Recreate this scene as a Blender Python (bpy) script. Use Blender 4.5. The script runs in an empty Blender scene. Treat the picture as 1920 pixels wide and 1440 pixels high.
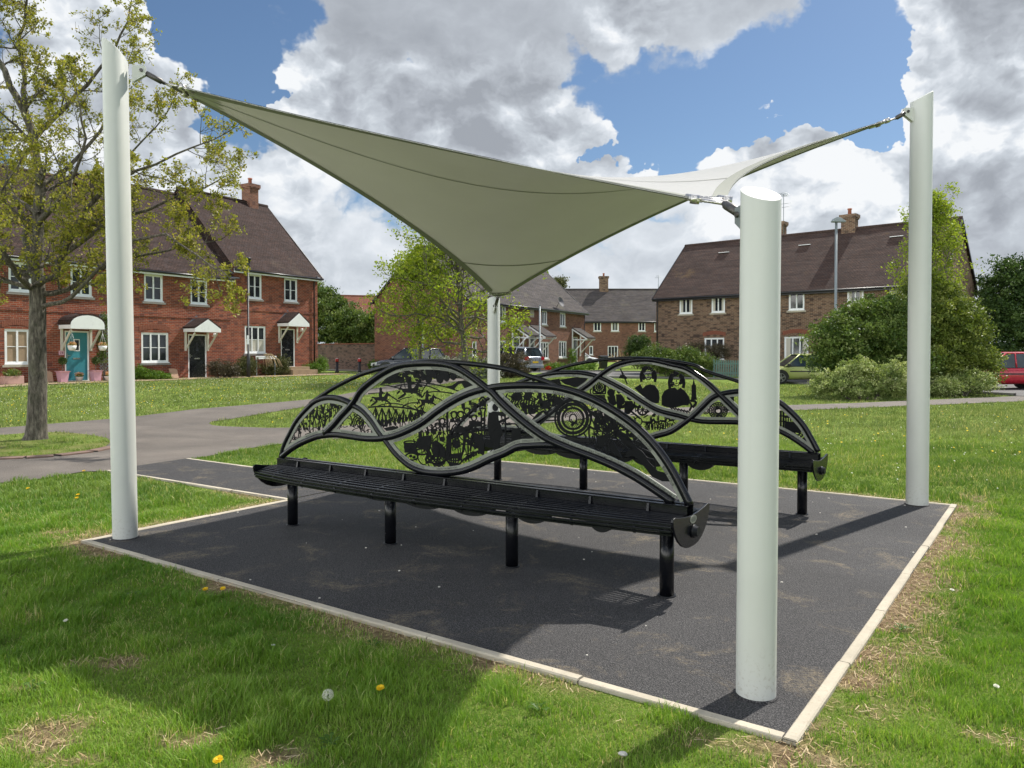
import bpy, bmesh, math, random
import numpy as np
from mathutils import Vector, Matrix, noise as mnoise
from math import sin, cos, tan, pi, radians, sqrt, atan2, hypot
random.seed(11)
rng = np.random.default_rng(11)
SC = bpy.context.scene
COL = SC.collection

# ------------------------------------------------------------------ camera
CAMH = 1.5
TILT = radians(1.0)
FPX, PX, PY = 1442.0, 960.0, 688.0
cd = bpy.data.cameras.new('camera')
cam = bpy.data.objects.new('camera', cd)
COL.objects.link(cam)
cam.location = (0, 0, CAMH)
cam.rotation_euler = (radians(90) - TILT, 0, 0)
cd.sensor_width = 36
cd.lens = FPX / 1920 * 36
cd.shift_y = -32 / 1920
cd.clip_start = 0.05
cd.clip_end = 2000
SC.camera = cam
SC.view_settings.view_transform = 'Standard'
SC.view_settings.look = 'None'
SC.view_settings.exposure = 1.15
SC.view_settings.gamma = 1
SC.view_settings.use_curve_mapping = False
SC.render.engine = 'CYCLES'
SC.cycles.max_bounces = 6
SC.cycles.transparent_max_bounces = 8

def ray(x, y):
    a = (x - PX) / FPX
    b = (PY - y) / FPX
    return np.array([a, cos(TILT) + b * sin(TILT), -sin(TILT) + b * cos(TILT)])
CAMP = np.array([0, 0, CAMH])

# ------------------------------------------------------------------ node helpers
class NT:
    def __init__(s, tree):
        s.t = tree
        s.n = tree.nodes
        s.l = tree.links
    def node(s, typ, **kw):
        nd = s.n.new(typ)
        for k, v in kw.items():
            setattr(nd, k, v)
        return nd
    def put(s, sock, v):
        if isinstance(v, bpy.types.NodeSocket):
            s.l.new(v, sock)
        elif v is not None:
            if hasattr(sock.default_value, '__len__') and not hasattr(v, '__len__'):
                v = [v] * len(sock.default_value)
            if hasattr(sock.default_value, '__len__') and len(sock.default_value) == 4 and len(v) == 3:
                v = list(v) + [1]
            sock.default_value = v
    def math(s, op, a, b=None, c=None, clamp=False):
        nd = s.node('ShaderNodeMath', operation=op, use_clamp=clamp)
        s.put(nd.inputs[0], a)
        if b is not None: s.put(nd.inputs[1], b)
        if c is not None: s.put(nd.inputs[2], c)
        return nd.outputs[0]
    def vmath(s, op, a, b=None, out=0):
        nd = s.node('ShaderNodeVectorMath', operation=op)
        s.put(nd.inputs[0], a)
        if b is not None:
            if op == 'SCALE': s.put(nd.inputs[3], b)
            else: s.put(nd.inputs[1], b)
        return nd.outputs['Value'] if op in ('DOT_PRODUCT', 'LENGTH', 'DISTANCE') else nd.outputs[0]
    def mix(s, f, a, b, typ='RGBA', blend='MIX'):
        nd = s.node('ShaderNodeMix', data_type=typ)
        if typ == 'RGBA': nd.blend_type = blend
        i = {'RGBA': (6, 7, 2), 'FLOAT': (2, 3, 0), 'VECTOR': (4, 5, 1)}[typ]
        s.put(nd.inputs[0], f); s.put(nd.inputs[i[0]], a); s.put(nd.inputs[i[1]], b)
        return nd.outputs[i[2]]
    def maprange(s, v, a, b, c=0.0, d=1.0, smooth=False):
        nd = s.node('ShaderNodeMapRange')
        if smooth: nd.interpolation_type = 'SMOOTHSTEP'
        s.put(nd.inputs[0], v)
        for i, k in enumerate((a, b, c, d)): s.put(nd.inputs[i + 1], k)
        return nd.outputs[0]
    def noise(s, vec, scale, detail=4, rough=0.5, dist=0.0, typ=None, out=0):
        nd = s.node('ShaderNodeTexNoise')
        if vec is not None: s.l.new(vec, nd.inputs['Vector'])
        nd.inputs['Scale'].default_value = scale
        nd.inputs['Detail'].default_value = detail
        nd.inputs['Roughness'].default_value = rough
        nd.inputs['Distortion'].default_value = dist
        return nd.outputs[out]
    def ramp(s, f, stops):
        nd = s.node('ShaderNodeValToRGB')
        cr = nd.color_ramp
        while len(cr.elements) < len(stops): cr.elements.new(0.5)
        for e, (p, c) in zip(cr.elements, stops):
            e.position = p
            e.color = list(c) + [1] if len(c) == 3 else c
        s.put(nd.inputs[0], f)
        return nd.outputs[0]

# ------------------------------------------------------------------ sky
SUN_AZ = (0.741, 0.672)
SUN_EL = radians(50)
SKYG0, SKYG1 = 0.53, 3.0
w = bpy.data.worlds.new("World")
SC.world = w
w.use_nodes = True
wn = NT(w.node_tree)
for nd in list(wn.n): wn.n.remove(nd)
tc = wn.node('ShaderNodeTexCoord').outputs['Generated']
sky = wn.node('ShaderNodeTexSky', sky_type='NISHITA')
sky.sun_disc = False
sky.sun_elevation = SUN_EL
sky.sun_rotation = atan2(SUN_AZ[0], SUN_AZ[1])
sky.altitude = 60
sky.air_density = 1.0
sky.dust_density = 0.6
sky.ozone_density = 1.6
skyc = wn.vmath('MULTIPLY', sky.outputs[0], (0.034, 0.039, 0.043))
# clouds: coverage steered by soft patches in the sky, broken up by billowy noise
def billow(vec, sc, det=0):
    n = wn.noise(vec, sc, det, 0.5)
    return wn.math('ABSOLUTE', wn.math('MULTIPLY_ADD', n, 2.0, -1.0))
wdist = wn.noise(tc, 4.5, 6, 0.62, out=1)
dirw = wn.vmath('ADD', tc, wn.vmath('SCALE', wn.vmath('SUBTRACT', wdist, (0.5, 0.5, 0.5)), 0.20))
def blob(px, py, rad, hard=0.35):
    r = ray(px, py); r = r / np.linalg.norm(r)
    d = wn.vmath('DISTANCE', dirw, tuple(r))
    R = rad / FPX
    return wn.maprange(d, R * (1 - hard), R * (1 + hard), 1.0, 0.0, smooth=True)
def addup(lst):
    acc = None
    for b in lst:
        acc = b if acc is None else wn.math('ADD', acc, b)
    return wn.math('MINIMUM', acc, 1.0)
CLEAR = [(400, 40, 120), (300, 15, 70), (520, 60, 75), (460, 150, 75), (1130, 120, 75), (1200, 200, 95), (1330, 200, 90), (1450, 150, 95), (1560, 150, 85), (1640, 195, 60), (752, 165, 22), (1100, 210, 45)]
WHITE = [(600, 190, 95), (700, 250, 90), (560, 250, 80), (880, 230, 100), (1010, 210, 110), (1110, 290, 80), (1190, 310, 50), (1500, 300, 115),
         (1410, 350, 120), (1690, 330, 120), (1870, 300, 130), (200, 240, 170), (120, 60, 110), (1190, 20, 70), (1790, 90, 115), (1890, 160, 110), (330, 480, 190)]
DARK = [(760, 30, 190), (620, 20, 130), (1000, 50, 170), (1230, 40, 110), (1420, -10, 80), (1900, 10, 110), (1830, 420, 100), (930, 320, 80), (340, 150, 45)]
clear = addup([blob(*b, 0.75) for b in CLEAR])
white = addup([blob(*b, 0.42) for b in WHITE])
dark = addup([blob(*b, 0.6) for b in DARK])
sx = wn.node('ShaderNodeSeparateXYZ'); wn.put(sx.inputs[0], tc)
q = wn.vmath('ADD', wn.vmath('MULTIPLY', tc, (1.0, 1.0, 1.5)), wn.vmath('SCALE', wdist, 0.10))
def puff(vec):
    n = wn.math('MULTIPLY', wn.noise(vec, 4.0, 7, 0.58), 1.0)
    n = wn.math('MULTIPLY_ADD', billow(vec, 9.0), 0.26, n)
    n = wn.math('MULTIPLY_ADD', billow(vec, 21.0), 0.17, n)
    return wn.math('MULTIPLY_ADD', billow(vec, 47.0, 2), 0.10, n)
p0 = puff(q)
p1 = puff(wn.vmath('ADD', q, (0.020 * SUN_AZ[0], 0.0, 0.050)))
low = wn.maprange(sx.outputs[2], 0.24, 0.06, 0.0, 1.0, smooth=True)
cov = wn.math('MULTIPLY_ADD', wn.math('SUBTRACT', p0, 0.60), 1.9, 0.08)
cov = wn.math('MULTIPLY_ADD', white, 0.50, cov)
cov = wn.math('MULTIPLY_ADD', dark, 0.62, cov)
cov = wn.math('MULTIPLY_ADD', clear, -0.80, cov)
cov = wn.math('MULTIPLY_ADD', low, 0.6, cov)
edge = wn.math('MULTIPLY_ADD', wn.math('SUBTRACT', 1.0, white), 0.34, 0.05)
al = wn.node('ShaderNodeMapRange'); al.interpolation_type = 'SMOOTHSTEP'
wn.put(al.inputs[0], cov); wn.put(al.inputs[1], 0.0); wn.put(al.inputs[2], edge)
alpha = al.outputs[0]
relief = wn.math('MULTIPLY', wn.math('SUBTRACT', p0, p1), wn.math('MULTIPLY_ADD', white, 2.2, 1.1))
shade = wn.math('ADD', relief, 0.74)
shade = wn.math('MULTIPLY_ADD', cov, -0.34, shade)
shade = wn.math('MULTIPLY_ADD', white, 0.20, shade)
shade = wn.math('MULTIPLY_ADD', dark, -0.22, shade)
shade = wn.math('MULTIPLY_ADD', low, 0.26, shade)
ccol = wn.ramp(shade, [(0.0, (0.31, 0.335, 0.375)), (0.30, (0.39, 0.42, 0.465)), (0.60, (0.50, 0.54, 0.59)), (0.82, (0.64, 0.68, 0.73)), (1.0, (0.79, 0.81, 0.83))])
# clouds opposite the sun, out of view, are boosted and warmed as added fill
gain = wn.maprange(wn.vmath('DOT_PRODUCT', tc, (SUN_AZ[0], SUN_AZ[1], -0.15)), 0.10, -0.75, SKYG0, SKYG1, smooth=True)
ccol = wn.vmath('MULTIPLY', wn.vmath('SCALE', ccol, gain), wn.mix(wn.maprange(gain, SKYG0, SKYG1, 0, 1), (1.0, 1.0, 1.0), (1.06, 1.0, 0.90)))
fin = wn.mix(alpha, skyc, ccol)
bg = wn.node('ShaderNodeBackground')
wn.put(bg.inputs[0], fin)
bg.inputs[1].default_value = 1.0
wo = wn.node('ShaderNodeOutputWorld')
wn.l.new(bg.outputs[0], wo.inputs[0])
w.cycles.sampling_method = 'MANUAL'
w.cycles.sample_map_resolution = 512

# ------------------------------------------------------------------ sun
ld = bpy.data.lights.new('sun', 'SUN')
ld.energy = 2.9
ld.angle = radians(0.9)
ld.color = (1.0, 0.95, 0.87)
so = bpy.data.objects.new('sun', ld)
COL.objects.link(so)
sv = Vector((SUN_AZ[0] * cos(SUN_EL), SUN_AZ[1] * cos(SUN_EL), sin(SUN_EL)))
so.rotation_euler = sv.to_track_quat('Z', 'Y').to_euler()
so.location = (20, 18, 30)

# ------------------------------------------------------------------ materials
MATS = {}
def basemat(name):
    m = bpy.data.materials.new(name)
    m.use_nodes = True
    nt = NT(m.node_tree)
    b = nt.n['Principled BSDF']
    MATS[name] = m
    return m, nt, b
def bump(nt, b, h, strength=0.3, dist=0.01):
    bn = nt.node('ShaderNodeBump')
    bn.inputs['Strength'].default_value = strength
    bn.inputs['Distance'].default_value = dist
    nt.put(bn.inputs['Height'], h)
    nt.l.new(bn.outputs[0], b.inputs['Normal'])
def plain(name, c, rough=0.5, metal=0.0, var=0.15, scale=8.0, bmp=0.0, spec=0.5, coat=0.0, grime=None):
    m, nt, b = basemat(name)
    co = nt.node('ShaderNodeTexCoord').outputs['Object']
    n = nt.noise(co, scale, 6, 0.6)
    f = nt.maprange(n, 0.25, 0.75, 1 - var, 1 + var)
    colr = nt.vmath('SCALE', tuple(c), f)
    if grime:
        n2 = nt.noise(co, scale * 0.35, 5, 0.65)
        colr = nt.mix(nt.maprange(n2, 0.5, 0.72, 0, grime[1]), colr, grime[0])
    nt.put(b.inputs['Base Color'], colr)
    nt.put(b.inputs['Roughness'], nt.maprange(n, 0.2, 0.8, max(rough - 0.08, 0.03), min(rough + 0.1, 1)))
    b.inputs['Metallic'].default_value = metal
    b.inputs['Specular IOR Level'].default_value = spec
    b.inputs['Coat Weight'].default_value = coat
    if bmp: bump(nt, b, nt.noise(co, scale * 6, 5, 0.6), bmp, 0.004)
    return m
def brickmat(name, c1, c2, mortar, bw=0.225, rh=0.075, ms=0.010, dark=(0.1, 0.06, 0.05), darkamt=0.35, big=None, bm=0.5, streak=0.0):
    m, nt, b = basemat(name)
    uv = nt.node('ShaderNodeUVMap').outputs[0]
    br = nt.node('ShaderNodeTexBrick')
    br.inputs['Scale'].default_value = 1
    br.inputs['Brick Width'].default_value = bw
    br.inputs['Row Height'].default_value = rh
    br.inputs['Mortar Size'].default_value = ms
    br.inputs['Mortar Smooth'].default_value = 0.3
    br.inputs['Bias'].default_value = 0.0
    nt.put(br.inputs['Vector'], uv)
    nt.put(br.inputs['Color1'], c1); nt.put(br.inputs['Color2'], c2); nt.put(br.inputs['Mortar'], mortar)
    # cell-like variation: stretched noise per brick
    sc = nt.vmath('MULTIPLY', uv, (1 / bw, 1 / rh, 1))
    wh = nt.node('ShaderNodeTexWhiteNoise', noise_dimensions='2D')
    nt.put(wh.inputs['Vector'], nt.vmath('FLOOR', sc))
    colr = nt.mix(nt.math('MULTIPLY', nt.maprange(wh.outputs[0], 0.6, 0.95, 0, 1), darkamt), br.outputs['Color'], dark)
    n = nt.noise(uv, 0.9, 6, 0.65)
    colr = nt.vmath('SCALE', colr, nt.maprange(n, 0.25, 0.75, 0.78, 1.22))
    if streak:
        ns = nt.noise(nt.vmath('MULTIPLY', uv, (0.55, 4.2, 1.0)), 1.0, 5, 0.75)
        colr = nt.vmath('SCALE', colr, nt.maprange(ns, 0.3, 0.7, 1 - streak, 1 + streak))
    if big:
        n3 = nt.noise(uv, big[2], 6, 0.7)
        colr = nt.mix(nt.maprange(n3, big[3], big[3] + 0.12, 0, big[1]), colr, big[0])
    nt.put(b.inputs['Base Color'], colr)
    b.inputs['Roughness'].default_value = 0.9
    b.inputs['Specular IOR Level'].default_value = 0.2
    bump(nt, b, nt.math('SUBTRACT', nt.math('ADD', nt.math('MULTIPLY', wh.outputs[0], 0.4), nt.noise(uv, 30, 3)), br.outputs['Fac']), bm, 0.012)
    return m
def glassmat(name, c=(0.02, 0.025, 0.03), rough=0.06):
    m, nt, b = basemat(name)
    co = nt.node('ShaderNodeTexCoord').outputs['Object']
    n = nt.noise(co, 1.4, 3, 0.5)
    nt.put(b.inputs['Base Color'], nt.vmath('SCALE', tuple(c), nt.maprange(n, 0.3, 0.7, 0.4, 1.8)))
    b.inputs['Roughness'].default_value = rough
    b.inputs['Specular IOR Level'].default_value = 0.6
    bump(nt, b, nt.noise(co, 0.8, 2), 0.08, 0.05)
    return m
def leafmat(name, c1, c2, c3=None, trans=0.35, rough=0.5):
    m = bpy.data.materials.new(name); m.use_nodes = True
    nt = NT(m.node_tree)
    b = nt.n['Principled BSDF']; out = nt.n['Material Output']
    at = nt.node('ShaderNodeAttribute', attribute_name='tint').outputs['Fac']
    stops = [(0.0, c1), (0.6, c2), (1.0, c3 or c2)]
    colr = nt.ramp(at, stops)
    nt.put(b.inputs['Base Color'], colr)
    b.inputs['Roughness'].default_value = rough
    b.inputs['Specular IOR Level'].default_value = 0.3
    tr = nt.node('ShaderNodeBsdfTranslucent')
    nt.put(tr.inputs[0], nt.mix(1.0, colr, (1.0, 1.0, 0.55), blend='MULTIPLY'))
    ms = nt.node('ShaderNodeMixShader')
    ms.inputs[0].default_value = trans
    nt.l.new(b.outputs[0], ms.inputs[1]); nt.l.new(tr.outputs[0], ms.inputs[2])
    nt.l.new(ms.outputs[0], out.inputs[0])
    MATS[name] = m
    return m

m = plain('post_white', (0.52, 0.53, 0.495), 0.45, var=0.03, scale=3)
nt = NT(m.node_tree); b = nt.n['Principled BSDF']
co = nt.node('ShaderNodeTexCoord').outputs['Object']; sz = nt.node('ShaderNodeSeparateXYZ'); nt.put(sz.inputs[0], co)
base_c = b.inputs['Base Color'].links[0].from_socket
spl = nt.math('MULTIPLY', nt.maprange(sz.outputs[2], 0.02, 0.32, 1, 0, smooth=True), nt.maprange(nt.noise(co, 55, 5, 0.75), 0.54, 0.64, 0, 0.45))
run = nt.math('MULTIPLY', nt.maprange(nt.noise(nt.vmath('MULTIPLY', co, (14, 14, 0.35)), 1.0, 4, 0.6), 0.50, 0.75, 0, 0.30), 1.0)
nt.put(b.inputs['Base Color'], nt.mix(run, nt.mix(spl, base_c, (0.26, 0.22, 0.16)), (0.44, 0.455, 0.41)))
plain('black_steel', (0.0045, 0.005, 0.007), 0.22, var=0.08, scale=5, spec=0.32)
plain('black_satin', (0.007, 0.008, 0.010), 0.38, var=0.1, scale=6, spec=0.25)
plain('black_art', (0.003, 0.0035, 0.005), 0.5, var=0.1, scale=6, spec=0.12)
plain('band_steel', (0.20, 0.21, 0.18), 0.42, metal=0.1, var=0.08, scale=30)
plain('letter_black', (0.012, 0.012, 0.014), 0.6, var=0.05)
plain('stainless', (0.52, 0.50, 0.48), 0.28, metal=0.9, var=0.12, scale=25)
plain('rope_steel', (0.09, 0.085, 0.08), 0.45, metal=0.8, var=0.2, scale=40)
plain('pvc', (0.80, 0.81, 0.81), 0.3, var=0.04, scale=4)
plain('cream_paint', (0.62, 0.60, 0.52), 0.5, var=0.06)
plain('gutter_black', (0.012, 0.012, 0.013), 0.35)
plain('sill_stone', (0.22, 0.20, 0.18), 0.85, var=0.2, scale=12)
plain('sill_pale', (0.40, 0.36, 0.28), 0.85, var=0.2, scale=12)
plain('teal_paint', (0.045, 0.235, 0.285), 0.35, var=0.05)
plain('door_black', (0.008, 0.010, 0.012), 0.25, var=0.1)
plain('lead', (0.11, 0.12, 0.14), 0.55, var=0.2)
plain('pink_pot', (0.62, 0.36, 0.44), 0.5, var=0.08)
plain('trough', (0.50, 0.32, 0.27), 0.7, var=0.1)
plain('slab', (0.42, 0.27, 0.18), 0.8, var=0.12)
plain('basket_white', (0.72, 0.72, 0.70), 0.5, var=0.05)
plain('fence_green', (0.115, 0.20, 0.17), 0.7, var=0.15, scale=20)
plain('trellis', (0.19, 0.26, 0.27), 0.7, var=0.1)
plain('lamp_grey', (0.23, 0.26, 0.27), 0.4, metal=0.4, var=0.08)
plain('bin_black', (0.012, 0.013, 0.015), 0.45)
plain('bollard_black', (0.02, 0.02, 0.022), 0.5)
plain('bollard_red', (0.42, 0.03, 0.03), 0.4)
plain('tyre', (0.012, 0.012, 0.012), 0.85)
plain('alloy', (0.45, 0.46, 0.48), 0.3, metal=0.8)
plain('car_green', (0.36, 0.40, 0.13), 0.3, metal=0.25, var=0.04, coat=0.6)
plain('car_red', (0.42, 0.012, 0.028), 0.25, metal=0.2, var=0.04, coat=0.8)
plain('car_silver', (0.36, 0.40, 0.46), 0.28, metal=0.5, var=0.04, coat=0.6)
plain('car_dark', (0.010, 0.014, 0.026), 0.22, metal=0.3, var=0.1, coat=0.7)
plain('car_white', (0.72, 0.74, 0.76), 0.3, var=0.03, coat=0.5)
plain('trim_black', (0.015, 0.015, 0.016), 0.5)
plain('lens_red', (0.45, 0.02, 0.03), 0.15)
plain('lens_clear', (0.6, 0.62, 0.65), 0.1)
plain('plate_yellow', (0.75, 0.52, 0.03), 0.4, var=0.05)
plain('sign_white', (0.72, 0.74, 0.76), 0.4, var=0.04)
plain('sign_grey', (0.22, 0.25, 0.27), 0.5)
plain('terracotta', (0.36, 0.13, 0.08), 0.8, var=0.15)
plain('dish', (0.05, 0.05, 0.06), 0.5)
plain('curtain', (0.50, 0.47, 0.40), 0.8, var=0.1, scale=20)
plain('blind', (0.30, 0.22, 0.14), 0.8, var=0.15, scale=6)
plain('wood_pale', (0.45, 0.33, 0.18), 0.8, var=0.25, scale=10)
glassmat('glass')
glassmat('car_glass', (0.02, 0.03, 0.035), 0.05)
brickmat('brick_red', (0.30, 0.070, 0.034), (0.20, 0.050, 0.027), (0.29, 0.20, 0.15), dark=(0.10, 0.045, 0.04), darkamt=0.75)
brickmat('brick_brown', (0.19, 0.105, 0.063), (0.125, 0.072, 0.047), (0.30, 0.25, 0.19), dark=(0.055, 0.038, 0.032), darkamt=0.9)
brickmat('brick_mid', (0.22, 0.085, 0.052), (0.17, 0.068, 0.044), (0.25, 0.19, 0.15), dark=(0.08, 0.045, 0.04), darkamt=0.6)
brickmat('brick_wall', (0.15, 0.085, 0.06), (0.11, 0.07, 0.055), (0.17, 0.15, 0.12), dark=(0.04, 0.035, 0.03), darkamt=0.8)
brickmat('tile_red', (0.058, 0.034, 0.028), (0.042, 0.028, 0.025), (0.02, 0.012, 0.01), bw=0.17, rh=0.11, ms=0.014, dark=(0.055, 0.04, 0.04), darkamt=0.6, big=((0.10, 0.075, 0.055), 0.5, 0.35, 0.56), bm=0.8, streak=0.35)
brickmat('tile_brown', (0.078, 0.049, 0.040), (0.058, 0.039, 0.034), (0.03, 0.018, 0.015), bw=0.17, rh=0.11, ms=0.014, dark=(0.06, 0.045, 0.042), darkamt=0.6, big=((0.16, 0.10, 0.035), 0.6, 0.30, 0.60), bm=0.8, streak=0.4)
brickmat('tile_grey', (0.088, 0.076, 0.070), (0.065, 0.058, 0.056), (0.03, 0.025, 0.025), bw=0.3, rh=0.16, ms=0.018, dark=(0.06, 0.055, 0.06), darkamt=0.6, big=((0.13, 0.12, 0.08), 0.5, 0.5, 0.55), bm=0.8, streak=0.4)
brickmat('tile_orange', (0.24, 0.09, 0.055), (0.19, 0.075, 0.05), (0.06, 0.03, 0.02), bw=0.2, rh=0.13, ms=0.014, darkamt=0.4)
plain('brick_arch', (0.22, 0.075, 0.045), 0.9, var=0.3, scale=18)

# sail membrane: lets a little of the sun through
m, nt, b = basemat('membrane')
co = nt.node('ShaderNodeTexCoord').outputs['Object']
n = nt.noise(co, 1.5, 4)
c = nt.vmath('SCALE', (0.53, 0.525, 0.50), nt.maprange(n, 0.3, 0.7, 0.95, 1.05))
nt.put(b.inputs['Base Color'], c)
b.inputs['Roughness'].default_value = 0.45
tr = nt.node('ShaderNodeBsdfTranslucent'); nt.put(tr.inputs[0], (0.64, 0.625, 0.58))
ms = nt.node('ShaderNodeMixShader'); ms.inputs[0].default_value = 0.27
nt.l.new(b.outputs[0], ms.inputs[1]); nt.l.new(tr.outputs[0], ms.inputs[2])
nt.l.new(ms.outputs[0], nt.n['Material Output'].inputs[0])
plain('patch', (0.34, 0.36, 0.29), 0.55, var=0.04)
plain('stone_chip', (0.62, 0.58, 0.52), 0.8, var=0.15)
plain('seam', (0.17, 0.18, 0.14), 0.6, var=0.05)

# tarmac of the pad
def tarmac(name, c, speck, stain, rough=0.8, sc=1.0, gap=0.8):
    m, nt, b = basemat(name)
    co = nt.node('ShaderNodeTexCoord').outputs['Object']
    n1 = nt.noise(co, 160 * sc, 3, 0.7)
    vo = nt.node('ShaderNodeTexVoronoi'); nt.put(vo.inputs['Vector'], co); vo.inputs['Scale'].default_value = 130 * sc
    n2 = nt.noise(co, 1.1, 6, 0.6)
    n3 = nt.noise(co, 2.3, 7, 0.7, 0.6); n6 = nt.noise(co, 0.55, 5, 0.6, 1.2)
    colr = nt.vmath('SCALE', tuple(c), nt.math('MULTIPLY', nt.maprange(n2, 0.3, 0.7, 0.78, 1.25), nt.maprange(n6, 0.35, 0.65, 0.82, 1.22)))
    colr = nt.mix(nt.maprange(n1, 0.48, 0.72, 0, 0.9), colr, speck)
    colr = nt.mix(nt.maprange(vo.outputs['Distance'], 0.30, 0.62, 0, gap), colr, (0.008, 0.008, 0.010))
    n4 = nt.noise(co, 55 * sc, 2, 0.5)
    st = nt.math('MULTIPLY', nt.maprange(n3, 0.54, 0.70, 0, 0.75), nt.maprange(n4, 0.4, 0.6, 0.2, 1))
    colr = nt.mix(st, colr, stain)
    nt.put(b.inputs['Base Color'], colr)
    nt.put(b.inputs['Roughness'], nt.maprange(n2, 0.3, 0.7, rough - 0.12, rough + 0.08))
    b.inputs['Specular IOR Level'].default_value = 0.35
    bump(nt, b, nt.math('ADD', n1, nt.math('MULTIPLY', vo.outputs['Distance'], -1.2)), 0.8, 0.006)
    return m
tarmac('tarmac_pad', (0.062, 0.060, 0.060), (0.21, 0.20, 0.20), (0.25, 0.20, 0.13))
tarmac('tarmac_path', (0.150, 0.130, 0.112), (0.22, 0.195, 0.168), (0.12, 0.11, 0.10), 0.85, 0.8, 0.25)
tarmac('tarmac_road', (0.14, 0.135, 0.13), (0.16, 0.155, 0.15), (0.08, 0.08, 0.08), 0.85, 0.8, 0.3)
plain('paving_tan', (0.30, 0.22, 0.14), 0.9, var=0.2, scale=5)
plain('road_kerb', (0.17, 0.165, 0.155), 0.9, var=0.2, scale=5)
# concrete edging
m, nt, b = basemat('edging')
co = nt.node('ShaderNodeTexCoord').outputs['Object']
n = nt.noise(co, 60, 4, 0.7); n2 = nt.noise(co, 3, 5, 0.6)
c = nt.vmath('SCALE', (0.46, 0.41, 0.32), nt.maprange(n2, 0.3, 0.7, 0.8, 1.15))
c = nt.mix(nt.maprange(n, 0.55, 0.75, 0, 0.6), c, (0.30, 0.24, 0.16))
nt.put(b.inputs['Base Color'], c); b.inputs['Roughness'].default_value = 0.9
bump(nt, b, n, 0.6, 0.005)
# lawn soil / turf sheet
m, nt, b = basemat('lawn')
co = nt.node('ShaderNodeTexCoord').outputs['Object']
at = nt.node('ShaderNodeAttribute', attribute_name='soil').outputs['Fac']
n0 = nt.noise(co, 0.35, 6, 0.6); n1 = nt.noise(co, 2.2, 8, 0.7); n2 = nt.noise(co, 26, 6, 0.75)
n5 = nt.noise(nt.vmath('MULTIPLY', co, (1.0, 1.0, 1.0)), 90, 3, 0.7)
g = nt.ramp(nt.math('ADD', nt.math('MULTIPLY', n1, 0.6), nt.math('MULTIPLY', n2, 0.4)), [(0.30, (0.085, 0.145, 0.022)), (0.47, (0.155, 0.225, 0.040)), (0.58, (0.21, 0.280, 0.058)), (0.75, (0.29, 0.31, 0.11))])
g = nt.vmath('SCALE', g, nt.maprange(n0, 0.3, 0.7, 0.78, 1.2))
g = nt.vmath('SCALE', g, nt.maprange(n5, 0.3, 0.7, 0.6, 1.35))
vo = nt.node('ShaderNodeTexVoronoi'); nt.put(vo.inputs['Vector'], co); vo.inputs['Scale'].default_value = 5.5
spot = nt.math('MULTIPLY', nt.maprange(vo.outputs['Distance'], 0.10, 0.17, 1, 0), nt.maprange(nt.noise(co, 0.5, 5, 0.7), 0.46, 0.58, 0, 1))
sepc = nt.node('ShaderNodeSeparateColor'); nt.put(sepc.inputs[0], vo.outputs['Color'])
g = nt.mix(nt.math('MULTIPLY', spot, 0.0), g, (0.6, 0.6, 0.4))
so_c = nt.ramp(n2, [(0.3, (0.10, 0.065, 0.038)), (0.5, (0.26, 0.185, 0.105)), (0.7, (0.42, 0.33, 0.20))])
c = nt.mix(at, g, so_c)
nt.put(b.inputs['Base Color'], c); b.inputs['Roughness'].default_value = 0.95
b.inputs['Specular IOR Level'].default_value = 0.1
bump(nt, b, nt.math('ADD', n2, n5), 0.9, 0.03)
leafmat('grass_blade', (0.098, 0.222, 0.020), (0.260, 0.415, 0.052), (0.56, 0.50, 0.24), 0.42, 0.5)
leafmat('grass_far', (0.115, 0.170, 0.042), (0.25, 0.305, 0.100), (0.50, 0.47, 0.22), 0.35, 0.6)
leafmat('grass_mid', (0.105, 0.197, 0.030), (0.255, 0.360, 0.074), (0.53, 0.48, 0.23), 0.4, 0.55)
leafmat('straw', (0.34, 0.23, 0.12), (0.50, 0.37, 0.21), (0.62, 0.50, 0.32), 0.1, 0.8)
leafmat('leaf_young', (0.15, 0.165, 0.016), (0.33, 0.335, 0.05), (0.40, 0.32, 0.10), 0.5)
leafmat('leaf_lime', (0.14, 0.21, 0.016), (0.28, 0.36, 0.035), (0.40, 0.44, 0.07), 0.55)
leafmat('leaf_mid', (0.045, 0.088, 0.016), (0.125, 0.185, 0.034), (0.25, 0.30, 0.10), 0.3)
leafmat('leaf_dark', (0.022, 0.05, 0.012), (0.065, 0.115, 0.026), (0.13, 0.19, 0.05), 0.25)
leafmat('leaf_olive', (0.050, 0.062, 0.020), (0.105, 0.115, 0.035), (0.20, 0.20, 0.08), 0.2)
leafmat('leaf_varieg', (0.12, 0.18, 0.04), (0.36, 0.43, 0.15), (0.66, 0.67, 0.38), 0.3)
leafmat('leaf_spring', (0.07, 0.11, 0.018), (0.17, 0.22, 0.035), (0.30, 0.33, 0.09), 0.35)
leafmat('leaf_silver', (0.10, 0.12, 0.09), (0.26, 0.29, 0.22), (0.45, 0.47, 0.40), 0.15)
leafmat('leaf_brown', (0.045, 0.038, 0.022), (0.10, 0.080, 0.045), (0.16, 0.13, 0.08), 0.15)
leafmat('leaf_bright', (0.06, 0.13, 0.012), (0.12, 0.22, 0.02), (0.20, 0.32, 0.04), 0.3)
leafmat('petal_yellow', (0.75, 0.50, 0.01), (0.85, 0.62, 0.02), (0.85, 0.62, 0.02), 0.2)
leafmat('petal_white', (0.65, 0.65, 0.52), (0.8, 0.8, 0.72), (0.75, 0.72, 0.30), 0.2)
leafmat('petal_orange', (0.62, 0.20, 0.06), (0.8, 0.45, 0.25), (0.85, 0.70, 0.45), 0.2)
leafmat('petal_red', (0.5, 0.01, 0.02), (0.65, 0.02, 0.03), (0.6, 0.05, 0.05), 0.2)
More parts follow.
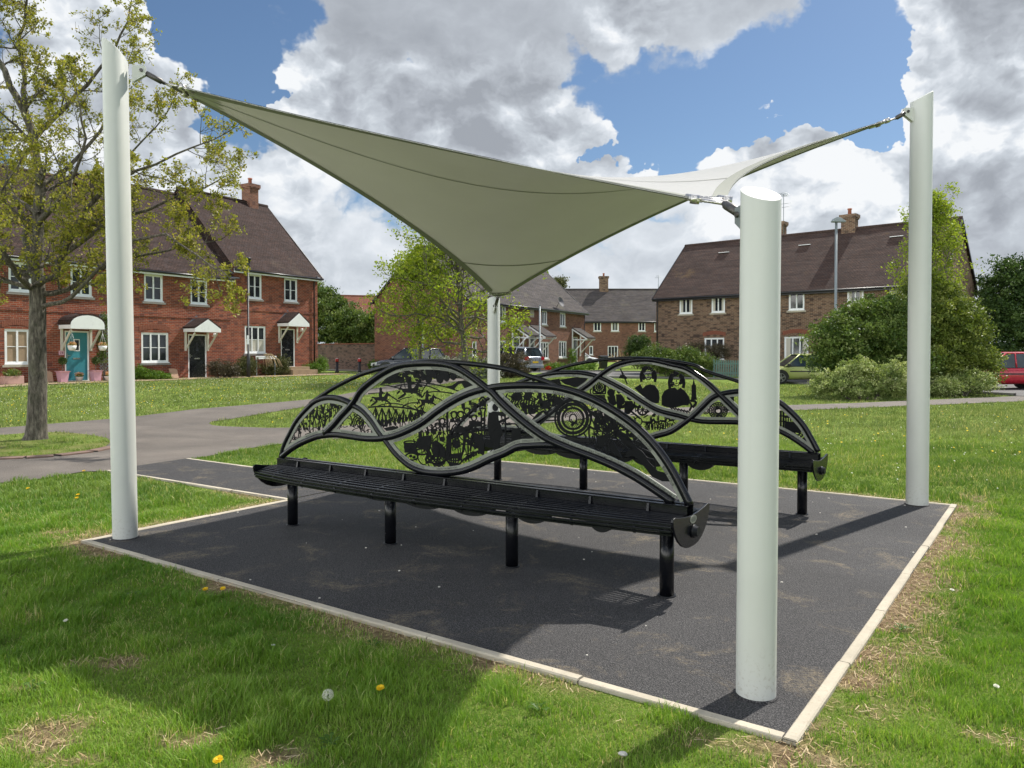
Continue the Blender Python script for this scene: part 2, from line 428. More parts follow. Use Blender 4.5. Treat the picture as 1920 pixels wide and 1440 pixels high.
leafmat('seed_white', (0.7, 0.7, 0.66), (0.8, 0.8, 0.76), (0.8, 0.8, 0.76), 0.4)
# bark
m, nt, b = basemat('bark')
co = nt.node('ShaderNodeTexCoord').outputs['Object']
n = nt.noise(nt.vmath('MULTIPLY', co, (1, 1, 0.22)), 30, 6, 0.7)
n2 = nt.noise(co, 3.0, 5, 0.6)
c = nt.ramp(n, [(0.35, (0.03, 0.026, 0.02)), (0.52, (0.11, 0.096, 0.075)), (0.7, (0.24, 0.215, 0.17))])
c = nt.mix(nt.maprange(n2, 0.5, 0.7, 0, 0.45), c, (0.07, 0.085, 0.035))
nt.put(b.inputs['Base Color'], c); b.inputs['Roughness'].default_value = 0.95
bump(nt, b, n, 1.0, 0.03)

# ------------------------------------------------------------------ mesh helpers
def tagp(o, label=None, cat=None, group=None, kind=None):
    if label: o['label'] = label
    if cat: o['category'] = cat
    if group: o['group'] = group
    if kind: o['kind'] = kind
    return o
def thing(name, label, cat, loc=(0, 0, 0), rz=0.0, group=None):
    o = bpy.data.objects.new(name, None)
    COL.objects.link(o)
    o.empty_display_size = 0.2
    o.location = loc
    o.rotation_euler = (0, 0, rz)
    return tagp(o, label, cat, group)
class MB:
    def __init__(s):
        s.v = []; s.f = []; s.mi = []; s.sm = []
    def add(s, vs, fs, mi=0, smooth=False):
        o = len(s.v)
        s.v.extend([tuple(map(float, p)) for p in vs])
        for f in fs:
            s.f.append([i + o for i in f]); s.mi.append(mi); s.sm.append(smooth)
        return s
    def box(s, x0, x1, y0, y1, z0, z1, mi=0):
        vs = [(x, y, z) for z in (z0, z1) for y in (y0, y1) for x in (x0, x1)]
        return s.add(vs, [(0, 2, 3, 1), (4, 5, 7, 6), (0, 1, 5, 4), (2, 6, 7, 3), (0, 4, 6, 2), (1, 3, 7, 5)], mi)
    def obox(s, a, b, wx, wz, mi=0, up=(0, 0, 1)):
        a = Vector(a); b = Vector(b); t = (b - a).normalized(); u = Vector(up)
        sd = t.cross(u)
        if sd.length < 1e-4: sd = Vector((1, 0, 0))
        sd.normalize(); u = sd.cross(t).normalized()
        vs = []
        for p in (a, b):
            for i, j in ((-1, -1), (1, -1), (1, 1), (-1, 1)):
                vs.append(p + sd * (i * wx / 2) + u * (j * wz / 2))
        return s.add(vs, [(3, 2, 1, 0), (4, 5, 6, 7), (0, 1, 5, 4), (1, 2, 6, 5), (2, 3, 7, 6), (3, 0, 4, 7)], mi)
    def tube(s, pts, r, n=8, mi=0, caps=True, squash=None):
        pts = [Vector(p) for p in pts]
        rs = r if hasattr(r, '__len__') else [r] * len(pts)
        vs = []; prev = None
        for i, p in enumerate(pts):
            t = (pts[min(i + 1, len(pts) - 1)] - pts[max(i - 1, 0)])
            if t.length < 1e-9: t = Vector((0, 0, 1))
            t.normalize()
            if prev is None:
                a = Vector((0, 0, 1)) if abs(t.z) < 0.9 else Vector((1, 0, 0))
                u = t.cross(a).normalized()
            else:
                u = (prev - t * prev.dot(t))
                u = u.normalized() if u.length > 1e-6 else t.orthogonal().normalized()
            prev = u
            v2 = t.cross(u)
            for k in range(n):
                a = 2 * pi * k / n
                vs.append(p + u * (cos(a) * rs[i]) + v2 * (sin(a) * rs[i]))
        fs = []
        for i in range(len(pts) - 1):
            for k in range(n):
                k2 = (k + 1) % n
                fs.append((i * n + k, i * n + k2, (i + 1) * n + k2, (i + 1) * n + k))
        o = len(s.v)
        s.add(vs, fs, mi, True)
        if caps:
            s.f.append([o + k for k in range(n)][::-1]); s.mi.append(mi); s.sm.append(False)
            L = (len(pts) - 1) * n
            s.f.append([o + L + k for k in range(n)]); s.mi.append(mi); s.sm.append(False)
        return s
    def prism(s, poly, y0, y1, mi=0, plane='xz'):
        n = len(poly)
        def P(p, y):
            return (p[0], y, p[1]) if plane == 'xz' else ((p[0], p[1], y) if plane == 'xy' else (y, p[0], p[1]))
        vs = [P(p, y0) for p in poly] + [P(p, y1) for p in poly]
        fs = [list(range(n)), list(range(2 * n - 1, n - 1, -1))]
        fs += [(i, i + n, (i + 1) % n + n, (i + 1) % n) for i in range(n)]
        return s.add(vs, fs, mi)
    def build(s, name, mats, parent=None, uv=False, bevel=0, attr=None, fixn=True):
        me = bpy.data.meshes.new(name)
        me.from_pydata(s.v, [], s.f)
        if not isinstance(mats, (list, tuple)): mats = [mats]
        for m in mats: me.materials.append(MATS[m] if isinstance(m, str) else m)
        if len(mats) > 1: me.polygons.foreach_set('material_index', s.mi)
        me.polygons.foreach_set('use_smooth', s.sm)
        me.update()
        if fixn:
            bm = bmesh.new(); bm.from_mesh(me)
            bmesh.ops.recalc_face_normals(bm, faces=bm.faces)
            bm.to_mesh(me); bm.free()
        if uv: boxuv(me)
        o = bpy.data.objects.new(name, me)
        COL.objects.link(o)
        if parent is not None: o.parent = parent
        if bevel:
            bv = o.modifiers.new('bevel', 'BEVEL'); bv.width = bevel; bv.segments = 2; bv.limit_method = 'ANGLE'
        return o
def boxuv(me):
    uvl = me.uv_layers.new(name='UVMap')
    data = np.zeros((len(me.loops), 2))
    for p in me.polygons:
        n = p.normal
        if abs(n.z) > 0.98: u = Vector((1, 0, 0)); v = Vector((0, 1, 0))
        else:
            u = Vector((0, 0, 1)).cross(n).normalized(); v = n.cross(u)
        for li in p.loop_indices:
            co = me.vertices[me.loops[li].vertex_index].co
            data[li] = (co.dot(u), co.dot(v))
    uvl.data.foreach_set('uv', data.ravel())
def struct(name, mb, mats, label, uv=False, kind='structure'):
    o = mb.build(name, mats, None, uv=uv)
    return tagp(o, label, name.replace('_', ' '), kind=kind)
def npmesh(name, V, quads, mats, tint=None, parent=None, tris=False, smooth=False):
    """V (n,3) array, quads (m,k) index array, tint per face"""
    me = bpy.data.meshes.new(name)
    k = quads.shape[1]; m_ = len(quads)
    me.vertices.add(len(V)); me.vertices.foreach_set('co', V.astype(np.float32).ravel())
    me.loops.add(m_ * k); me.loops.foreach_set('vertex_index', quads.astype(np.int32).ravel())
    me.polygons.add(m_); me.polygons.foreach_set('loop_start', np.arange(0, m_ * k, k, dtype=np.int32))
    me.polygons.foreach_set('loop_total', np.full(m_, k, dtype=np.int32))
    me.update(calc_edges=True)
    if tint is not None:
        a = me.attributes.new('tint', 'FLOAT', 'FACE'); a.data.foreach_set('value', tint.astype(np.float32))
    for m in ([mats] if isinstance(mats, str) else mats): me.materials.append(MATS[m])
    if smooth: me.polygons.foreach_set('use_smooth', [True] * m_)
    o = bpy.data.objects.new(name, me); COL.objects.link(o)
    if parent is not None: o.parent = parent
    return o
def copy_tree(o, parent=None):
    c = o.copy(); COL.objects.link(c); c.parent = parent
    for ch in list(o.children): copy_tree(ch, c)
    return c

# ------------------------------------------------------------------ terrain and pixel-to-place helpers
def S(t):
    t = min(max(t, 0.0), 1.0)
    return t * t * (3 - 2 * t)
def terr(x, y):
    z = 0.33 * S((y - 15) / 16) * (1 - S((x - 1) / 9))
    z += 0.35 * S((y - 54) / 30) * 1.0 + 0.22 * S((y - 39) / 5) * S((x - 5) / 4)
    return z
def gpt(px, py, dz=0.0):
    r = ray(px, py)
    z = 0.0
    for _ in range(30):
        k = (z + dz - CAMH) / r[2]
        p = CAMP + k * r
        z = 0.5 * z + 0.5 * terr(p[0], p[1])
    return (float(p[0]), float(p[1]), float(z + dz))
def atY(px, py, Y):
    r = ray(px, py); k = Y / r[1]
    p = CAMP + k * r
    return (float(p[0]), float(p[1]), float(p[2]))
def inpoly(P, poly):
    P = np.atleast_2d(P); x, y = P[:, 0], P[:, 1]
    poly = np.asarray(poly); inside = np.zeros(len(P), bool)
    j = len(poly) - 1
    for i in range(len(poly)):
        xi, yi = poly[i]; xj, yj = poly[j]
        if yi != yj:
            c = ((yi > y) != (yj > y)) & (x < (xj - xi) * (y - yi) / (yj - yi) + xi)
            inside ^= c
        j = i
    return inside
def polydist(P, poly, closed=True):
    P = np.atleast_2d(P); d = np.full(len(P), 1e9)
    n = len(poly)
    for i in range(n if closed else n - 1):
        a = np.asarray(poly[i], float); b = np.asarray(poly[(i + 1) % n], float)
        ab = b - a; t = np.clip(((P - a) @ ab) / max(ab @ ab, 1e-12), 0, 1)
        d = np.minimum(d, np.hypot(*(P - (a + t[:, None] * ab)).T))
    return d
def vnoise(P, scale, seed=0, octs=4):
    P = np.atleast_2d(P) * scale; out = np.zeros(len(P)); amp = 1; tot = 0
    for o in range(octs):
        q = P * 2 ** o + seed * 17.3 + o * 5.1
        i = np.floor(q).astype(int); f = q - i; f = f * f * (3 - 2 * f)
        def h(ix, iy):
            v = np.sin(ix * 127.1 + iy * 311.7 + seed * 13.7) * 43758.5453
            return v - np.floor(v)
        a = h(i[:, 0], i[:, 1]); b = h(i[:, 0] + 1, i[:, 1]); c = h(i[:, 0], i[:, 1] + 1); d = h(i[:, 0] + 1, i[:, 1] + 1)
        out += amp * ((a * (1 - f[:, 0]) + b * f[:, 0]) * (1 - f[:, 1]) + (c * (1 - f[:, 0]) + d * f[:, 0]) * f[:, 1])
        tot += amp; amp *= 0.5
    return out / tot

plain('island_edge', (0.17, 0.11, 0.085), 0.9, var=0.3, scale=6)
# ================================================================== the ground
PADC = {'N': (1.096, 2.929), 'R': (4.393, 7.561), 'F': (-0.330, 10.783), 'L': (-3.451, 6.118)}
PAD = [PADC[k] for k in 'NRFL']
c1 = gpt(537, 938)[:2]; c2 = gpt(197, 883)[:2]; c3 = gpt(354, 860)[:2]; c4 = gpt(698, 906)[:2]
CONN = [c1, c4, c3, c2]
def PXL(lst): return [gpt(*p)[:2] for p in lst]
PATH_L = PXL([(-900, 880), (-300, 822), (0, 802), (52, 798), (208, 785), (260, 780), (365, 767), (500, 756), (599, 747), (682, 732), (750, 719), (830, 709),
              (900, 704), (900, 712), (800, 724), (700, 738), (650, 748), (557, 765), (500, 774), (430, 786), (397, 790), (392, 794), (398, 797), (417, 799), (500, 802), (600, 801), (800, 788), (1000, 776),
              (1150, 768), (1458, 760), (1920, 742), (2400, 726), (2400, 736), (1920, 752), (1458, 770), (1150, 782), (1000, 795), (800, 810), (600, 825),
              (527, 832), (455, 842), (390, 855), (354, 860), (262, 873), (197, 883), (156, 884), (78, 897), (0, 905), (-300, 945), (-900, 1060)])
ISLE = PXL([(-700, 850), (-300, 826), (0, 817), (60, 812), (110, 811), (160, 815), (200, 822), (207, 830), (198, 838), (160, 846), (100, 853), (50, 856), (0, 858), (-300, 872), (-700, 890)])
ROAD = PXL([(560, 686), (700, 689), (850, 691), (1000, 696.5), (1130, 697), (1250, 698.5), (1400, 700), (1560, 704), (1900, 716), (2300, 730),
            (2300, 764), (1900, 742), (1600, 727), (1480, 719), (1380, 712), (1250, 709.5), (1130, 708), (1000, 706), (850, 702), (700, 697), (560, 694)])
FRONT = None

def gridmesh(xs, ys, zf, name, mat, soil=None):
    nx, ny = len(xs), len(ys)
    X, Y = np.meshgrid(xs, ys)
    Z = np.array([zf(a, b) for a, b in zip(X.ravel(), Y.ravel())])
    V = np.stack([X.ravel(), Y.ravel(), Z], 1)
    i = np.arange((ny - 1) * (nx - 1)); r, c = i // (nx - 1), i % (nx - 1)
    q = np.stack([r * nx + c, r * nx + c + 1, (r + 1) * nx + c + 1, (r + 1) * nx + c], 1)
    o = npmesh(name, V, q, mat, smooth=True)
    if soil is not None:
        a = o.data.attributes.new('soil', 'FLOAT', 'POINT'); a.data.foreach_set('value', soil(V[:, :2]).astype(np.float32))
    return o
def soilf(P):
    """bare earth beside the edging and thin dry patches, as the lawn has them"""
    dp = polydist(P, PAD); dc = polydist(P, CONN)
    n = vnoise(P, 2.2, 3); n2 = vnoise(P, 7.0, 5)
    s = np.clip((0.30 - dp) / 0.25, 0, 1) * np.clip((n - 0.36) * 5, 0, 1)
    # the right-hand and back edges are the barer ones
    a = np.array(PADC['N']); b = np.array(PADC['R']); u = (b - a) / np.linalg.norm(b - a); nn = np.array([u[1], -u[0]])
    side = (P - a) @ nn
    s = np.maximum(s, np.clip((0.42 - side) / 0.3, 0, 1) * (side > -0.05) * np.clip((n2 * 0.5 + n * 0.5 - 0.36) * 5, 0, 1) * (np.abs((P - a) @ u - 2.9) < 3.6))
    s = np.maximum(s, 0.8 * np.clip((0.22 - dc) / 0.2, 0, 1) * np.clip((n - 0.42) * 5, 0, 1))
    for px, py, rr in [(30, 1160, .20), (225, 1240, .17), (150, 1245, .14), (340, 1225, .13), (95, 1375, .26), (150, 1400, .2), (340, 1375, .14), (360, 1380, .16), (50, 1290, .12), (330, 1000, .35), (110, 1000, .3), (170, 1000, .3), (1000, 1380, .10), (520, 1420, .15), (1190, 1415, .15), (1880, 1380, .2)]:
        g = gpt(px, py)
        d = np.hypot(P[:, 0] - g[0], (P[:, 1] - g[1]) * 1.3)
        s = np.maximum(s, 0.9 * np.clip((rr - d) / rr * 2.0, 0, 1) * np.clip((n2 - 0.38) * 6, 0, 1))
    return np.clip(s, 0, 1)
def gz(x, y):
    z = terr(x, y)
    return z - 0.012
xs = np.concatenate([np.linspace(-900, -40, 12), np.linspace(-36, -5, 32), np.arange(-4.6, 6.4, 0.06), np.linspace(6.8, 40, 34), np.linspace(50, 900, 12)])
ys = np.concatenate([np.linspace(-60, 1, 8), np.arange(1.4, 12.6, 0.06), np.linspace(13, 95, 80), np.linspace(105, 1400, 14)])
gnd = gridmesh(xs, ys, gz, 'ground', 'lawn', soilf)
tagp(gnd, 'mown green lawn on uneven ground around the paved pad', 'ground', kind='structure')

def flat(name, poly, mat, lift, label, sub=0.0, kind='structure'):
    """a sheet draped on the terrain: triangulated, refined, then lifted"""
    bm = bmesh.new()
    vs = [bm.verts.new((p[0], p[1], 0)) for p in poly]
    f = bm.faces.new(vs)
    bmesh.ops.triangulate(bm, faces=[f])
    if sub:
        for it in range(5):
            es = [e for e in bm.edges if e.calc_length() > sub * max(1.0, (e.verts[0].co.y + e.verts[1].co.y) / 24)]
            if not es: break
            bmesh.ops.subdivide_edges(bm, edges=es, cuts=1)
            bmesh.ops.triangulate(bm, faces=bm.faces)
    for v in bm.verts: v.co.z = terr(v.co.x, v.co.y) + lift
    bmesh.ops.recalc_face_normals(bm, faces=bm.faces)
    if sum(f.normal.z for f in bm.faces) < 0: bmesh.ops.reverse_faces(bm, faces=bm.faces)
    me = bpy.data.meshes.new(name); bm.to_mesh(me); bm.free()
    me.materials.append(MATS[mat])
    o = bpy.data.objects.new(name, me); COL.objects.link(o)
    return tagp(o, label, name.replace('_', ' '), kind=kind)
flat('path', PATH_L, 'tarmac_path', 0.0, 'brownish tarmac footpath forking across the lawn', 2.0)
flat('road', ROAD, 'tarmac_road', 0.012, 'grey estate road behind the lawn', 3.0)
isl = flat('ground', ISLE, 'lawn', 0.012, 'grass island in the footpath under the tree', 2.0)
a = isl.data.attributes.new('soil', 'FLOAT', 'POINT')
iv = np.array([v.co[:2] for v in isl.data.vertices]); a.data.foreach_set('value', (0.35 * (vnoise(iv, 1.0, 4) > 0.5)).astype(np.float32))
flat('pavement', PAD, 'tarmac_pad', 0.004, 'dark new tarmac pad under the canopy')
flat('path', CONN, 'tarmac_pad', 0.008, 'short dark tarmac link from the pad to the footpath')
# kerb-side upstand of the road
def strip(pts, w0, w1, z0, z1, name, mat, label):
    m = MB()
    P = [np.array(p) for p in pts]
    for i in range(len(P) - 1):
        d = P[i + 1] - P[i]; L = np.linalg.norm(d); d /= L; n = np.array([-d[1], d[0]])
        a, b = P[i], P[i + 1]
        vs = []
        for (q, z_) in ((a, terr(*a)), (b, terr(*b))):
            for o_, h in ((w0, z0), (w0, z1), (w1, z1), (w1, z0)):
                vs.append((q[0] + n[0] * o_, q[1] + n[1] * o_, z_ + h))
        m.add(vs, [(0, 1, 5, 4), (1, 2, 6, 5), (2, 3, 7, 6)])
    return struct(name, m, mat, label)
near_kerb = PXL([(1900, 742), (1600, 727), (1480, 719), (1380, 712), (1250, 709.5), (1130, 708), (1000, 706), (850, 702), (700, 697), (560, 694)])
strip(near_kerb, -0.02, -0.16, -0.05, 0.09, 'kerb', 'road_kerb', 'low grey kerb along the near side of the road')
far_kerb = PXL([(560, 686), (700, 689), (850, 691), (1000, 696.5), (1130, 697), (1250, 698.5), (1400, 700), (1560, 704), (1900, 716)])
strip(far_kerb, 0.02, 0.16, -0.05, 0.10, 'kerb', 'road_kerb', 'low grey kerb along the far side of the road')
# brick edge of the island
strip(PXL([(-300, 873), (0, 859), (50, 857), (100, 854), (160, 847), (198, 839)]), -0.01, -0.2, -0.02, 0.02, 'kerb', 'island_edge', 'flush brick edge of the grass island')

# pale concrete edging of the pad, block by block
ed = MB()
def edging(a, b, outward, w=0.056, h0=-0.12, h1=0.011, blk=0.915):
    a = Vector((*a, 0)); b = Vector((*b, 0)); d = (b - a); L = d.length; d.normalize()
    n = Vector((d.y, -d.x, 0)) * outward
    k = 0.0
    while k < L - 0.01:
        e = min(k + blk, L)
        p0 = a + d * (k + 0.004); p1 = a + d * (e - 0.004)
        j = random.uniform(-0.004, 0.004); hz = h1 + random.uniform(-0.003, 0.003)
        bv = 0.007
        vs = []
        for p in (p0, p1):
            for o_, z_ in ((j, h0), (j, hz - bv), (j - bv, hz), (j - w + bv, hz), (j - w, hz - bv), (j - w, h0)):
                q = p + n * o_; vs.append((q.x, q.y, z_))
        ed.add(vs, [(0, 1, 7, 6), (1, 2, 8, 7), (2, 3, 9, 8), (3, 4, 10, 9), (4, 5, 11, 10), (0, 1, 2, 3, 4, 5), (6, 7, 8, 9, 10, 11)])
        k = e
v2 = lambda a, b, t: (a[0] + (b[0] - a[0]) * t, a[1] + (b[1] - a[1]) * t)
wN = 0.056
dNR = (Vector(PADC['R']) - Vector(PADC['N'])).normalized(); dNL = (Vector(PADC['L']) - Vector(PADC['N'])).normalized()
edging(PADC['N'], PADC['R'], 1)
edging(tuple(Vector(PADC['N']) + dNL * wN), PADC['L'], -1)
edging(PADC['R'], PADC['F'], 1, blk=0.9)
edging(PADC['F'], c4, 1); edging(c1, PADC['L'], 1)
edging(tuple(c4), tuple(c3), 1); edging(tuple(c1), tuple(c2), -1)
struct('kerb', ed, 'edging', 'pale concrete edging blocks framing the dark pad')

# little white pebbles lying on the pad
pb = MB()
for i in range(46):
    a_, b_ = random.random(), random.random()
    p = Vector(PADC['N']) * (1 - a_) * (1 - b_) + Vector(PADC['R']) * a_ * (1 - b_) + Vector(PADC['L']) * b_ * (1 - a_) + Vector(PADC['F']) * a_ * b_
    r = random.uniform(0.004, 0.010)
    bm = bmesh.new(); bmesh.ops.create_icosphere(bm, subdivisions=1, radius=r)
    vs = [(v.co.x * random.uniform(.8, 1.3) + p.x, v.co.y + p.y, v.co.z * 0.6 + 0.006) for v in bm.verts]
    pb.add(vs, [[v.index for v in f.verts] for f in bm.faces]); bm.free()
plain('pebble', (0.55, 0.52, 0.46), 0.8)
o = pb.build('gravel', 'pebble'); tagp(o, 'scattered pale grit on the dark pad', 'gravel', kind='stuff')

# ================================================================== shade sail
PC = {'L': Vector((-3.14, 6.22, 0)), 'R': Vector((4.01, 7.59, 0)), 'N': Vector((1.07, 3.35, 0)), 'F': Vector((-0.25, 10.49, 0))}
CTR = (PC['L'] + PC['R'] + PC['N'] + PC['F']) / 4
VC = {'L': Vector((-2.837, 6.279, 3.699)), 'R': Vector((3.756, 7.542, 3.798)), 'N': Vector((1.019, 3.631, 2.197)), 'F': Vector((-0.207, 10.263, 2.193))}
CTL = {'LN': Vector((-0.364, 5.756, 2.963)), 'LF': Vector((-0.799, 7.765, 2.831)), 'FR': Vector((1.191, 8.045, 2.96)), 'NR': Vector((1.61, 6.111, 2.964))}
DIAG = {k: Vector(((CTR - PC[k]).x, (CTR - PC[k]).y, 0)).normalized() for k in 'LRNF'}
def bz(a, c, b, t): return a * (1 - t) ** 2 + c * (2 * t * (1 - t)) + b * (t * t)
def sailpt(u, v):   # u: L->N side to F->R side ... L(0,0) N(1,0) F(0,1) R(1,1)
    e0 = bz(VC['L'], CTL['LN'], VC['N'], u); e1 = bz(VC['F'], CTL['FR'], VC['R'], u)
    f0 = bz(VC['L'], CTL['LF'], VC['F'], v); f1 = bz(VC['N'], CTL['NR'], VC['R'], v)
    bl = VC['L'] * (1 - u) * (1 - v) + VC['N'] * u * (1 - v) + VC['F'] * (1 - u) * v + VC['R'] * u * v
    return e0 * (1 - v) + e1 * v + f0 * (1 - u) + f1 * u - bl
# posts: tall pair and short pair, cut aslant at the top
def post(key, r, zc, slope, label, lean=(0, 0), dr=None):
    c = PC[key]; root = thing('canopy_post', label, 'post', (c.x, c.y, 0), 0, 'white canopy posts')
    n = 40; d = DIAG[key] if dr is None else Vector((*dr, 0)); m = MB(); vs = []
    for lev in (0, 1, 2):
        for k in range(n):
            a = 2 * pi * k / n; x, y = cos(a) * r, sin(a) * r
            along = x * d.x + y * d.y
            zt = zc - along * slope
            z = (0.0, zt - 0.004, zt)[lev]; q = 1 if lev < 2 else 0.985
            L = z / max(zc, 1)
            vs.append((x * q + lean[0] * L, y * q + lean[1] * L, z))
    fs = []
    for l in (0, 1):
        for k in range(n):
            k2 = (k + 1) % n; fs.append((l * n + k, l * n + k2, (l + 1) * n + k2, (l + 1) * n + k))
    m.add(vs, fs, 0, True)
    m.f.append([2 * n + k for k in range(n)]); m.mi.append(0); m.sm.append(False)
    m.build('shaft', 'post_white', root)
    b = MB(); b.tube([(0, 0, -0.02), (0, 0, 0.012)], r * 1.12, 32); b.build('base_collar', 'tarmac_pad', root)
    return root
# tall: high side faces away from the sail; short: high side faces away too
tl = post('L', 0.094, 3.925, 0.90, 'tall white canopy post beside the tree, cut to a point at the top', (-0.05, 0.0), (0.80, 0.6))
trp = post('R', 0.101, 4.02, 0.55, 'tall white canopy post at the back corner beside the big green shrub', (0.01, 0.0))
tn = post('N', 0.085, 2.195, -0.55, 'short thick-looking white canopy post nearest the viewer', (0.01, 0.0))
tf = post('F', 0.085, 2.235, -0.4, 'short white canopy post standing behind the two benches')
# membrane
root = thing('shade_sail', 'pale grey-green twisted fabric sail stretched between the four white posts', 'sail', (CTR.x, CTR.y, 2.9))
nu = 56
bm = bmesh.new()
inv = Matrix.Translation(-Vector(root.location))
grid = [[bm.verts.new(inv @ sailpt(i / nu, j / nu)) for i in range(nu + 1)] for j in range(nu + 1)]
for j in range(nu):
    for i in range(nu):
        f = bm.faces.new((grid[j][i], grid[j][i + 1], grid[j + 1][i + 1], grid[j + 1][i])); f.smooth = True
CUT = {'L': 0.17, 'R': 0.17, 'N': 0.20, 'F': 0.30}
cutp = {}
for k in 'LRNF':
    d = DIAG[k]; sgn = 1
    tgt = {'L': sailpt(0.04, 0.04), 'N': sailpt(0.96, 0.04), 'F': sailpt(0.04, 0.96), 'R': sailpt(0.96, 0.96)}[k]
    d3 = (tgt - VC[k]).normalized(); p = VC[k] + d3 * CUT[k]
    cutp[k] = (p, d3)
    bmesh.ops.bisect_plane(bm, geom=list(bm.verts) + list(bm.edges) + list(bm.faces), plane_co=inv @ p, plane_no=d3, clear_inner=True)
me = bpy.data.meshes.new('membrane'); bm.to_mesh(me); bm.free()
me.materials.append(MATS['membrane'])
o = bpy.data.objects.new('membrane', me); COL.objects.link(o); o.parent = root
sd = o.modifiers.new('thick', 'SOLIDIFY'); sd.thickness = 0.004; sd.offset = 0
# hems (edge pockets) and seams
hm = MB()
def rib(fn, n, inward, w, mi=0, lift=0.0):
    vs = []
    for i in range(n + 1):
        a, b = fn(i / n)
        vs += [a, b]
    fs = [(2 * i, 2 * i + 2, 2 * i + 3, 2 * i + 1) for i in range(n)]
    return vs, fs
E0 = 0.035
def insidecut(p): return all((p - cutp[k][0]).dot(cutp[k][1]) > 0 for k in 'LRNF')
def addribs(m, fn, n=70, off=0.006):
    pts = [fn(i / n) for i in range(n + 1)]
    for sgn in (1, -1):
        for i in range(n):
            a, b = pts[i]; c, d = pts[i + 1]
            if not (insidecut(a) and insidecut(c)): continue
            nrm = (c - a).cross(b - a).normalized() * (off * sgn)
            m.add([tuple(x + nrm - Vector(root.location)) for x in (a, c, d, b)], [(0, 1, 2, 3)])
for fn in (lambda t: (sailpt(t, 0), sailpt(t, 0.02)), lambda t: (sailpt(t, 1), sailpt(t, 0.98)), lambda t: (sailpt(0, t), sailpt(0.02, t)), lambda t: (sailpt(1, t), sailpt(0.98, t))):
    hm = MB(); addribs(hm, fn); hm.build('hem', 'seam', root, fixn=False)
# seams run as chords from the short corners: lines u-v = const
def seamline(c):
    def fn(t):
        lo = max(0.0, c); hi = min(1.0, 1 + c)
        s_ = lo + (hi - lo) * t
        return sailpt(s_, s_ - c), sailpt(min(s_ + 0.0028, 1), max(s_ - c - 0.0028, 0))
    return fn
for c in (-0.72, 0.01, 0.72):
    smm = MB(); addribs(smm, seamline(c), 60, 0.005); smm.build('seam_tape', 'seam', root, fixn=False)
# doubled cloth at the two high corners
for k in 'LR':
    p, d3 = cutp[k]; pm = MB(); loc = Vector(root.location)
    for j in range(nu):
        for i in range(nu):
            q = [sailpt(a / nu, b / nu) for a, b in ((i, j), (i + 1, j), (i + 1, j + 1), (i, j + 1))]
            ds = [(x - p).dot(d3) for x in q]
            if min(ds) < 0.0 or max(ds) > 0.34 or (q[0] - p).length > 0.6: continue
            n_ = (q[1] - q[0]).cross(q[3] - q[0]).normalized()
            for s_ in (1, -1): pm.add([tuple(x + n_ * 0.0045 * s_ - loc) for x in q], [(0, 1, 2, 3)], 0, True)
    if pm.v: pm.build('corner_patch', 'patch', root, fixn=False)
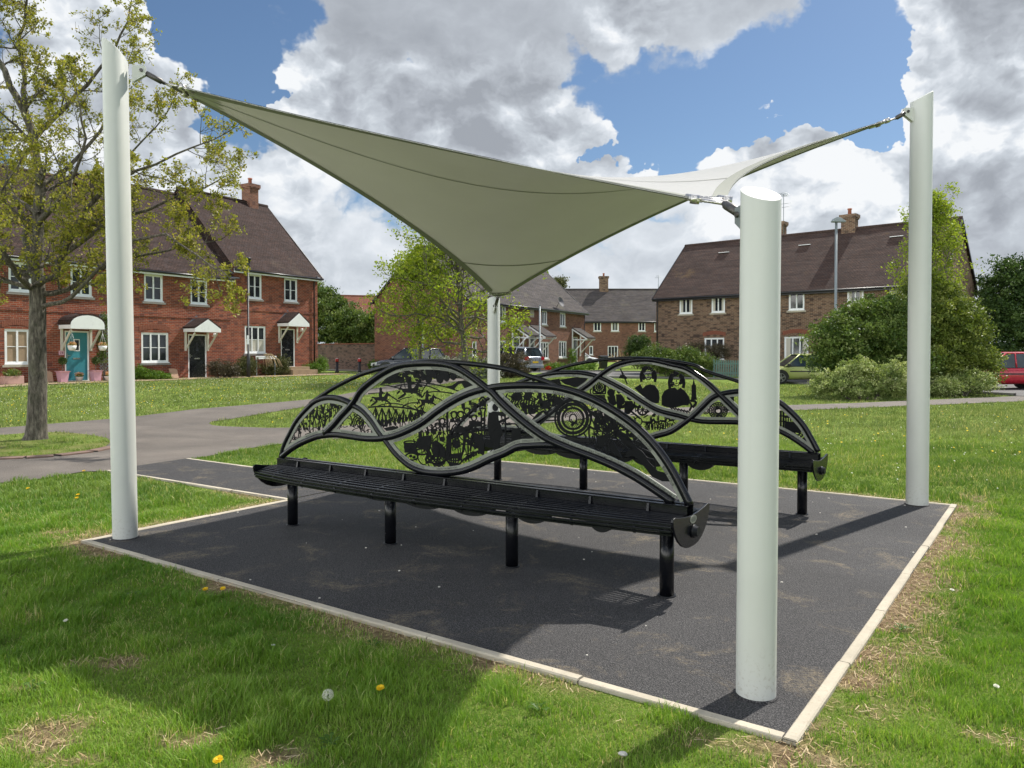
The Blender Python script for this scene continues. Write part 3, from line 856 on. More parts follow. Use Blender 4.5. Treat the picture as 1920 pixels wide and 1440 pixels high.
# corner hardware
def corner(k, zpost):
    p, d3 = cutp[k]
    loc = Vector(root.location)
    side = d3.cross(Vector((0, 0, 1))).normalized()
    # clamp ends where the two edges meet the cut
    e = {'L': (lambda t: sailpt(t, 0), lambda t: sailpt(0, t)), 'N': (lambda t: sailpt(1 - t, 0), lambda t: sailpt(1, t)),
         'F': (lambda t: sailpt(t, 1), lambda t: sailpt(0, 1 - t)), 'R': (lambda t: sailpt(1 - t, 1), lambda t: sailpt(1, 1 - t))}[k]
    ends = []
    for fn in e:
        best = None
        for i in range(400):
            q = fn(i / 2000)
            if (q - p).dot(d3) > 0: best = q; break
        ends.append(best)
    a, b = ends
    mid = (a + b) / 2
    ax = (b - a).normalized(); nrm = ax.cross(d3).normalized()
    m = MB()
    # clamp plate: tapered plate above and below the cloth
    apex = mid - d3 * 0.09
    pl = [a + d3 * 0.035 - ax * 0.012, b + d3 * 0.035 + ax * 0.012, b - d3 * 0.01 + ax * 0.012, apex + ax * 0.025, apex - ax * 0.025, a - d3 * 0.01 - ax * 0.012]
    top = [q + nrm * 0.007 - loc for q in pl]; bot = [q - nrm * 0.007 - loc for q in pl]
    n = len(pl)
    m.add(top + bot, [list(range(n)), list(range(2 * n - 1, n - 1, -1))] + [(i, i + n, (i + 1) % n + n, (i + 1) % n) for i in range(n)])
    o1 = m.build('corner_plate', 'stainless' if k in 'NR' else 'rope_steel', root)
    for i in range(7):
        q = a.lerp(b, (i + 0.5) / 7) + d3 * 0.012
        bo = MB(); bo.tube([q - nrm * 0.016 - loc, q + nrm * 0.016 - loc], 0.0085, 8)
        bo.build('bolt', 'stainless', o1)
    # cable end fittings along the edges and the tie bars forming a triangle
    att = {'L': PC['L'], 'R': PC['R'], 'N': PC['N'], 'F': PC['F']}[k]
    rr = 0.1
    lug = Vector((att.x, att.y, 0)) + DIAG[k] * (rr + 0.055); lug.z = zpost
    f = MB()
    f.tube([a - ax * 0.01 - loc, b + ax * 0.01 - loc], 0.012, 10)
    for q in (a, b):
        f.tube([q + d3 * 0.10 - loc, q + d3 * 0.0 - loc], 0.017, 10)
        f.tube([q - ax * 0.001 - nrm * 0.022 - loc, q + nrm * 0.022 - loc], 0.024, 12)
        f.tube([q - loc, apex - d3 * 0.07 - loc], 0.008, 8)
    f.build('cable_fitting', 'stainless', root)
    t = MB()
    e1 = apex - d3 * 0.06
    dd = (lug - e1)
    t.tube([e1 - loc, e1 + dd * 0.12 - loc, e1 + dd * 0.14 - loc, e1 + dd * 0.80 - loc, e1 + dd * 0.82 - loc, lug - loc], [0.014, 0.014, 0.022, 0.022, 0.012, 0.012], 10)
    t.tube([lug - side * 0.03 - loc, lug + side * 0.03 - loc], 0.014, 10)
    t.build('turnbuckle', 'rope_steel', root)
    # lug plate welded to the post: belongs to the post
    return lug, side
lugs = {}
for k, z in (('L', 3.78), ('R', 3.86), ('N', 2.13), ('F', 2.14)):
    lug, side = corner(k, z)
    pr = {'L': tl, 'R': trp, 'N': tn, 'F': tf}[k]
    c = Vector(pr.location); d = DIAG[k]
    m = MB()
    for s_ in (1, -1):
        o_ = side * (0.014 * s_)
        pl = [d * 0.085 + Vector((0, 0, z + 0.04)), lug - c + d * 0.03 + Vector((0, 0, 0.035)), lug - c + d * 0.03 - Vector((0, 0, 0.035)), d * 0.085 + Vector((0, 0, z - 0.10))]
        pl = [Vector((q.x, q.y, q.z if i in (0, 3) else q.z)) for i, q in enumerate(pl)]
        A = [q + o_ + side * 0.005 for q in pl]; B_ = [q + o_ - side * 0.005 for q in pl]
        m.add(A + B_, [(0, 1, 2, 3), (7, 6, 5, 4), (0, 4, 5, 1), (1, 5, 6, 2), (2, 6, 7, 3), (3, 7, 4, 0)])
    m.build('lug', 'post_white' if k != 'N' else 'lamp_grey', pr)
# ================================================================== benches
VDIR = np.array([-0.82545643, 0.56446584]); UDIR = np.array([0.56446584, 0.82545643])
BROT = atan2(0.56446584 * -1, 0.82545643)
def bench_mapper(ox, oy):
    P = np.array([ox, oy, 0.0]); n = np.array([UDIR[0], UDIR[1], 0.0]); ex = np.array([-VDIR[0], -VDIR[1], 0.0])
    def f(px, py):
        r = ray(px, py); k = ((P - CAMP) @ n) / (r @ n); q = CAMP + k * r - P
        return (float(q @ ex), float(q[2]))
    return f
def smooth(pts, n=12):
    """Catmull-Rom through 2-D points"""
    P = [np.array(p, float) for p in pts]
    P = [2 * P[0] - P[1]] + P + [2 * P[-1] - P[-2]]
    out = []
    for i in range(1, len(P) - 2):
        for k in range(n):
            t = k / n
            out.append(0.5 * ((2 * P[i]) + (-P[i - 1] + P[i + 1]) * t + (2 * P[i - 1] - 5 * P[i] + 4 * P[i + 1] - P[i + 2]) * t * t + (-P[i - 1] + 3 * P[i] - 3 * P[i + 1] + P[i + 2]) * t ** 3))
    out.append(P[-2])
    return np.array(out)
def resample(P, step):
    d = np.concatenate([[0], np.cumsum(np.hypot(*np.diff(P, axis=0).T))])
    n = max(int(d[-1] / step), 2)
    t = np.linspace(0, d[-1], n + 1)
    return np.stack([np.interp(t, d, P[:, 0]), np.interp(t, d, P[:, 1])], 1)
GLY = {}
def glyph(ch):
    if ch in GLY: return GLY[ch]
    cu = bpy.data.curves.new('g', 'FONT'); cu.body = ch; cu.size = 1.0; cu.resolution_u = 2
    ob = bpy.data.objects.new('g', cu); COL.objects.link(ob)
    bpy.context.view_layer.update()
    dg = bpy.context.evaluated_depsgraph_get()
    me = bpy.data.meshes.new_from_object(ob.evaluated_get(dg))
    vs = [(v.co.x, v.co.y) for v in me.vertices]; fs = [list(p.vertices) for p in me.polygons]
    wd = max([v[0] for v in vs], default=0.3)
    bpy.data.objects.remove(ob); bpy.data.curves.remove(cu); bpy.data.meshes.remove(me)
    GLY[ch] = (vs, fs, wd)
    return GLY[ch]
def flat_text(m, txt, x, z, size, y, mi=0, ysign=-1, center=True, stretch=1.0):
    adv = []
    for ch in txt: adv.append(0.32 if ch == ' ' else glyph(ch)[2] + 0.09)
    W = sum(adv) * size * stretch; cx = x - W / 2 if center else x
    for ch, a in zip(txt, adv):
        if ch != ' ':
            vs, fs, _ = glyph(ch)
            m.add([(cx + vx * size * stretch, y, z + vz * size) for vx, vz in vs], fs, mi)
        cx += a * size * stretch
def path_text(m, txt, P, s0, size, off, y, sq=0.74):
    """letters set along the 2-D polyline P from arc length s0, baseline offset by off to the left of travel"""
    d = np.concatenate([[0], np.cumsum(np.hypot(*np.diff(P, axis=0).T))])
    s = s0
    for ch in txt:
        if ch == ' ': s += 0.30 * size * sq; continue
        vs, fs, wd = glyph(ch); wd *= sq
        c = s + wd * size / 2
        if c + wd * size > d[-1]: return
        p = np.array([np.interp(c, d, P[:, 0]), np.interp(c, d, P[:, 1])])
        q = np.array([np.interp(min(c + 0.02, d[-1]), d, P[:, 0]), np.interp(min(c + 0.02, d[-1]), d, P[:, 1])]) - np.array([np.interp(max(c - 0.02, 0), d, P[:, 0]), np.interp(max(c - 0.02, 0), d, P[:, 1])])
        t = q / np.hypot(*q); nn = np.array([-t[1], t[0]])
        o = p + nn * off - t * wd * size / 2
        m.add([(o[0] + t[0] * vx * sq * size + nn[0] * vz * size, y, o[1] + t[1] * vx * sq * size + nn[1] * vz * size) for vx, vz in vs], fs)
        s += (wd + 0.085) * size
class Art:
    """black cut-out steel artwork in the bench's back plane, clipped to one window"""
    def __init__(s, f, region):
        s.f = f; s.reg = np.array(region); s.m = MB(); s.k = 0
        s.sc = 1; s.o = (0, 0)
    def frame(s, ox, oy, sc): s.o = (ox, oy); s.sc = sc; return s
    def P(s, p): return s.f(s.o[0] + p[0] / s.sc, s.o[1] + p[1] / s.sc)
    def _y(s):
        s.k = (s.k + 1) % 7
        return 0.0003 * s.k
    def ribbon(s, pts, w):
        """pts already in plane metres"""
        pts = np.asarray(pts, float); ok = inpoly(pts, s.reg); e = s._y()
        n = len(pts); run = []
        def flush(run):
            if len(run) < 2: return
            R = pts[run]; t = np.gradient(R, axis=0); t /= np.maximum(np.hypot(t[:, 0], t[:, 1]), 1e-9)[:, None]
            nn = np.stack([-t[:, 1], t[:, 0]], 1) * w / 2
            L = R + nn; Q = R - nn; k = len(R)
            vs = [(a[0], -0.002 - e, a[1]) for a in L] + [(a[0], -0.002 - e, a[1]) for a in Q] + [(a[0], 0.002 + e, a[1]) for a in L] + [(a[0], 0.002 + e, a[1]) for a in Q]
            fs = []
            for i in range(k - 1):
                fs += [(i, i + 1, k + i + 1, k + i), (2 * k + i, 3 * k + i, 3 * k + i + 1, 2 * k + i + 1), (i, 2 * k + i, 2 * k + i + 1, i + 1), (k + i, k + i + 1, 3 * k + i + 1, 3 * k + i)]
            s.m.add(vs, fs)
        for i in range(n):
            if ok[i]: run.append(i)
            else: flush(run); run = []
        flush(run)
    def line(s, pts, w=0.008, sm=True):
        P = np.array([s.P(p) for p in pts])
        if sm and len(P) > 2: P = smooth(P, 6)
        s.ribbon(resample(P, 0.012), w)
    def poly(s, pts, sm=False):
        P = np.array([s.P(p) for p in pts])
        if sm:
            P = smooth(np.vstack([P, P[:1]]), 4)[:-1]
        s.polym(P)
    def polym(s, P):
        ins = inpoly(P, s.reg)
        if not ins.any(): return
        if not ins.all():
            c = P[ins].mean(0); Q = []
            for p in P:
                if inpoly(p, s.reg)[0]: Q.append(p); continue
                a, b = 0.0, 1.0
                for _ in range(14):
                    mid = (a + b) / 2
                    if inpoly(c + (p - c) * mid, s.reg)[0]: a = mid
                    else: b = mid
                Q.append(c + (p - c) * a)
            P = np.array(Q)
        e = s._y(); s.m.prism([tuple(p) for p in P], -0.002 - e, 0.002 + e)
    def disc(s, c, rx, ry=None, n=14):
        ry = ry or rx
        s.poly([(c[0] + rx * cos(2 * pi * k / n), c[1] + ry * sin(2 * pi * k / n)) for k in range(n)])
    def ring(s, c, rx, ry=None, w=0.007, n=26, a0=0, a1=2 * pi):
        ry = ry or rx
        P = np.array([s.P((c[0] + rx * cos(a0 + (a1 - a0) * k / n), c[1] + ry * sin(a0 + (a1 - a0) * k / n))) for k in range(n + 1)])
        s.ribbon(P, w)
    def doodle(s, n, box, w=(0.005, 0.011), L=(0.04, 0.16), curl=14, seed=1, up=0.0):
        rd = random.Random(seed)
        x0, y0, x1, y1 = box
        for _ in range(int(n * 0.55)):
            p = np.array(s.P((rd.uniform(x0, x1), rd.uniform(y0, y1))))
            a = rd.uniform(0, 2 * pi) if rd.random() > up else pi / 2 + rd.uniform(-0.35, 0.35)
            c = rd.uniform(-curl, curl) * (0.25 if up else 1); c2 = rd.uniform(-curl, curl) * 6 * (0.3 if up else 1)
            ln = rd.uniform(*L); k = int(ln / 0.010) + 2; pts = []
            for i in range(k):
                pts.append(p.copy()); p = p + 0.010 * np.array([cos(a), sin(a)]); a += 0.010 * (c + c2 * i * 0.010 * 4)
            s.ribbon(np.array(pts), rd.uniform(*w) * 0.72)
    def blobs(s, n, box, r=(0.012, 0.03), seed=1):
        rd = random.Random(seed); x0, y0, x1, y1 = box
        for _ in range(int(n * 0.6)):
            c = np.array(s.P((rd.uniform(x0, x1), rd.uniform(y0, y1)))); R = rd.uniform(*r)
            P = np.array([c + R * rd.uniform(0.6, 1.25) * np.array([cos(2 * pi * k / 8) * 1.1, sin(2 * pi * k / 8)]) for k in range(8)])
            if inpoly(c, s.reg)[0]: s.polym(P)
HORSE = [(-1, .15), (-.85, .3), (-.6, .22), (-.3, .25), (.05, .2), (.3, .3), (.5, .62), (.58, .8), (.66, .68), (.95, .45), (.98, .33), (.8, .33), (.66, .42), (.6, .1), (.52, -.05), (.85, -.3), (1.0, -.55), (.9, -.6), (.72, -.35), (.4, -.2), (.15, -.15), (-.2, -.15), (-.45, -.12), (-.7, -.4), (-1.05, -.62), (-1.0, -.72), (-.6, -.5), (-.35, -.25), (-.62, -.1), (-.7, .1), (-.88, .1)]
RIDER = [(-.18, .15), (-.22, .5), (-.12, .8), (-.16, 1.0), (0, 1.15), (.14, 1.0), (.1, .82), (.35, .62), (.52, .6), (.5, .5), (.25, .5), (.12, .42), (.18, .1), (.3, -.25), (.15, -.3), (0, .05)]
PERSON = [(-.2, 0), (-.28, .6), (-.24, 1.0), (-.3, 1.3), (-.16, 1.55), (-.07, 1.62), (-.14, 1.8), (0, 1.98), (.14, 1.8), (.07, 1.62), (.18, 1.52), (.34, 1.2), (.5, 1.0), (.44, .92), (.24, 1.1), (.26, .6), (.3, 0)]
def shape(A, sh, cx, cy, sx, sy=None, flip=1):
    sy = sy or sx
    A.poly([(cx + flip * x * sx, cy - y * sy) for x, y in sh])
def person(A, cx, cy, h, rd):
    shape(A, PERSON, cx, cy, h / 2, h / 2, rd.choice((1, -1)))
def closed(segs):
    out = []
    for P in segs: out += [tuple(p) for p in P]
    return out
def between(P, a, b):
    """part of polyline P between the points nearest to a and b (either order)"""
    i = int(np.hypot(*(P - a).T).argmin()); j = int(np.hypot(*(P - b).T).argmin())
    return P[i:j + 1] if i <= j else P[j:i + 1][::-1]

def make_bench(name, label, ox, oy, curves_px, plates, regions, art_fn, text_fn, plaque):
    root = thing('bench', label, 'bench', (ox, oy, 0), BROT, 'wave-backed black steel benches')
    f = bench_mapper(ox, oy)
    X0, X1 = -3.62, 0.15
    # legs
    for k in range(4):
        m = MB(); x = -1.159 * k
        m.tube([(x, 0, 0.0), (x, 0, 0.46)], 0.0445, 24)
        lg = m.build('leg', 'black_steel', root)
        m = MB(); m.tube([(x, 0, 0.0), (x, 0, 0.012)], 0.056, 24); m.build('foot_ring', 'black_satin', lg)
    # seats: slats following the end-plate profile
    prof = [(-0.272, 0.452), (-0.283, 0.472), (-0.276, 0.492), (-0.254, 0.505), (-0.226, 0.512), (-0.196, 0.517), (-0.166, 0.520), (-0.136, 0.522), (-0.106, 0.523), (-0.076, 0.523)]
    for sg in (1, -1):
        m = MB()
        def bow(x, y):
            q = (x - X0) / (X1 - X0)
            return y * (1 + 0.62 * max(sin(pi * q), 0) ** 0.8 * (abs(y) - 0.07) / 0.21 * (0.35 + 0.65 * (1 - q) ** 0.5) / max(abs(y) / 0.28, 0.5))
        for (y, z) in prof:
            K = 22; vs = []
            for i in range(K + 1):
                x = X0 + 0.004 + (X1 - X0 - 0.008) * i / K; yy = bow(x, sg * y)
                for dy, dz in ((-0.009, -0.006), (-0.009, 0.0045), (-0.0065, 0.007), (0.0065, 0.007), (0.009, 0.0045), (0.009, -0.006)): vs.append((x, yy + dy, z + dz))
            m.add(vs, [(i * 6 + k, i * 6 + (k + 1) % 6, i * 6 + 6 + (k + 1) % 6, i * 6 + 6 + k) for i in range(K) for k in range(6)])
        st = m.build('seat', 'black_steel', root)
        for k in range(9):
            m = MB()
            x = X0 + 0.30 + k * 0.405; vs = []
            for (y0, z0) in prof:
                yy = bow(x, sg * y0)
                for dx, dz in ((-0.009, -0.012), (0.009, -0.012), (0.009, 0.003), (-0.009, 0.003)): vs.append((x + dx, yy, z0 + dz))
            m.add(vs, [(i * 4 + q, i * 4 + (q + 1) % 4, i * 4 + 4 + (q + 1) % 4, i * 4 + 4 + q) for i in range(len(prof) - 1) for q in range(4)])
            m.build('cross_strap', 'black_steel', st)
    # end plates: shield outline
    for xe, sgn in ((X1, 1), (X0, -1)):
        half = [(0.0, 0.522), (0.10, 0.528), (0.20, 0.541), (0.265, 0.553), (0.292, 0.548), (0.296, 0.53), (0.290, 0.500), (0.262, 0.448), (0.215, 0.400), (0.16, 0.364), (0.10, 0.342), (0.05, 0.335), (0, 0.333)]
        poly = half + [(-y, z) for y, z in half[::-1][1:-1]]
        m = MB(); m.prism(poly, xe, xe + sgn * 0.014, plane='yz')
        ep = m.build('end_plate', 'black_steel', root, bevel=0.003)
        m = MB(); m.tube([(xe + sgn * 0.014, 0.01, 0.425), (xe + sgn * 0.026, 0.01, 0.425), (xe + sgn * 0.027, 0.01, 0.425), (xe + sgn * 0.05, 0.01, 0.425)], [0.040, 0.040, 0.030, 0.030], 24)
        m.build('knob', 'black_satin', ep)
        if plaque and sgn == 1:
            m = MB(); n = 28
            m.prism([(0.010 + 0.050 * cos(2 * pi * k / n), 0.497 + 0.024 * sin(2 * pi * k / n)) for k in range(n)], xe + 0.014, xe + 0.018, plane='yz')
            pq = m.build('plaque', 'band_steel', ep)
            m = MB()
            for i, (z, w_) in enumerate(((0.510, 0.05), (0.504, 0.07), (0.498, 0.08), (0.492, 0.075), (0.486, 0.055))):
                y = 0.010 - w_ / 2
                while y < 0.010 + w_ / 2:
                    l = random.uniform(0.006, 0.014)
                    m.box(xe + 0.018, xe + 0.0186, y, min(y + l, 0.01 + w_ / 2), z - 0.0011, z + 0.0011); y += l + 0.003
            m.build('lettering', 'letter_black', pq)
    # spine: hollow channel with rolled top and webs
    m = MB()
    m.box(X0, X1, -0.052, -0.048, 0.488, 0.578); m.box(X0, X1, 0.048, 0.052, 0.488, 0.578)
    m.box(X0, X1, -0.05, 0.05, 0.470, 0.488)
    m.box(X0, X1, -0.058, -0.020, 0.578, 0.584); m.box(X0, X1, 0.020, 0.058, 0.578, 0.584)
    sp = m.build('spine', 'black_steel', root, bevel=0.002)
    for k in range(9):
        x = X0 + 0.28 + k * 0.405
        for sg in (1, -1): m = MB(); m.add([(x - 0.006, sg * 0.052, 0.525), (x + 0.006, sg * 0.052, 0.525), (x + 0.008, sg * 0.056, 0.578), (x - 0.008, sg * 0.056, 0.578), (x - 0.008, sg * 0.070, 0.530), (x + 0.008, sg * 0.070, 0.530), (x + 0.008, sg * 0.060, 0.577), (x - 0.008, sg * 0.060, 0.577)], [(0, 1, 2, 3), (4, 5, 6, 7), (0, 1, 5, 4), (1, 2, 6, 5), (2, 3, 7, 6), (3, 0, 4, 7)]); m.build('web', 'black_steel', sp)
    # belly: lobed plates under the seat
    m = MB()
    lobes = [(-0.44, 0.085, 0.345), (-0.98, 0.14, 0.335), (-1.51, 0.21, 0.325), (-1.96, 0.25, 0.325), (-2.42, 0.25, 0.335), (-2.86, 0.22, 0.35), (-3.25, 0.20, 0.36)]
    m.box(X0, X1, -0.03, 0.03, 0.405, 0.470); m.build('beam', 'black_satin', root)
    for (xc, hw, zb) in lobes:
        m = MB(); n = 16; poly = [(xc + hw, 0.43)] + [(xc + hw * cos(-pi * k / n), 0.415 + (0.415 - zb) * sin(-pi * k / n)) for k in range(n + 1)] + [(xc - hw, 0.43)]
        m.prism(poly, -0.034, 0.034); m.build('belly_plate', 'black_satin', root)
    for k in range(9):
        x = X0 + 0.30 + k * 0.405
        for sg in (1, -1):
            m = MB(); m.prism([(sg * 0.03, 0.44), (sg * 0.15, 0.47), (sg * 0.265, 0.49), (sg * 0.24, 0.51), (sg * 0.05, 0.487)], x - 0.005, x + 0.005, plane='yz'); m.build('seat_bracket', 'black_satin', root)
    # back frame tubes
    C = {k: smooth([f(*p) for p in v[0]], 8) for k, v in curves_px.items()}
    for k in C: C[k] = resample(C[k], 0.03)
    for k, v in curves_px.items():
        m = MB()
        yo = {'a': 0.0}.get(k, 0.0) + v[2]
        m.tube([(p[0], yo, p[1]) for p in C[k]], v[1], 12)
        m.build('frame_bar', 'black_steel', root)
    # panels
    for rname, spec in regions.items():
        poly = spec(C, f)
        poly = np.array(poly)
        A = Art(f, poly)
        art_fn(rname, A)
        pan = A.m.build('art_panel', 'black_art', root, fixn=False)
        bd = MB()
        for idx, (ck, side) in enumerate(plates[rname]):
            P = resample(C[ck], 0.02)
            t = np.gradient(P, axis=0); t /= np.hypot(t[:, 0], t[:, 1])[:, None]
            nn = np.stack([-t[:, 1], t[:, 0]], 1) * side
            r0 = curves_px[ck][1] * 0.6; W = 0.032
            A0 = P + nn * r0; A1 = P + nn * (r0 + 0.012 + W * 0.0); A2 = P + nn * (r0 + W)
            ok = inpoly(P + nn * 0.008, poly) & inpoly(P + nn * 0.03, poly)
            th = 0.0045 + 0.0012 * idx
            for i in range(len(P) - 1):
                if ok[i] and ok[i + 1]:
                    a, b, c, d = A0[i], A0[i + 1], A2[i + 1], A2[i]
                    bd.add([(a[0], -th, a[1]), (b[0], -th, b[1]), (c[0], -th, c[1]), (d[0], -th, d[1]), (a[0], th, a[1]), (b[0], th, b[1]), (c[0], th, c[1]), (d[0], th, d[1])],
                           [(0, 1, 2, 3), (7, 6, 5, 4), (3, 2, 6, 7), (0, 4, 5, 1)])
            # rivets
            step = max(int(0.33 / 0.02), 1)
            for i in range(4, len(P) - 4, step):
                if ok[i]:
                    c = P[i] + nn[i] * (r0 + W / 2)
                    bd.tube([(c[0], -th, c[1]), (c[0], -th - 0.002, c[1])], 0.0035, 8, mi=1)
        b_o = bd.build('border', ['band_steel', 'letter_black'], pan, fixn=False)
        tm = MB(); text_fn(rname, C, tm)
        if tm.v: tm.build('lettering', 'letter_black', b_o, fixn=False)
    return root

# ---------------- curves of the nearer bench, traced on its own back plane
def z1(l): return [(460 + x / 3.6, 640 + y / 3.6) for x, y in l]
def z2(l): return [(860 + x / 3.6, 640 + y / 3.6) for x, y in l]
def z3(l): return [(1150 + x / 4, 640 + y / 4) for x, y in l]
def z6(l): return [(980 + x / 4.8, 660 + y / 4.8) for x, y in l]
B1 = {
 'top': (z1([(440, 420), (480, 390), (540, 350), (600, 312), (700, 260), (800, 217), (900, 187), (950, 174), (1100, 147), (1270, 136), (1450, 145), (1640, 166), (1800, 195)]) + z2([(450, 227), (600, 275), (720, 322), (800, 350), (860, 378)]), 0.0185, 0.0),
 'small': (z1([(240, 778), (262, 700), (295, 630), (350, 530), (430, 440), (480, 400), (550, 380), (620, 385), (680, 405), (730, 432), (790, 468), (850, 535), (900, 612), (940, 662), (1000, 742), (1060, 803), (1130, 853), (1220, 882), (1330, 890), (1450, 878), (1550, 845), (1650, 796), (1750, 757)]) + z2([(400, 712), (500, 703), (600, 700), (700, 706), (740, 722)]), 0.0255, 0.006),
 'big': (z1([(540, 622), (600, 565), (650, 505), (700, 452), (740, 402), (780, 335), (850, 272), (950, 205), (1050, 163), (1200, 148), (1350, 155), (1450, 187), (1550, 252), (1640, 322)]) + z2([(230, 342), (300, 418), (400, 508), (500, 588), (600, 655), (750, 722), (900, 777), (1050, 840), (1200, 918), (1350, 1016), (1450, 1085)]), 0.0262, -0.006),
 'wave': (z1([(240, 785), (290, 742), (350, 702), (430, 664), (500, 640), (600, 630), (700, 641), (800, 655), (900, 657), (1000, 641), (1100, 602), (1200, 548), (1300, 472), (1400, 407), (1500, 357), (1600, 326), (1700, 307), (1800, 299)]) + z2([(500, 297), (650, 308), (800, 346), (950, 410), (1100, 500), (1230, 602), (1340, 722), (1430, 852), (1500, 982), (1562, 1108)]), 0.0258, 0.0),
}
def near(C, k, f, p): 
    q = np.array(f(*p)); return C[k][int(np.hypot(*(C[k] - q).T).argmin())]
X = {'a': (664, 758), 'b': (716, 823), 'c': (915.5, 729), 'd': (1030, 834), 'e': (608, 814), 'l': (527, 857), 'r': (1285, 946)}
def seg(C, k, f, a, b): return between(C[k], near(C, k, f, X[a] if isinstance(a, str) else a), near(C, k, f, X[b] if isinstance(b, str) else b))
R1 = {
 'lens_left': lambda C, f: closed([seg(C, 'small', f, 'l', 'a'), seg(C, 'big', f, 'a', 'e'), seg(C, 'wave', f, 'e', 'l')]),
 'small_triangle': lambda C, f: closed([seg(C, 'small', f, 'a', 'b'), seg(C, 'wave', f, 'b', 'e'), seg(C, 'big', f, 'e', 'a')]),
 'hunt': lambda C, f: closed([seg(C, 'big', f, 'a', 'c'), seg(C, 'wave', f, 'c', 'b'), seg(C, 'small', f, 'b', 'a')]),
 'market': lambda C, f: closed([seg(C, 'wave', f, 'b', 'c'), seg(C, 'big', f, 'c', 'd'), seg(C, 'small', f, 'd', 'b')]),
 'river': lambda C, f: closed([seg(C, 'wave', f, 'c', 'r'), seg(C, 'big', f, 'r', 'c')]),
}
PL1 = {'lens_left': [('small', -1), ('big', 1), ('wave', 1)], 'small_triangle': [('small', -1), ('wave', 1), ('big', -1)],
       'hunt': [('big', -1), ('wave', 1), ('small', 1)], 'market': [('wave', -1), ('big', -1), ('small', 1)], 'river': [('wave', -1), ('big', 1)]}
def art1(rn, A):
    rd = random.Random(5)
    if rn == 'lens_left':
        A.frame(520, 730, 8)
        A.doodle(150, (150, 200, 1060, 820), w=(0.006, 0.013), L=(0.06, 0.26), seed=3, up=0.8)
        A.doodle(110, (150, 200, 1060, 820), w=(0.004, 0.008), L=(0.03, 0.08), curl=30, seed=4)
        A.blobs(70, (420, 220, 1040, 600), (0.008, 0.020), 5)
        for i in range(26): A.ring((rd.uniform(190, 360), rd.uniform(560, 860)), 16, 16, 0.006, 10)
    if rn == 'small_triangle':
        A.frame(520, 730, 8)
        for r in (30, 55, 80): A.ring((1215, 500), r, r * 1.35, 0.008, 22, 2.4, 7.2)
        A.doodle(75, (930, 330, 1460, 660), w=(0.006, 0.010), L=(0.04, 0.13), curl=26, seed=8)
    if rn == 'hunt':
        A.frame(640, 670, 6.546)
        # tree canopy hung under the arch
        A.poly([(490, 318), (560, 250), (640, 205), (720, 178), (700, 225), (740, 260), (790, 270), (760, 300), (640, 310)])
        A.blobs(120, (560, 110, 1010, 300), (0.008, 0.020), 11)
        A.blobs(80, (1000, 110, 1450, 215), (0.008, 0.026), 12)
        for c, r in (((1075, 265), 42), ((1215, 262), 46), ((1295, 250), 36), ((1378, 238), 34), ((1010, 245), 32), ((1150, 230), 26)):
            A.poly([(c[0] + r * cos(k * .8) * (1 + .15 * sin(k * 5)), c[1] + r * 1.35 * sin(k * .8)) for k in range(8)])
        A.poly([(1440, 290), (1500, 285), (1560, 300), (1620, 330), (1700, 372), (1640, 400), (1560, 395), (1510, 375), (1480, 320), (1430, 335), (1380, 395), (1310, 378), (1260, 360), (1360, 345)])
        A.line([(490, 322), (640, 308), (800, 303), (960, 312), (1100, 326), (1300, 368), (1480, 430)], 0.009)
        A.line([(480, 335), (560, 345), (640, 362), (720, 385), (760, 400)], 0.008)
        A.line([(640, 362), (760, 335), (900, 328), (1050, 350), (1150, 385), (1210, 415)], 0.008)
        A.line([(330, 445), (440, 438), (520, 440)], 0.007)
        A.line([(330, 612), (500, 603), (700, 612), (900, 640), (1080, 692)], 0.012)
        A.line([(430, 605), (520, 575), (640, 565), (780, 590), (900, 635)], 0.007)
        A.line([(740, 620), (800, 575), (860, 560), (930, 555)], 0.008)
        A.line([(1010, 440), (1150, 420), (1280, 430), (1420, 455)], 0.009)
        A.line([(680, 545), (760, 505), (860, 485)], 0.007); A.line([(1180, 500), (1260, 540)], 0.007)
        A.line([(600, 470), (660, 510), (720, 545)], 0.008)
        for (cx, cy, s_) in ((490, 515, 122), (850, 415, 150), (1060, 545, 120)):
            shape(A, HORSE, cx, cy, s_, s_ * 0.95); shape(A, RIDER, cx - s_ * .05, cy - s_ * .05, s_ * 0.8, s_ * 1.0)
            A.line([(cx - s_ * .9, cy), (cx - s_ * 1.1, cy + s_ * .2)], 0.012); A.doodle(8, (cx - s_, cy - s_ * .5, cx + s_, cy + s_ * .5), seed=int(cx), L=(0.03, 0.08))
        for i in range(4): A.line([(860 + 20 * i, 405 + 18 * i), (920, 395 + 22 * i), (990, 410 + 20 * i)], 0.006)
        A.line([(990, 420), (1020, 370), (1060, 315)], 0.007); A.line([(840, 370), (870, 310)], 0.006)
        for x in (420, 500, 585, 670, 760, 850, 935):
            y = 615 + (x - 420) * 0.08
            A.line([(x, y), (x - 45, y + 130)], 0.007, False); A.line([(x, y), (x + 45, y + 130)], 0.007, False); A.line([(x, y), (x + 4, y + 120)], 0.010, False)
        for i in range(13): person(A, 400 + i * 50 + rd.uniform(-10, 10), 850 - max(0, i - 3) * 12, rd.uniform(85, 125), rd)
        A.doodle(75, (400, 640, 1020, 900), w=(0.006, 0.011), L=(0.03, 0.10), seed=15)
        A.blobs(24, (400, 780, 820, 900), (0.010, 0.022), 16)
        A.poly([(520, 870), (640, 840), (720, 880), (560, 905)])
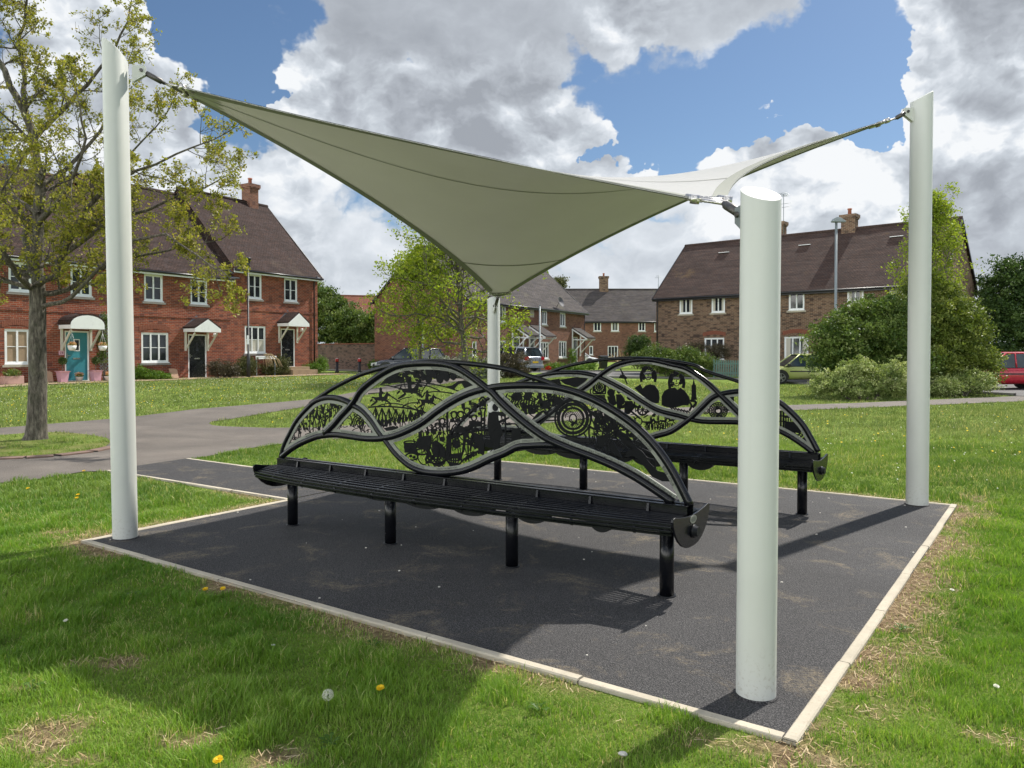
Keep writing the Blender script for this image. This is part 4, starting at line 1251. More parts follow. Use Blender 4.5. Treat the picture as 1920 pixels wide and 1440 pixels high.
    if rn == 'market':
        A.frame(740, 730, 8)
        A.poly([(140, 800), (330, 800), (330, 950), (150, 950)]); 
        A.ring((235, 800), 95, 26, 0.010); A.ring((235, 870), 92, 24, 0.008)
        A.ring((415, 935), 100, 44, 0.012); A.doodle(8, (350, 915, 480, 955), seed=2, L=(0.03, 0.06))
        A.ring((255, 1010), 95, 52, 0.012); A.disc((240, 1000), 22); A.disc((290, 1020), 22)
        A.poly([(330, 820), (340, 740), (430, 700), (545, 690), (555, 780), (520, 900), (540, 980), (440, 900), (340, 880)])
        A.poly([(560, 800), (620, 760), (700, 820), (760, 900), (760, 1010), (640, 1000), (570, 960)])
        A.poly([(780, 700), (850, 700), (850, 960), (830, 1060), (760, 1060)])
        A.poly([(880, 780), (970, 760), (990, 860), (930, 890), (880, 870)])
        A.poly([(1020, 560), (1110, 600), (1080, 680), (1050, 900), (1000, 1040), (1030, 760)])
        A.poly([(900, 560), (980, 540), (1080, 600), (1130, 590), (1080, 660), (960, 650), (890, 640)])
        A.poly([(1120, 470), (1300, 480), (1300, 560), (1180, 560), (1120, 540)])
        A.poly([(1180, 640), (1310, 700), (1350, 800), (1340, 1000), (1280, 960), (1220, 800), (1190, 760)])
        for (cx, cy, r) in ((890, 385, 42), (990, 380, 40), (1085, 330, 40), (1190, 430, 36), (1215, 640, 44), (715, 480, 36), (645, 545, 32), (525, 570, 36), (925, 700, 36), (1130, 690, 40), (820, 650, 30)):
            A.ring((cx, cy), r, r * 1.15, 0.009); A.ring((cx, cy - r * 0.3), r * 1.25, r * 0.9, 0.012, 16, pi, 2 * pi)
            A.poly([(cx - r * 1.5, cy + r * 2.6), (cx - r * 1.3, cy + r * 1.4), (cx - r * .4, cy + r * 1.15), (cx - r * .1, cy + r * 2.6)])
            A.poly([(cx + r * 1.5, cy + r * 2.6), (cx + r * 1.3, cy + r * 1.4), (cx + r * .4, cy + r * 1.15), (cx + r * .7, cy + r * 2.6)])
        for i in range(6): A.line([(1130 + 8 * i, 215 + 24 * i), (1180, 205 + 24 * i), (1245 - 4 * i, 235 + 20 * i)], 0.010)
        A.poly([(775, 330), (805, 320), (805, 620), (775, 620)]); A.poly([(355, 630), (405, 610), (410, 720), (360, 730)])
        A.poly([(1000, 215), (1050, 205), (1055, 300), (1010, 290)]); A.poly([(1115, 170), (1150, 165), (1150, 240), (1115, 230)])
        # lantern tower
        A.line([(1320, 110), (1262, 165), (1282, 170), (1282, 270)], 0.012, False); A.line([(1320, 110), (1378, 165), (1358, 170), (1358, 270)], 0.012, False)
        A.poly([(1300, 170), (1320, 140), (1340, 170), (1340, 255), (1300, 255)]); A.poly([(1265, 275), (1378, 275), (1370, 300), (1275, 300)])
        A.line([(1280, 300), (1300, 350), (1300, 470), (1310, 700)], 0.012); A.line([(1365, 300), (1350, 350), (1350, 470), (1345, 700)], 0.012)
        A.poly([(1290, 455), (1365, 455), (1360, 480), (1295, 480)]); A.doodle(16, (1300, 480, 1350, 720), seed=9, L=(0.02, 0.04))
        # figure with book
        A.disc((1510, 270), 42, 58, 16); A.poly([(1410, 360), (1480, 330), (1560, 340), (1640, 330), (1670, 380), (1640, 410), (1550, 390), (1560, 470), (1600, 560), (1480, 570), (1390, 560)])
        A.poly([(1400, 560), (1590, 550), (1620, 640), (1580, 760), (1560, 880), (1500, 1010), (1480, 900), (1440, 780)])
        A.poly([(1540, 480), (1740, 400), (1750, 420), (1560, 520)])
        A.poly([(1650, 500), (1900, 515), (1900, 535), (1650, 520)]); A.poly([(1760, 600), (1890, 572), (1890, 830), (1752, 800)])
        A.line([(1650, 330), (1665, 600), (1660, 880)], 0.012)
        for y in (690, 720, 760, 800): A.line([(1350, y), (1440, y + 3)], 0.009); A.line([(1660, y - 5), (1760, y + 5)], 0.010); A.line([(1880, y), (2060, y + 20)], 0.010)
        A.poly([(1350, 740), (1480, 760), (1470, 880), (1360, 860)])
        # baskets of fruit
        for cx, cy, w_, h_ in ((620, 1050, 160, 60), (900, 1070, 110, 60)):
            A.ring((cx, cy), w_, h_, 0.010); A.ring((cx, cy + 8), w_ * 0.93, h_ * 0.9, 0.008)
            for k in range(9): A.ring((cx - w_ * .6 + (k % 5) * w_ * .3, cy - h_ * .35 + (k // 5) * h_ * .7), 20, 20, 0.007, 12)
        A.poly([(560, 1110), (700, 1080), (760, 1040), (750, 1120), (680, 1160), (600, 1150)]); A.poly([(800, 1080), (990, 1120), (960, 1150), (830, 1160)])
        A.poly([(840, 970), (1000, 950), (1010, 1030), (850, 1040)])
        for i in range(6): A.line([(1060 + 40 * i, 1080 - 22 * i), (1110 + 30 * i, 1000 - 18 * i), (1210 + 12 * i, 940)], 0.012)
        A.doodle(150, (300, 400, 1320, 1120), w=(0.006, 0.012), L=(0.03, 0.14), seed=21)
        A.doodle(50, (300, 700, 1320, 1120), w=(0.006, 0.012), L=(0.05, 0.14), seed=23, up=0.7)
        A.doodle(30, (1350, 560, 1950, 900), seed=22, L=(0.03, 0.10))
        A.blobs(26, (450, 560, 1340, 1100), (0.008, 0.026), 24)
    if rn == 'river':
        A.frame(920, 710, 8)
        c = (1235, 598)
        for r, w_ in ((268, .013), (235, .006), (212, .016), (165, .009), (150, .006)):
            A.ring(c, r, r, w_, 48)
        for k in range(16):
            a = k / 16 * 2 * pi
            if k % 2: A.line([(c[0] + 212 * cos(a), c[1] + 212 * sin(a)), (c[0] + 268 * cos(a), c[1] + 268 * sin(a))], 0.006, False)
        for ri in range(62, 146, 13):
            n = int(ri / 4.2)
            for k in range(n):
                a = 2 * pi * (k + (ri % 2) * .5) / n
                if abs(a - pi) > 0.22: A.disc((c[0] + ri * cos(a), c[1] + ri * sin(a)), 5.5, 5.5, 6)
        A.ring(c, 52, 66, 0.008)
        A.line([(860, 572), (1000, 574)], 0.009); A.line([(830, 630), (1000, 622)], 0.009)
        A.line([(740, 680), (850, 580), (960, 470), (1060, 380), (1180, 300)], 0.014)
        A.line([(1190, 300), (1300, 370), (1420, 440), (1560, 560), (1680, 660), (1780, 760)], 0.013); A.line([(1240, 320), (1400, 420), (1500, 490), (1600, 560)], 0.008)
        A.line([(1600, 580), (1720, 700), (1800, 780)], 0.008); A.line([(1236, 730), (1238, 880)], 0.008)
        # beasts and riders at the top left
        for pl in ([(300, 290), (340, 220), (430, 200), (470, 260), (420, 330), (360, 330)], [(520, 200), (620, 200), (600, 300), (540, 330), (500, 280)], [(560, 380), (620, 400), (640, 470), (600, 540), (560, 500)], [(470, 400), (530, 430), (540, 500), (480, 470)], [(720, 340), (800, 330), (850, 370), (900, 400), (860, 430), (760, 420)], [(920, 330), (1010, 280), (1040, 320), (980, 400), (930, 410)]): A.poly(pl, True)
        for i in range(9): A.line([(330 + 40 * i, 230 + 8 * i), (350 + 40 * i, 300), (320 + 42 * i, 380), (360 + 38 * i, 440)], 0.009)
        shape(A, HORSE, 830, 370, 120, 90); shape(A, HORSE, 560, 420, 110, 110, -1)
        A.poly([(630, 600), (700, 520), (790, 470), (880, 530), (830, 550), (790, 500), (720, 570), (650, 610)])
        A.doodle(110, (240, 190, 1150, 480), w=(0.006, 0.012), L=(0.04, 0.12), seed=31); A.blobs(40, (700, 200, 1150, 450), (0.010, 0.02), 32)
        A.ring((630, 470), 45, 50, 0.012); A.line([(740, 440), (910, 440)], 0.010)
        A.line([(960, 440), (1000, 470), (960, 480), (1010, 500)], 0.009)
        # warriors
        A.doodle(120, (1480, 430, 1920, 1000), w=(0.007, 0.013), L=(0.05, 0.17), seed=33); A.blobs(20, (1540, 500, 1900, 980), (0.010, 0.02), 34)
        A.ring((1800, 800), 60, 70, 0.012); A.line([(1640, 480), (1700, 620), (1760, 780)], 0.014); A.line([(1560, 620), (1800, 760)], 0.010)
        A.line([(1700, 600), (1800, 620), (1880, 740), (1900, 860)], 0.026); A.line([(1740, 590), (1850, 640), (1910, 760)], 0.008)
        A.frame(1060, 760, 5.54)
        A.doodle(60, (270, 100, 560, 500), w=(0.007, 0.014), L=(0.05, 0.16), seed=35)
        A.poly([(330, 350), (400, 320), (440, 350), (400, 400), (350, 410)], True); A.poly([(450, 400), (500, 380), (540, 450), (590, 550), (520, 500)], True)
        A.blobs(70, (630, 250, 745, 370), (0.006, 0.012), 36); A.blobs(36, (745, 350, 820, 440), (0.006, 0.011), 37)
        A.ring((690, 310), 58, 62, 0.006); A.ring((780, 395), 42, 46, 0.006)
        A.line([(520, 300), (600, 370), (700, 462)], 0.010); A.line([(530, 345), (620, 425), (690, 470)], 0.009)
        A.line([(700, 400), (760, 430), (820, 470), (930, 515)], 0.009); A.line([(735, 445), (800, 490), (845, 545), (930, 570), (1000, 610), (1045, 640)], 0.010)
        A.line([(790, 450), (860, 480), (920, 512)], 0.010)
        A.poly([(690, 470), (740, 440), (800, 500), (880, 600), (960, 680), (1100, 715), (1130, 790), (1010, 790), (900, 740), (830, 650), (740, 545), (690, 520), (620, 540), (640, 480)])
        A.line([(930, 490), (932, 620), (934, 745)], 0.012, False)
        A.poly([(540, 255), (640, 300), (700, 380), (740, 440), (690, 470), (640, 400), (560, 320)])
def text1(rn, C, m):
    def al(k, px, txt, size, off):
        f = bench_mapper(*B1O); P = resample(C[k], 0.02); q = np.array(f(*px)); i = int(np.hypot(*(P - q).T).argmin())
        path_text(m, txt, P, i * (np.hypot(*np.diff(P, axis=0).T).mean()), size, off, -0.0095)
    if rn == 'river':
        for px, t in (((948, 722), 'ANGLO SAXONS   425 - 1066'), ((1040, 728), 'BADBURY RINGS'), ((1090, 741), 'ROMANS 43 - 425'), ((1156, 776), 'CELTS IN DORSET'), ((1202, 812), 'DUROTRIGES'), ((1250, 874), 'RIVER STOUR')):
            al('wave', px, t, 0.0265, -0.048)
        al('big', (942, 750), 'BLANDFORD LIES AT AN IMPORTANT CROSSING OF THE RIVER STOUR, AS IT CUTS ITS WAY THROUGH THE DORSET CHALK-DOWNS WEST OF CRANBORNE CHASE', 0.0235, 0.026)
    if rn == 'market':
        al('big', (926, 744), 'HELD BY THE COUNT OF MORTAIN', 0.020, -0.045); al('big', (973, 792), 'MEDIEVAL TIMES  1066 - 1485', 0.020, -0.045)
        al('small', (924, 846), 'FIVE MANORS OF BLANDFORD   DOMESDAY BOOK', 0.021, 0.027)
        al('small', (752, 852), 'ONLY A MARKET HALL IN BLANDFORD', 0.0185, 0.027); al('small', (822, 884), 'JOHN MILTON DORSET POET', 0.0185, 0.027)
        al('wave', (740, 822), 'THE TOWN CHARTER', 0.022, -0.045)
    if rn == 'hunt':
        al('big', (757, 692), 'BLANDFORD RACES', 0.020, -0.045); al('big', (810, 690), '1308 FIRST MENTION OF A BRIDGE AT BLANDFORD', 0.020, -0.045)
        al('wave', (734, 812), 'A TOWN OF IMPORTANCE IN THE WEST FOR FAIRS', 0.019, 0.027); al('wave', (830, 752), 'AT THE CROSSROADS', 0.0185, 0.027)
    if rn == 'small_triangle':
        al('wave', (640, 818), 'BLANDFORD FORUM IN 1731', 0.019, 0.027)
    if rn == 'lens_left':
        al('wave', (575, 824), 'THE WATER MEADOWS', 0.018, 0.027)
B1O = (0.956, 4.727)
b1 = make_bench('bench', 'long black bench nearer the viewer, its wave back showing huntsmen and a market crowd', B1O[0], B1O[1], B1, PL1, R1, art1, text1, True)

# ---------------- the farther bench
B2O = (2.700, 7.134)
B2 = {
 'top': (z2([(500, 265), (560, 232), (700, 178), (850, 142), (1000, 122), (1150, 115), (1300, 118), (1450, 135), (1600, 165)]) + z3([(700, 226), (905, 290), (1060, 345), (1150, 392)]), 0.0185, 0.0),
 'small': (z2([(-60, 640), (0, 560), (100, 460), (200, 385), (300, 325), (400, 280), (520, 240), (650, 214), (800, 211), (900, 226), (960, 246), (1050, 290), (1150, 346), (1250, 411), (1350, 466)]) + z3([(500, 560), (600, 590), (700, 603), (905, 606), (1050, 615), (1232, 668), (1330, 717), (1420, 777), (1500, 838)]), 0.0255, 0.006),
 'big': (z2([(300, 660), (450, 590), (600, 500), (700, 420), (820, 332), (880, 290), (950, 232), (1020, 182), (1080, 152), (1180, 128), (1300, 125), (1450, 158), (1540, 182), (1650, 252), (1720, 312)]) + z3([(805, 402), (905, 500), (1000, 590), (1100, 655), (1190, 690)]), 0.0255, -0.006),
 'wave': (z2([(-70, 655), (60, 610), (200, 590), (400, 600), (600, 640), (800, 690), (1000, 710), (1150, 700), (1320, 645)]) + z3([(430, 680), (520, 622), (600, 560), (680, 482), (740, 425), (805, 396), (905, 378), (1000, 375), (1120, 392), (1232, 445), (1330, 525), (1420, 622), (1480, 720), (1538, 830)]), 0.0258, 0.0),
}
fX2 = {'a': z2([(940, 240)])[0], 'c': z3([(805, 400)])[0], 'b': z3([(560, 578)])[0], 'r': z3([(1525, 835)])[0], 'e': z3([(1180, 680)])[0], 'l': z2([(-65, 650)])[0], 's': z2([(560, 620)])[0], 'j': z2([(700, 425)])[0]}
def sg2(C, k, f, a, b): return between(C[k], near(C, k, f, fX2[a]), near(C, k, f, fX2[b]))
R2 = {
 'portraits': lambda C, f: closed([sg2(C, 'big', f, 'a', 'c'), sg2(C, 'wave', f, 'c', 'b'), sg2(C, 'small', f, 'b', 'a')]),
 'carriages': lambda C, f: closed([sg2(C, 'small', f, 'a', 'b'), sg2(C, 'wave', f, 'b', 's'), sg2(C, 'big', f, 's', 'a')]),
 'rose': lambda C, f: closed([sg2(C, 'wave', f, 'b', 'c'), sg2(C, 'big', f, 'c', 'e'), sg2(C, 'small', f, 'e', 'b')]),
 'church': lambda C, f: closed([sg2(C, 'wave', f, 'c', 'r'), sg2(C, 'small', f, 'r', 'e'), sg2(C, 'big', f, 'e', 'c')]),
 'fire': lambda C, f: closed([sg2(C, 'small', f, 'l', 'a'), sg2(C, 'big', f, 'a', 's'), sg2(C, 'wave', f, 's', 'l')]),
}
PL2 = {'portraits': [('big', -1), ('wave', 1), ('small', 1)], 'carriages': [('small', -1), ('wave', 1), ('big', -1)], 'rose': [('wave', -1), ('big', -1), ('small', 1)],
       'church': [('wave', -1), ('small', 1), ('big', 1)], 'fire': [('small', -1), ('big', 1), ('wave', 1)]}
def art2(rn, A):
    A.frame(980, 660, 4.8); rd = random.Random(9)
    if rn == 'portraits':
        for cx, cy in ((1130, 195), (1385, 250)):
            for k in range(34):
                a = rd.uniform(0, 2 * pi); rr = rd.uniform(0.75, 1.05)
                x, y = cx + 56 * rr * cos(a), cy + 66 * rr * sin(a)
                if y > cy + 25 and abs(x - cx) < 34: continue
                A.ring((x, y), rd.uniform(7, 13), rd.uniform(7, 13), 0.014, 9)
            for sgn in (1, -1): A.line([(cx + sgn * 50, cy - 30), (cx + sgn * 66, cy + 20), (cx + sgn * 60, cy + 75)], 0.030)
            A.line([(cx - 14, cy - 5), (cx - 20, cy - 2)], 0.010); A.line([(cx + 8, cy - 5), (cx + 18, cy - 3)], 0.010)
            A.line([(cx, cy), (cx - 4, cy + 18), (cx + 4, cy + 20)], 0.008); A.line([(cx - 10, cy + 32), (cx + 10, cy + 32)], 0.008)
            A.line([(cx - 26, cy + 30), (cx - 14, cy + 52), (cx + 14, cy + 52), (cx + 26, cy + 30)], 0.009)
        A.poly([(1005, 325), (1060, 290), (1080, 330), (1110, 300), (1150, 290), (1190, 300), (1225, 350), (1232, 410), (1225, 460), (1190, 462), (1140, 440), (1070, 385)])
        A.poly([(1252, 480), (1250, 400), (1275, 350), (1320, 325), (1370, 320), (1395, 340), (1420, 320), (1460, 350), (1495, 400), (1510, 440), (1490, 480), (1440, 480), (1380, 500), (1320, 500), (1290, 495)])
        for i in range(7): A.line([(1320 + 26 * i, 490 + 6 * i), (1345 + 26 * i, 515 + 5 * i), (1350 + 26 * i, 545 + 2 * i)], 0.014)
        A.poly([(1520, 300), (1530, 290), (1540, 235), (1550, 290), (1560, 300), (1562, 400), (1570, 430), (1515, 430), (1520, 400)])
        A.line([(1510, 440), (1540, 440), (1560, 460), (1530, 500)], 0.026); A.line([(1490, 440), (1520, 480), (1500, 530)], 0.020)
        A.line([(880, 150), (905, 210), (925, 250), (942, 292)], 0.014); A.poly([(865, 235), (880, 205), (915, 205), (945, 235), (930, 245)])
        A.poly([(875, 150), (890, 165), (915, 200), (895, 195)])
    if rn == 'carriages':
        A.ring((690, 315), 50, 52, 0.026); A.ring((690, 315), 28, 30, 0.012)
        for k in range(12): a = k * pi / 6; A.line([(690, 315), (690 + 48 * cos(a), 315 + 50 * sin(a))], 0.009, False)
        A.line([(634, 260), (634, 375), (745, 375), (745, 260), (634, 262)], 0.016, False)
        A.poly([(620, 400), (690, 385), (750, 420), (760, 450), (640, 450)])
        for k in range(12): A.line([(640 + 9 * k, 385), (640 + 9 * k, 415)], 0.008, False)
        A.disc((795, 365), 34, 34); A.disc((866, 350), 18, 26); A.disc((965, 408), 24, 28)
        A.poly([(760, 400), (830, 390), (845, 470), (790, 500)]); A.poly([(840, 380), (885, 380), (920, 430), (880, 520), (850, 500)])
        A.poly([(920, 440), (985, 440), (1010, 500), (960, 560), (915, 560)])
        A.line([(850, 340), (880, 335), (875, 360)], 0.01); A.line([(880, 380), (915, 430), (905, 470)], 0.012)
        A.ring((1080, 520), 44, 46, 0.020)
        for k in range(8): a = k * pi / 4; A.line([(1080, 520), (1080 + 42 * cos(a), 520 + 44 * sin(a))], 0.010, False)
        A.ring((1040, 625), 34, 36, 0.012); A.ring((880, 660), 40, 42, 0.012)
        A.line([(960, 520), (1010, 560), (1060, 600)], 0.020); A.line([(1000, 480), (1040, 500)], 0.026)
        for i in range(4): shape(A, HORSE, 1140 + 66 * i, 640 - 8 * i, 42, 50, -1 if i % 2 else 1); shape(A, RIDER, 1150 + 66 * i, 625 - 6 * i, 24, 40)
        for i in range(16): A.line([(1110 + 16 * i, 640), (1112 + 16 * i + rd.uniform(-8, 8), 705 - i)], 0.012, False)
        A.doodle(90, (640, 370, 1370, 700), w=(0.009, 0.026), L=(0.05, 0.15), seed=41)
        A.doodle(60, (400, 380, 1000, 760), w=(0.009, 0.026), L=(0.05, 0.15), seed=42)
    if rn == 'rose':
        c = (1760, 530)
        A.ring(c, 26, 24, 0.014, 20); A.ring(c, 80, 74, 0.012, 40)
        for k in range(20):
            a = k * 2 * pi / 20; A.line([(c[0] + 30 * cos(a), c[1] + 28 * sin(a)), (c[0] + 78 * cos(a), c[1] + 72 * sin(a))], 0.010, False)
            A.ring((c[0] + 56 * cos(a + .15), c[1] + 52 * sin(a + .15)), 8, 8, 0.008, 8)
        for k in range(12):
            A.ring((1600 + rd.uniform(0, 330), 520 + rd.uniform(-70, 75)), rd.uniform(10, 24), None, 0.009, 14)
        A.ring((1650, 530), 26, 26, 0.010); A.ring((1650, 530), 13, 13, 0.010)
    if rn == 'church':
        A.frame(1150, 640, 4)
        A.poly([(820, 420), (905, 395), (905, 470)])
        for x in (1236, 1256, 1276): A.line([(x, 520), (x, 690)], 0.018, False)
        A.line([(1225, 600), (1290, 600)], 0.012, False); A.line([(1225, 560), (1290, 560)], 0.012, False)
        A.poly([(1285, 555), (1370, 555), (1370, 575), (1285, 575)]); A.poly([(1285, 600), (1400, 605), (1395, 690), (1285, 670)])
        for k in range(4): A.poly([(1290 + 18 * k, 575), (1299 + 18 * k, 575), (1299 + 18 * k, 600), (1290 + 18 * k, 600)])
        A.ring((1380, 680), 46, 46, 0.014); A.ring((1380, 680), 22, 22, 0.014)
        for k in range(14): a = k * 2 * pi / 14; A.line([(1380 + 22 * cos(a), 680 + 22 * sin(a)), (1380 + 46 * cos(a), 680 + 46 * sin(a))], 0.010, False)
        A.poly([(1400, 740), (1450, 700), (1475, 775), (1420, 760)])
        A.doodle(30, (950, 420, 1230, 640), w=(0.01, 0.026), L=(0.05, 0.15), seed=44)
    if rn == 'fire':
        A.poly([(330, 250), (480, 225), (590, 235), (560, 270), (510, 310), (470, 320), (420, 300), (380, 290)])
        A.poly([(200, 260), (330, 240), (350, 300), (240, 300)])
        A.frame(860, 640, 3.6)
        A.doodle(90, (-40, 330, 640, 620), w=(0.009, 0.026), L=(0.06, 0.2), seed=45); A.blobs(30, (0, 380, 500, 600), (0.015, 0.03), 46)
def text2(rn, C, m):
    def al(k, px, txt, size, off):
        f = bench_mapper(*B2O); P = resample(C[k], 0.02); q = np.array(f(*px)); i = int(np.hypot(*(P - q).T).argmin())
        path_text(m, txt, P, i * (np.hypot(*np.diff(P, axis=0).T).mean()), size, off, -0.0095)
    if rn == 'portraits':
        al('big', (1150, 688), 'THE BROTHERS WHO REBUILT THE TOWN AFTER THE FIRE', 0.021, -0.046)
    if rn == 'fire': al('small', (1058, 703), 'THE GREAT FIRE OF 1731', 0.021, -0.046)
b2 = make_bench('bench', 'long black bench farther back, its wave back showing two wigged men', B2O[0], B2O[1], B2, PL2, R2, art2, text2, False)
# ================================================================== houses
def facade(P, d):
    d = np.array([d[0], d[1], 0.0]); d /= np.linalg.norm(d); n = np.array([-d[1], d[0], 0.0]); P = np.array([P[0], P[1], 0.0])
    def t(px, py=600, off=0.0):
        r = ray(px, py); Q = P + n * off
        k = ((Q - CAMP) @ n) / (r @ n); q = CAMP + k * r - Q
        return float(q @ d), float(q[2])
    return t, d, n, P
def window(parent, x0, x1, z0, z1, y=0.0, lights=2, bar=True, sill='sill_stone', arch=False, inside=None, dist=0.07, lean=False):
    """casement: frame (sashes, bars), panes, sill; sits in a recess of the wall"""
    fw = 0.065
    m = MB(); yf0, yf1 = y + 0.02, y + 0.085
    m.box(x0, x1, yf0, yf1, z0, z0 + fw); m.box(x0, x1, yf0, yf1, z1 - fw, z1)
    m.box(x0, x0 + fw, yf0, yf1, z0 + fw, z1 - fw); m.box(x1 - fw, x1, yf0, yf1, z0 + fw, z1 - fw)
    w = (x1 - x0 - 2 * fw) / lights
    for i in range(lights):
        a = x0 + fw + w * i; b = a + w
        if i: m.box(a - 0.035, a + 0.035, yf0 - 0.004, yf1, z0 + fw, z1 - fw)
        s_ = 0.035
        m.box(a + s_, b - s_, yf0 + 0.006, yf1 - 0.01, z0 + fw, z0 + fw + s_); m.box(a + s_, b - s_, yf0 + 0.006, yf1 - 0.01, z1 - fw - s_, z1 - fw)
        m.box(a, a + s_, yf0 + 0.006, yf1 - 0.01, z0 + fw, z1 - fw); m.box(b - s_, b, yf0 + 0.006, yf1 - 0.01, z0 + fw, z1 - fw)
        if bar: m.box(a + s_, b - s_, yf0 + 0.016, yf1 - 0.02, (z0 + z1) / 2 - 0.014, (z0 + z1) / 2 + 0.014)
    m.box(x0 - 0.02, x1 + 0.02, y - 0.045, yf0 + 0.01, z0 - 0.03, z0 + 0.012)
    if arch:
        n = 8; H = 0.11
        poly = [(x0 - 0.01, z1 - 0.001)] + [(x0 + (x1 - x0) * k / n, z1 + H * sin(pi * k / n) * 0.9 + 0.01) for k in range(n + 1)] + [(x1 + 0.01, z1 - 0.001)]
        m.prism(poly, y + 0.015, y + 0.08)
    wnd = m.build('window', 'pvc', parent)
    g = MB(); g.add([(x0 + fw, yf1 - 0.03, z0 + fw), (x1 - fw, yf1 - 0.03, z0 + fw), (x1 - fw, yf1 - 0.03, z1 - fw), (x0 + fw, yf1 - 0.03, z1 - fw)], [(0, 1, 2, 3)])
    mats = ['glass']
    if inside == 'curtain':
        W = (x1 - x0 - 2 * fw)
        for a, b in ((x0 + fw, x0 + fw + W * 0.22), (x1 - fw - W * 0.22, x1 - fw)):
            g.add([(a, yf1 - 0.032, z0 + fw), (b, yf1 - 0.032, z0 + fw), (b, yf1 - 0.032, z1 - fw), (a, yf1 - 0.032, z1 - fw)], [(0, 1, 2, 3)], 1)
        mats.append('curtain')
    elif inside == 'blind':
        g.add([(x0 + fw, yf1 - 0.032, z0 + fw), (x1 - fw, yf1 - 0.032, z0 + fw), (x1 - fw, yf1 - 0.032, z1 - fw), (x0 + fw, yf1 - 0.032, z1 - fw)], [(0, 1, 2, 3)], 1)
        mats.append('blind')
    elif inside == 'half':
        m_ = (z0 + z1) / 2
        g.add([(x0 + fw, yf1 - 0.032, z0 + fw), (x1 - fw, yf1 - 0.032, z0 + fw), (x1 - fw, yf1 - 0.032, m_), (x0 + fw, yf1 - 0.032, m_)], [(0, 1, 2, 3)], 1)
        mats.append('curtain')
    g.build('pane', mats, wnd)
    if sill:
        s2 = MB(); s2.box(x0 - 0.10, x1 + 0.10, y - 0.06, y + 0.05, z0 - 0.125, z0 - 0.031); s2.build('sill', sill, wnd)
    return wnd
def door(parent, x0, x1, z0, z1, mat, y=0.0, light=True):
    m = MB(); fw = 0.06
    m.box(x0, x0 + fw, y + 0.01, y + 0.09, z0, z1); m.box(x1 - fw, x1, y + 0.01, y + 0.09, z0, z1); m.box(x0 + fw, x1 - fw, y + 0.01, y + 0.09, z1 - fw, z1)
    m.box(x0, x1, y - 0.03, y + 0.09, z0 - 0.03, z0)
    d = MB(); d.box(x0 + fw, x1 - fw, y + 0.04, y + 0.08, z0, z1 - fw)
    xa, xb = x0 + fw, x1 - fw; W = xb - xa
    for (a, b, c, e) in ((0.14, 0.86, 0.10, 0.40), (0.14, 0.86, 0.46, 0.50)):
        pass
    dr = d.build('door', mat, parent, bevel=0.004)
    m.build('door_frame', 'pvc', dr)
    h = MB(); h.box(xa + 0.05, xa + 0.17, y + 0.0, y + 0.03, z0 + 1.02, z0 + 1.045); h.box(xa + 0.05, xa + 0.075, y + 0.02, y + 0.042, z0 + 0.93, z0 + 1.12)
    h.build('handle', 'stainless', dr)
    l = MB(); l.box((xa + xb) / 2 - 0.15, (xa + xb) / 2 + 0.15, y + 0.030, y + 0.042, z0 + 0.88, z0 + 0.94); l.build('letter_box', 'stainless', dr)
    if light:
        m = MB(); cx = (xa + xb) / 2
        wl = 0.13 if mat == 'teal_paint' else 0.10
        m.box(cx - wl, cx + wl, y + 0.030, y + 0.045, z0 + 1.22, z0 + 1.72)
        o_ = m.build('door_light', 'pvc' if mat == 'teal_paint' else 'door_black', dr)
        g = MB(); g.box(cx - wl + 0.04, cx + wl - 0.04, y + 0.026, y + 0.031, z0 + 1.26, z0 + 1.68); g.build('pane', 'glass', o_)
    return dr
def wall_with_openings(m, L0, L1, z0, z1, ops, y=0.0, rev=0.10):
    xs = sorted({L0, L1} | {v for o in ops for v in (o[0], o[1])}); zs = sorted({z0, z1} | {v for o in ops for v in (o[2], o[3])})
    for i in range(len(xs) - 1):
        for j in range(len(zs) - 1):
            cx, cz = (xs[i] + xs[i + 1]) / 2, (zs[j] + zs[j + 1]) / 2
            if any(o[0] < cx < o[1] and o[2] < cz < o[3] for o in ops): continue
            m.add([(xs[i], y, zs[j]), (xs[i + 1], y, zs[j]), (xs[i + 1], y, zs[j + 1]), (xs[i], y, zs[j + 1])], [(0, 1, 2, 3)])
    for (a, b, c, d) in ops:
        m.add([(a, y, c), (b, y, c), (b, y, d), (a, y, d), (a, y + rev, c), (b, y + rev, c), (b, y + rev, d), (a, y + rev, d)], [(0, 1, 5, 4), (1, 2, 6, 5), (2, 3, 7, 6), (3, 0, 4, 7)])
def chimney(parent, x, y, zb, zt, w=0.62, d=0.62, mat='brick_mid', pots=1):
    m = MB(); m.box(x - w / 2, x + w / 2, y - d / 2, y + d / 2, zb, zt - 0.28)
    m.box(x - w / 2 - 0.05, x + w / 2 + 0.05, y - d / 2 - 0.05, y + d / 2 + 0.05, zt - 0.28, zt - 0.20); m.box(x - w / 2 - 0.09, x + w / 2 + 0.09, y - d / 2 - 0.09, y + d / 2 + 0.09, zt - 0.20, zt)
    c = m.build('chimney', mat, parent, uv=True)
    p = MB()
    for k in range(pots):
        px = x + (k - (pots - 1) / 2) * 0.34
        p.tube([(px, y, zt - 0.02), (px, y, zt + 0.30), (px, y, zt + 0.31), (px, y, zt + 0.38)], [0.11, 0.10, 0.13, 0.13], 12)
    p.build('chimney_pot', 'terracotta', c)
    l = MB(); l.box(x - w / 2 - 0.03, x + w / 2 + 0.03, y - d / 2 - 0.06, y + d / 2 + 0.03, zb + 0.02, zb + 0.30)
    return c
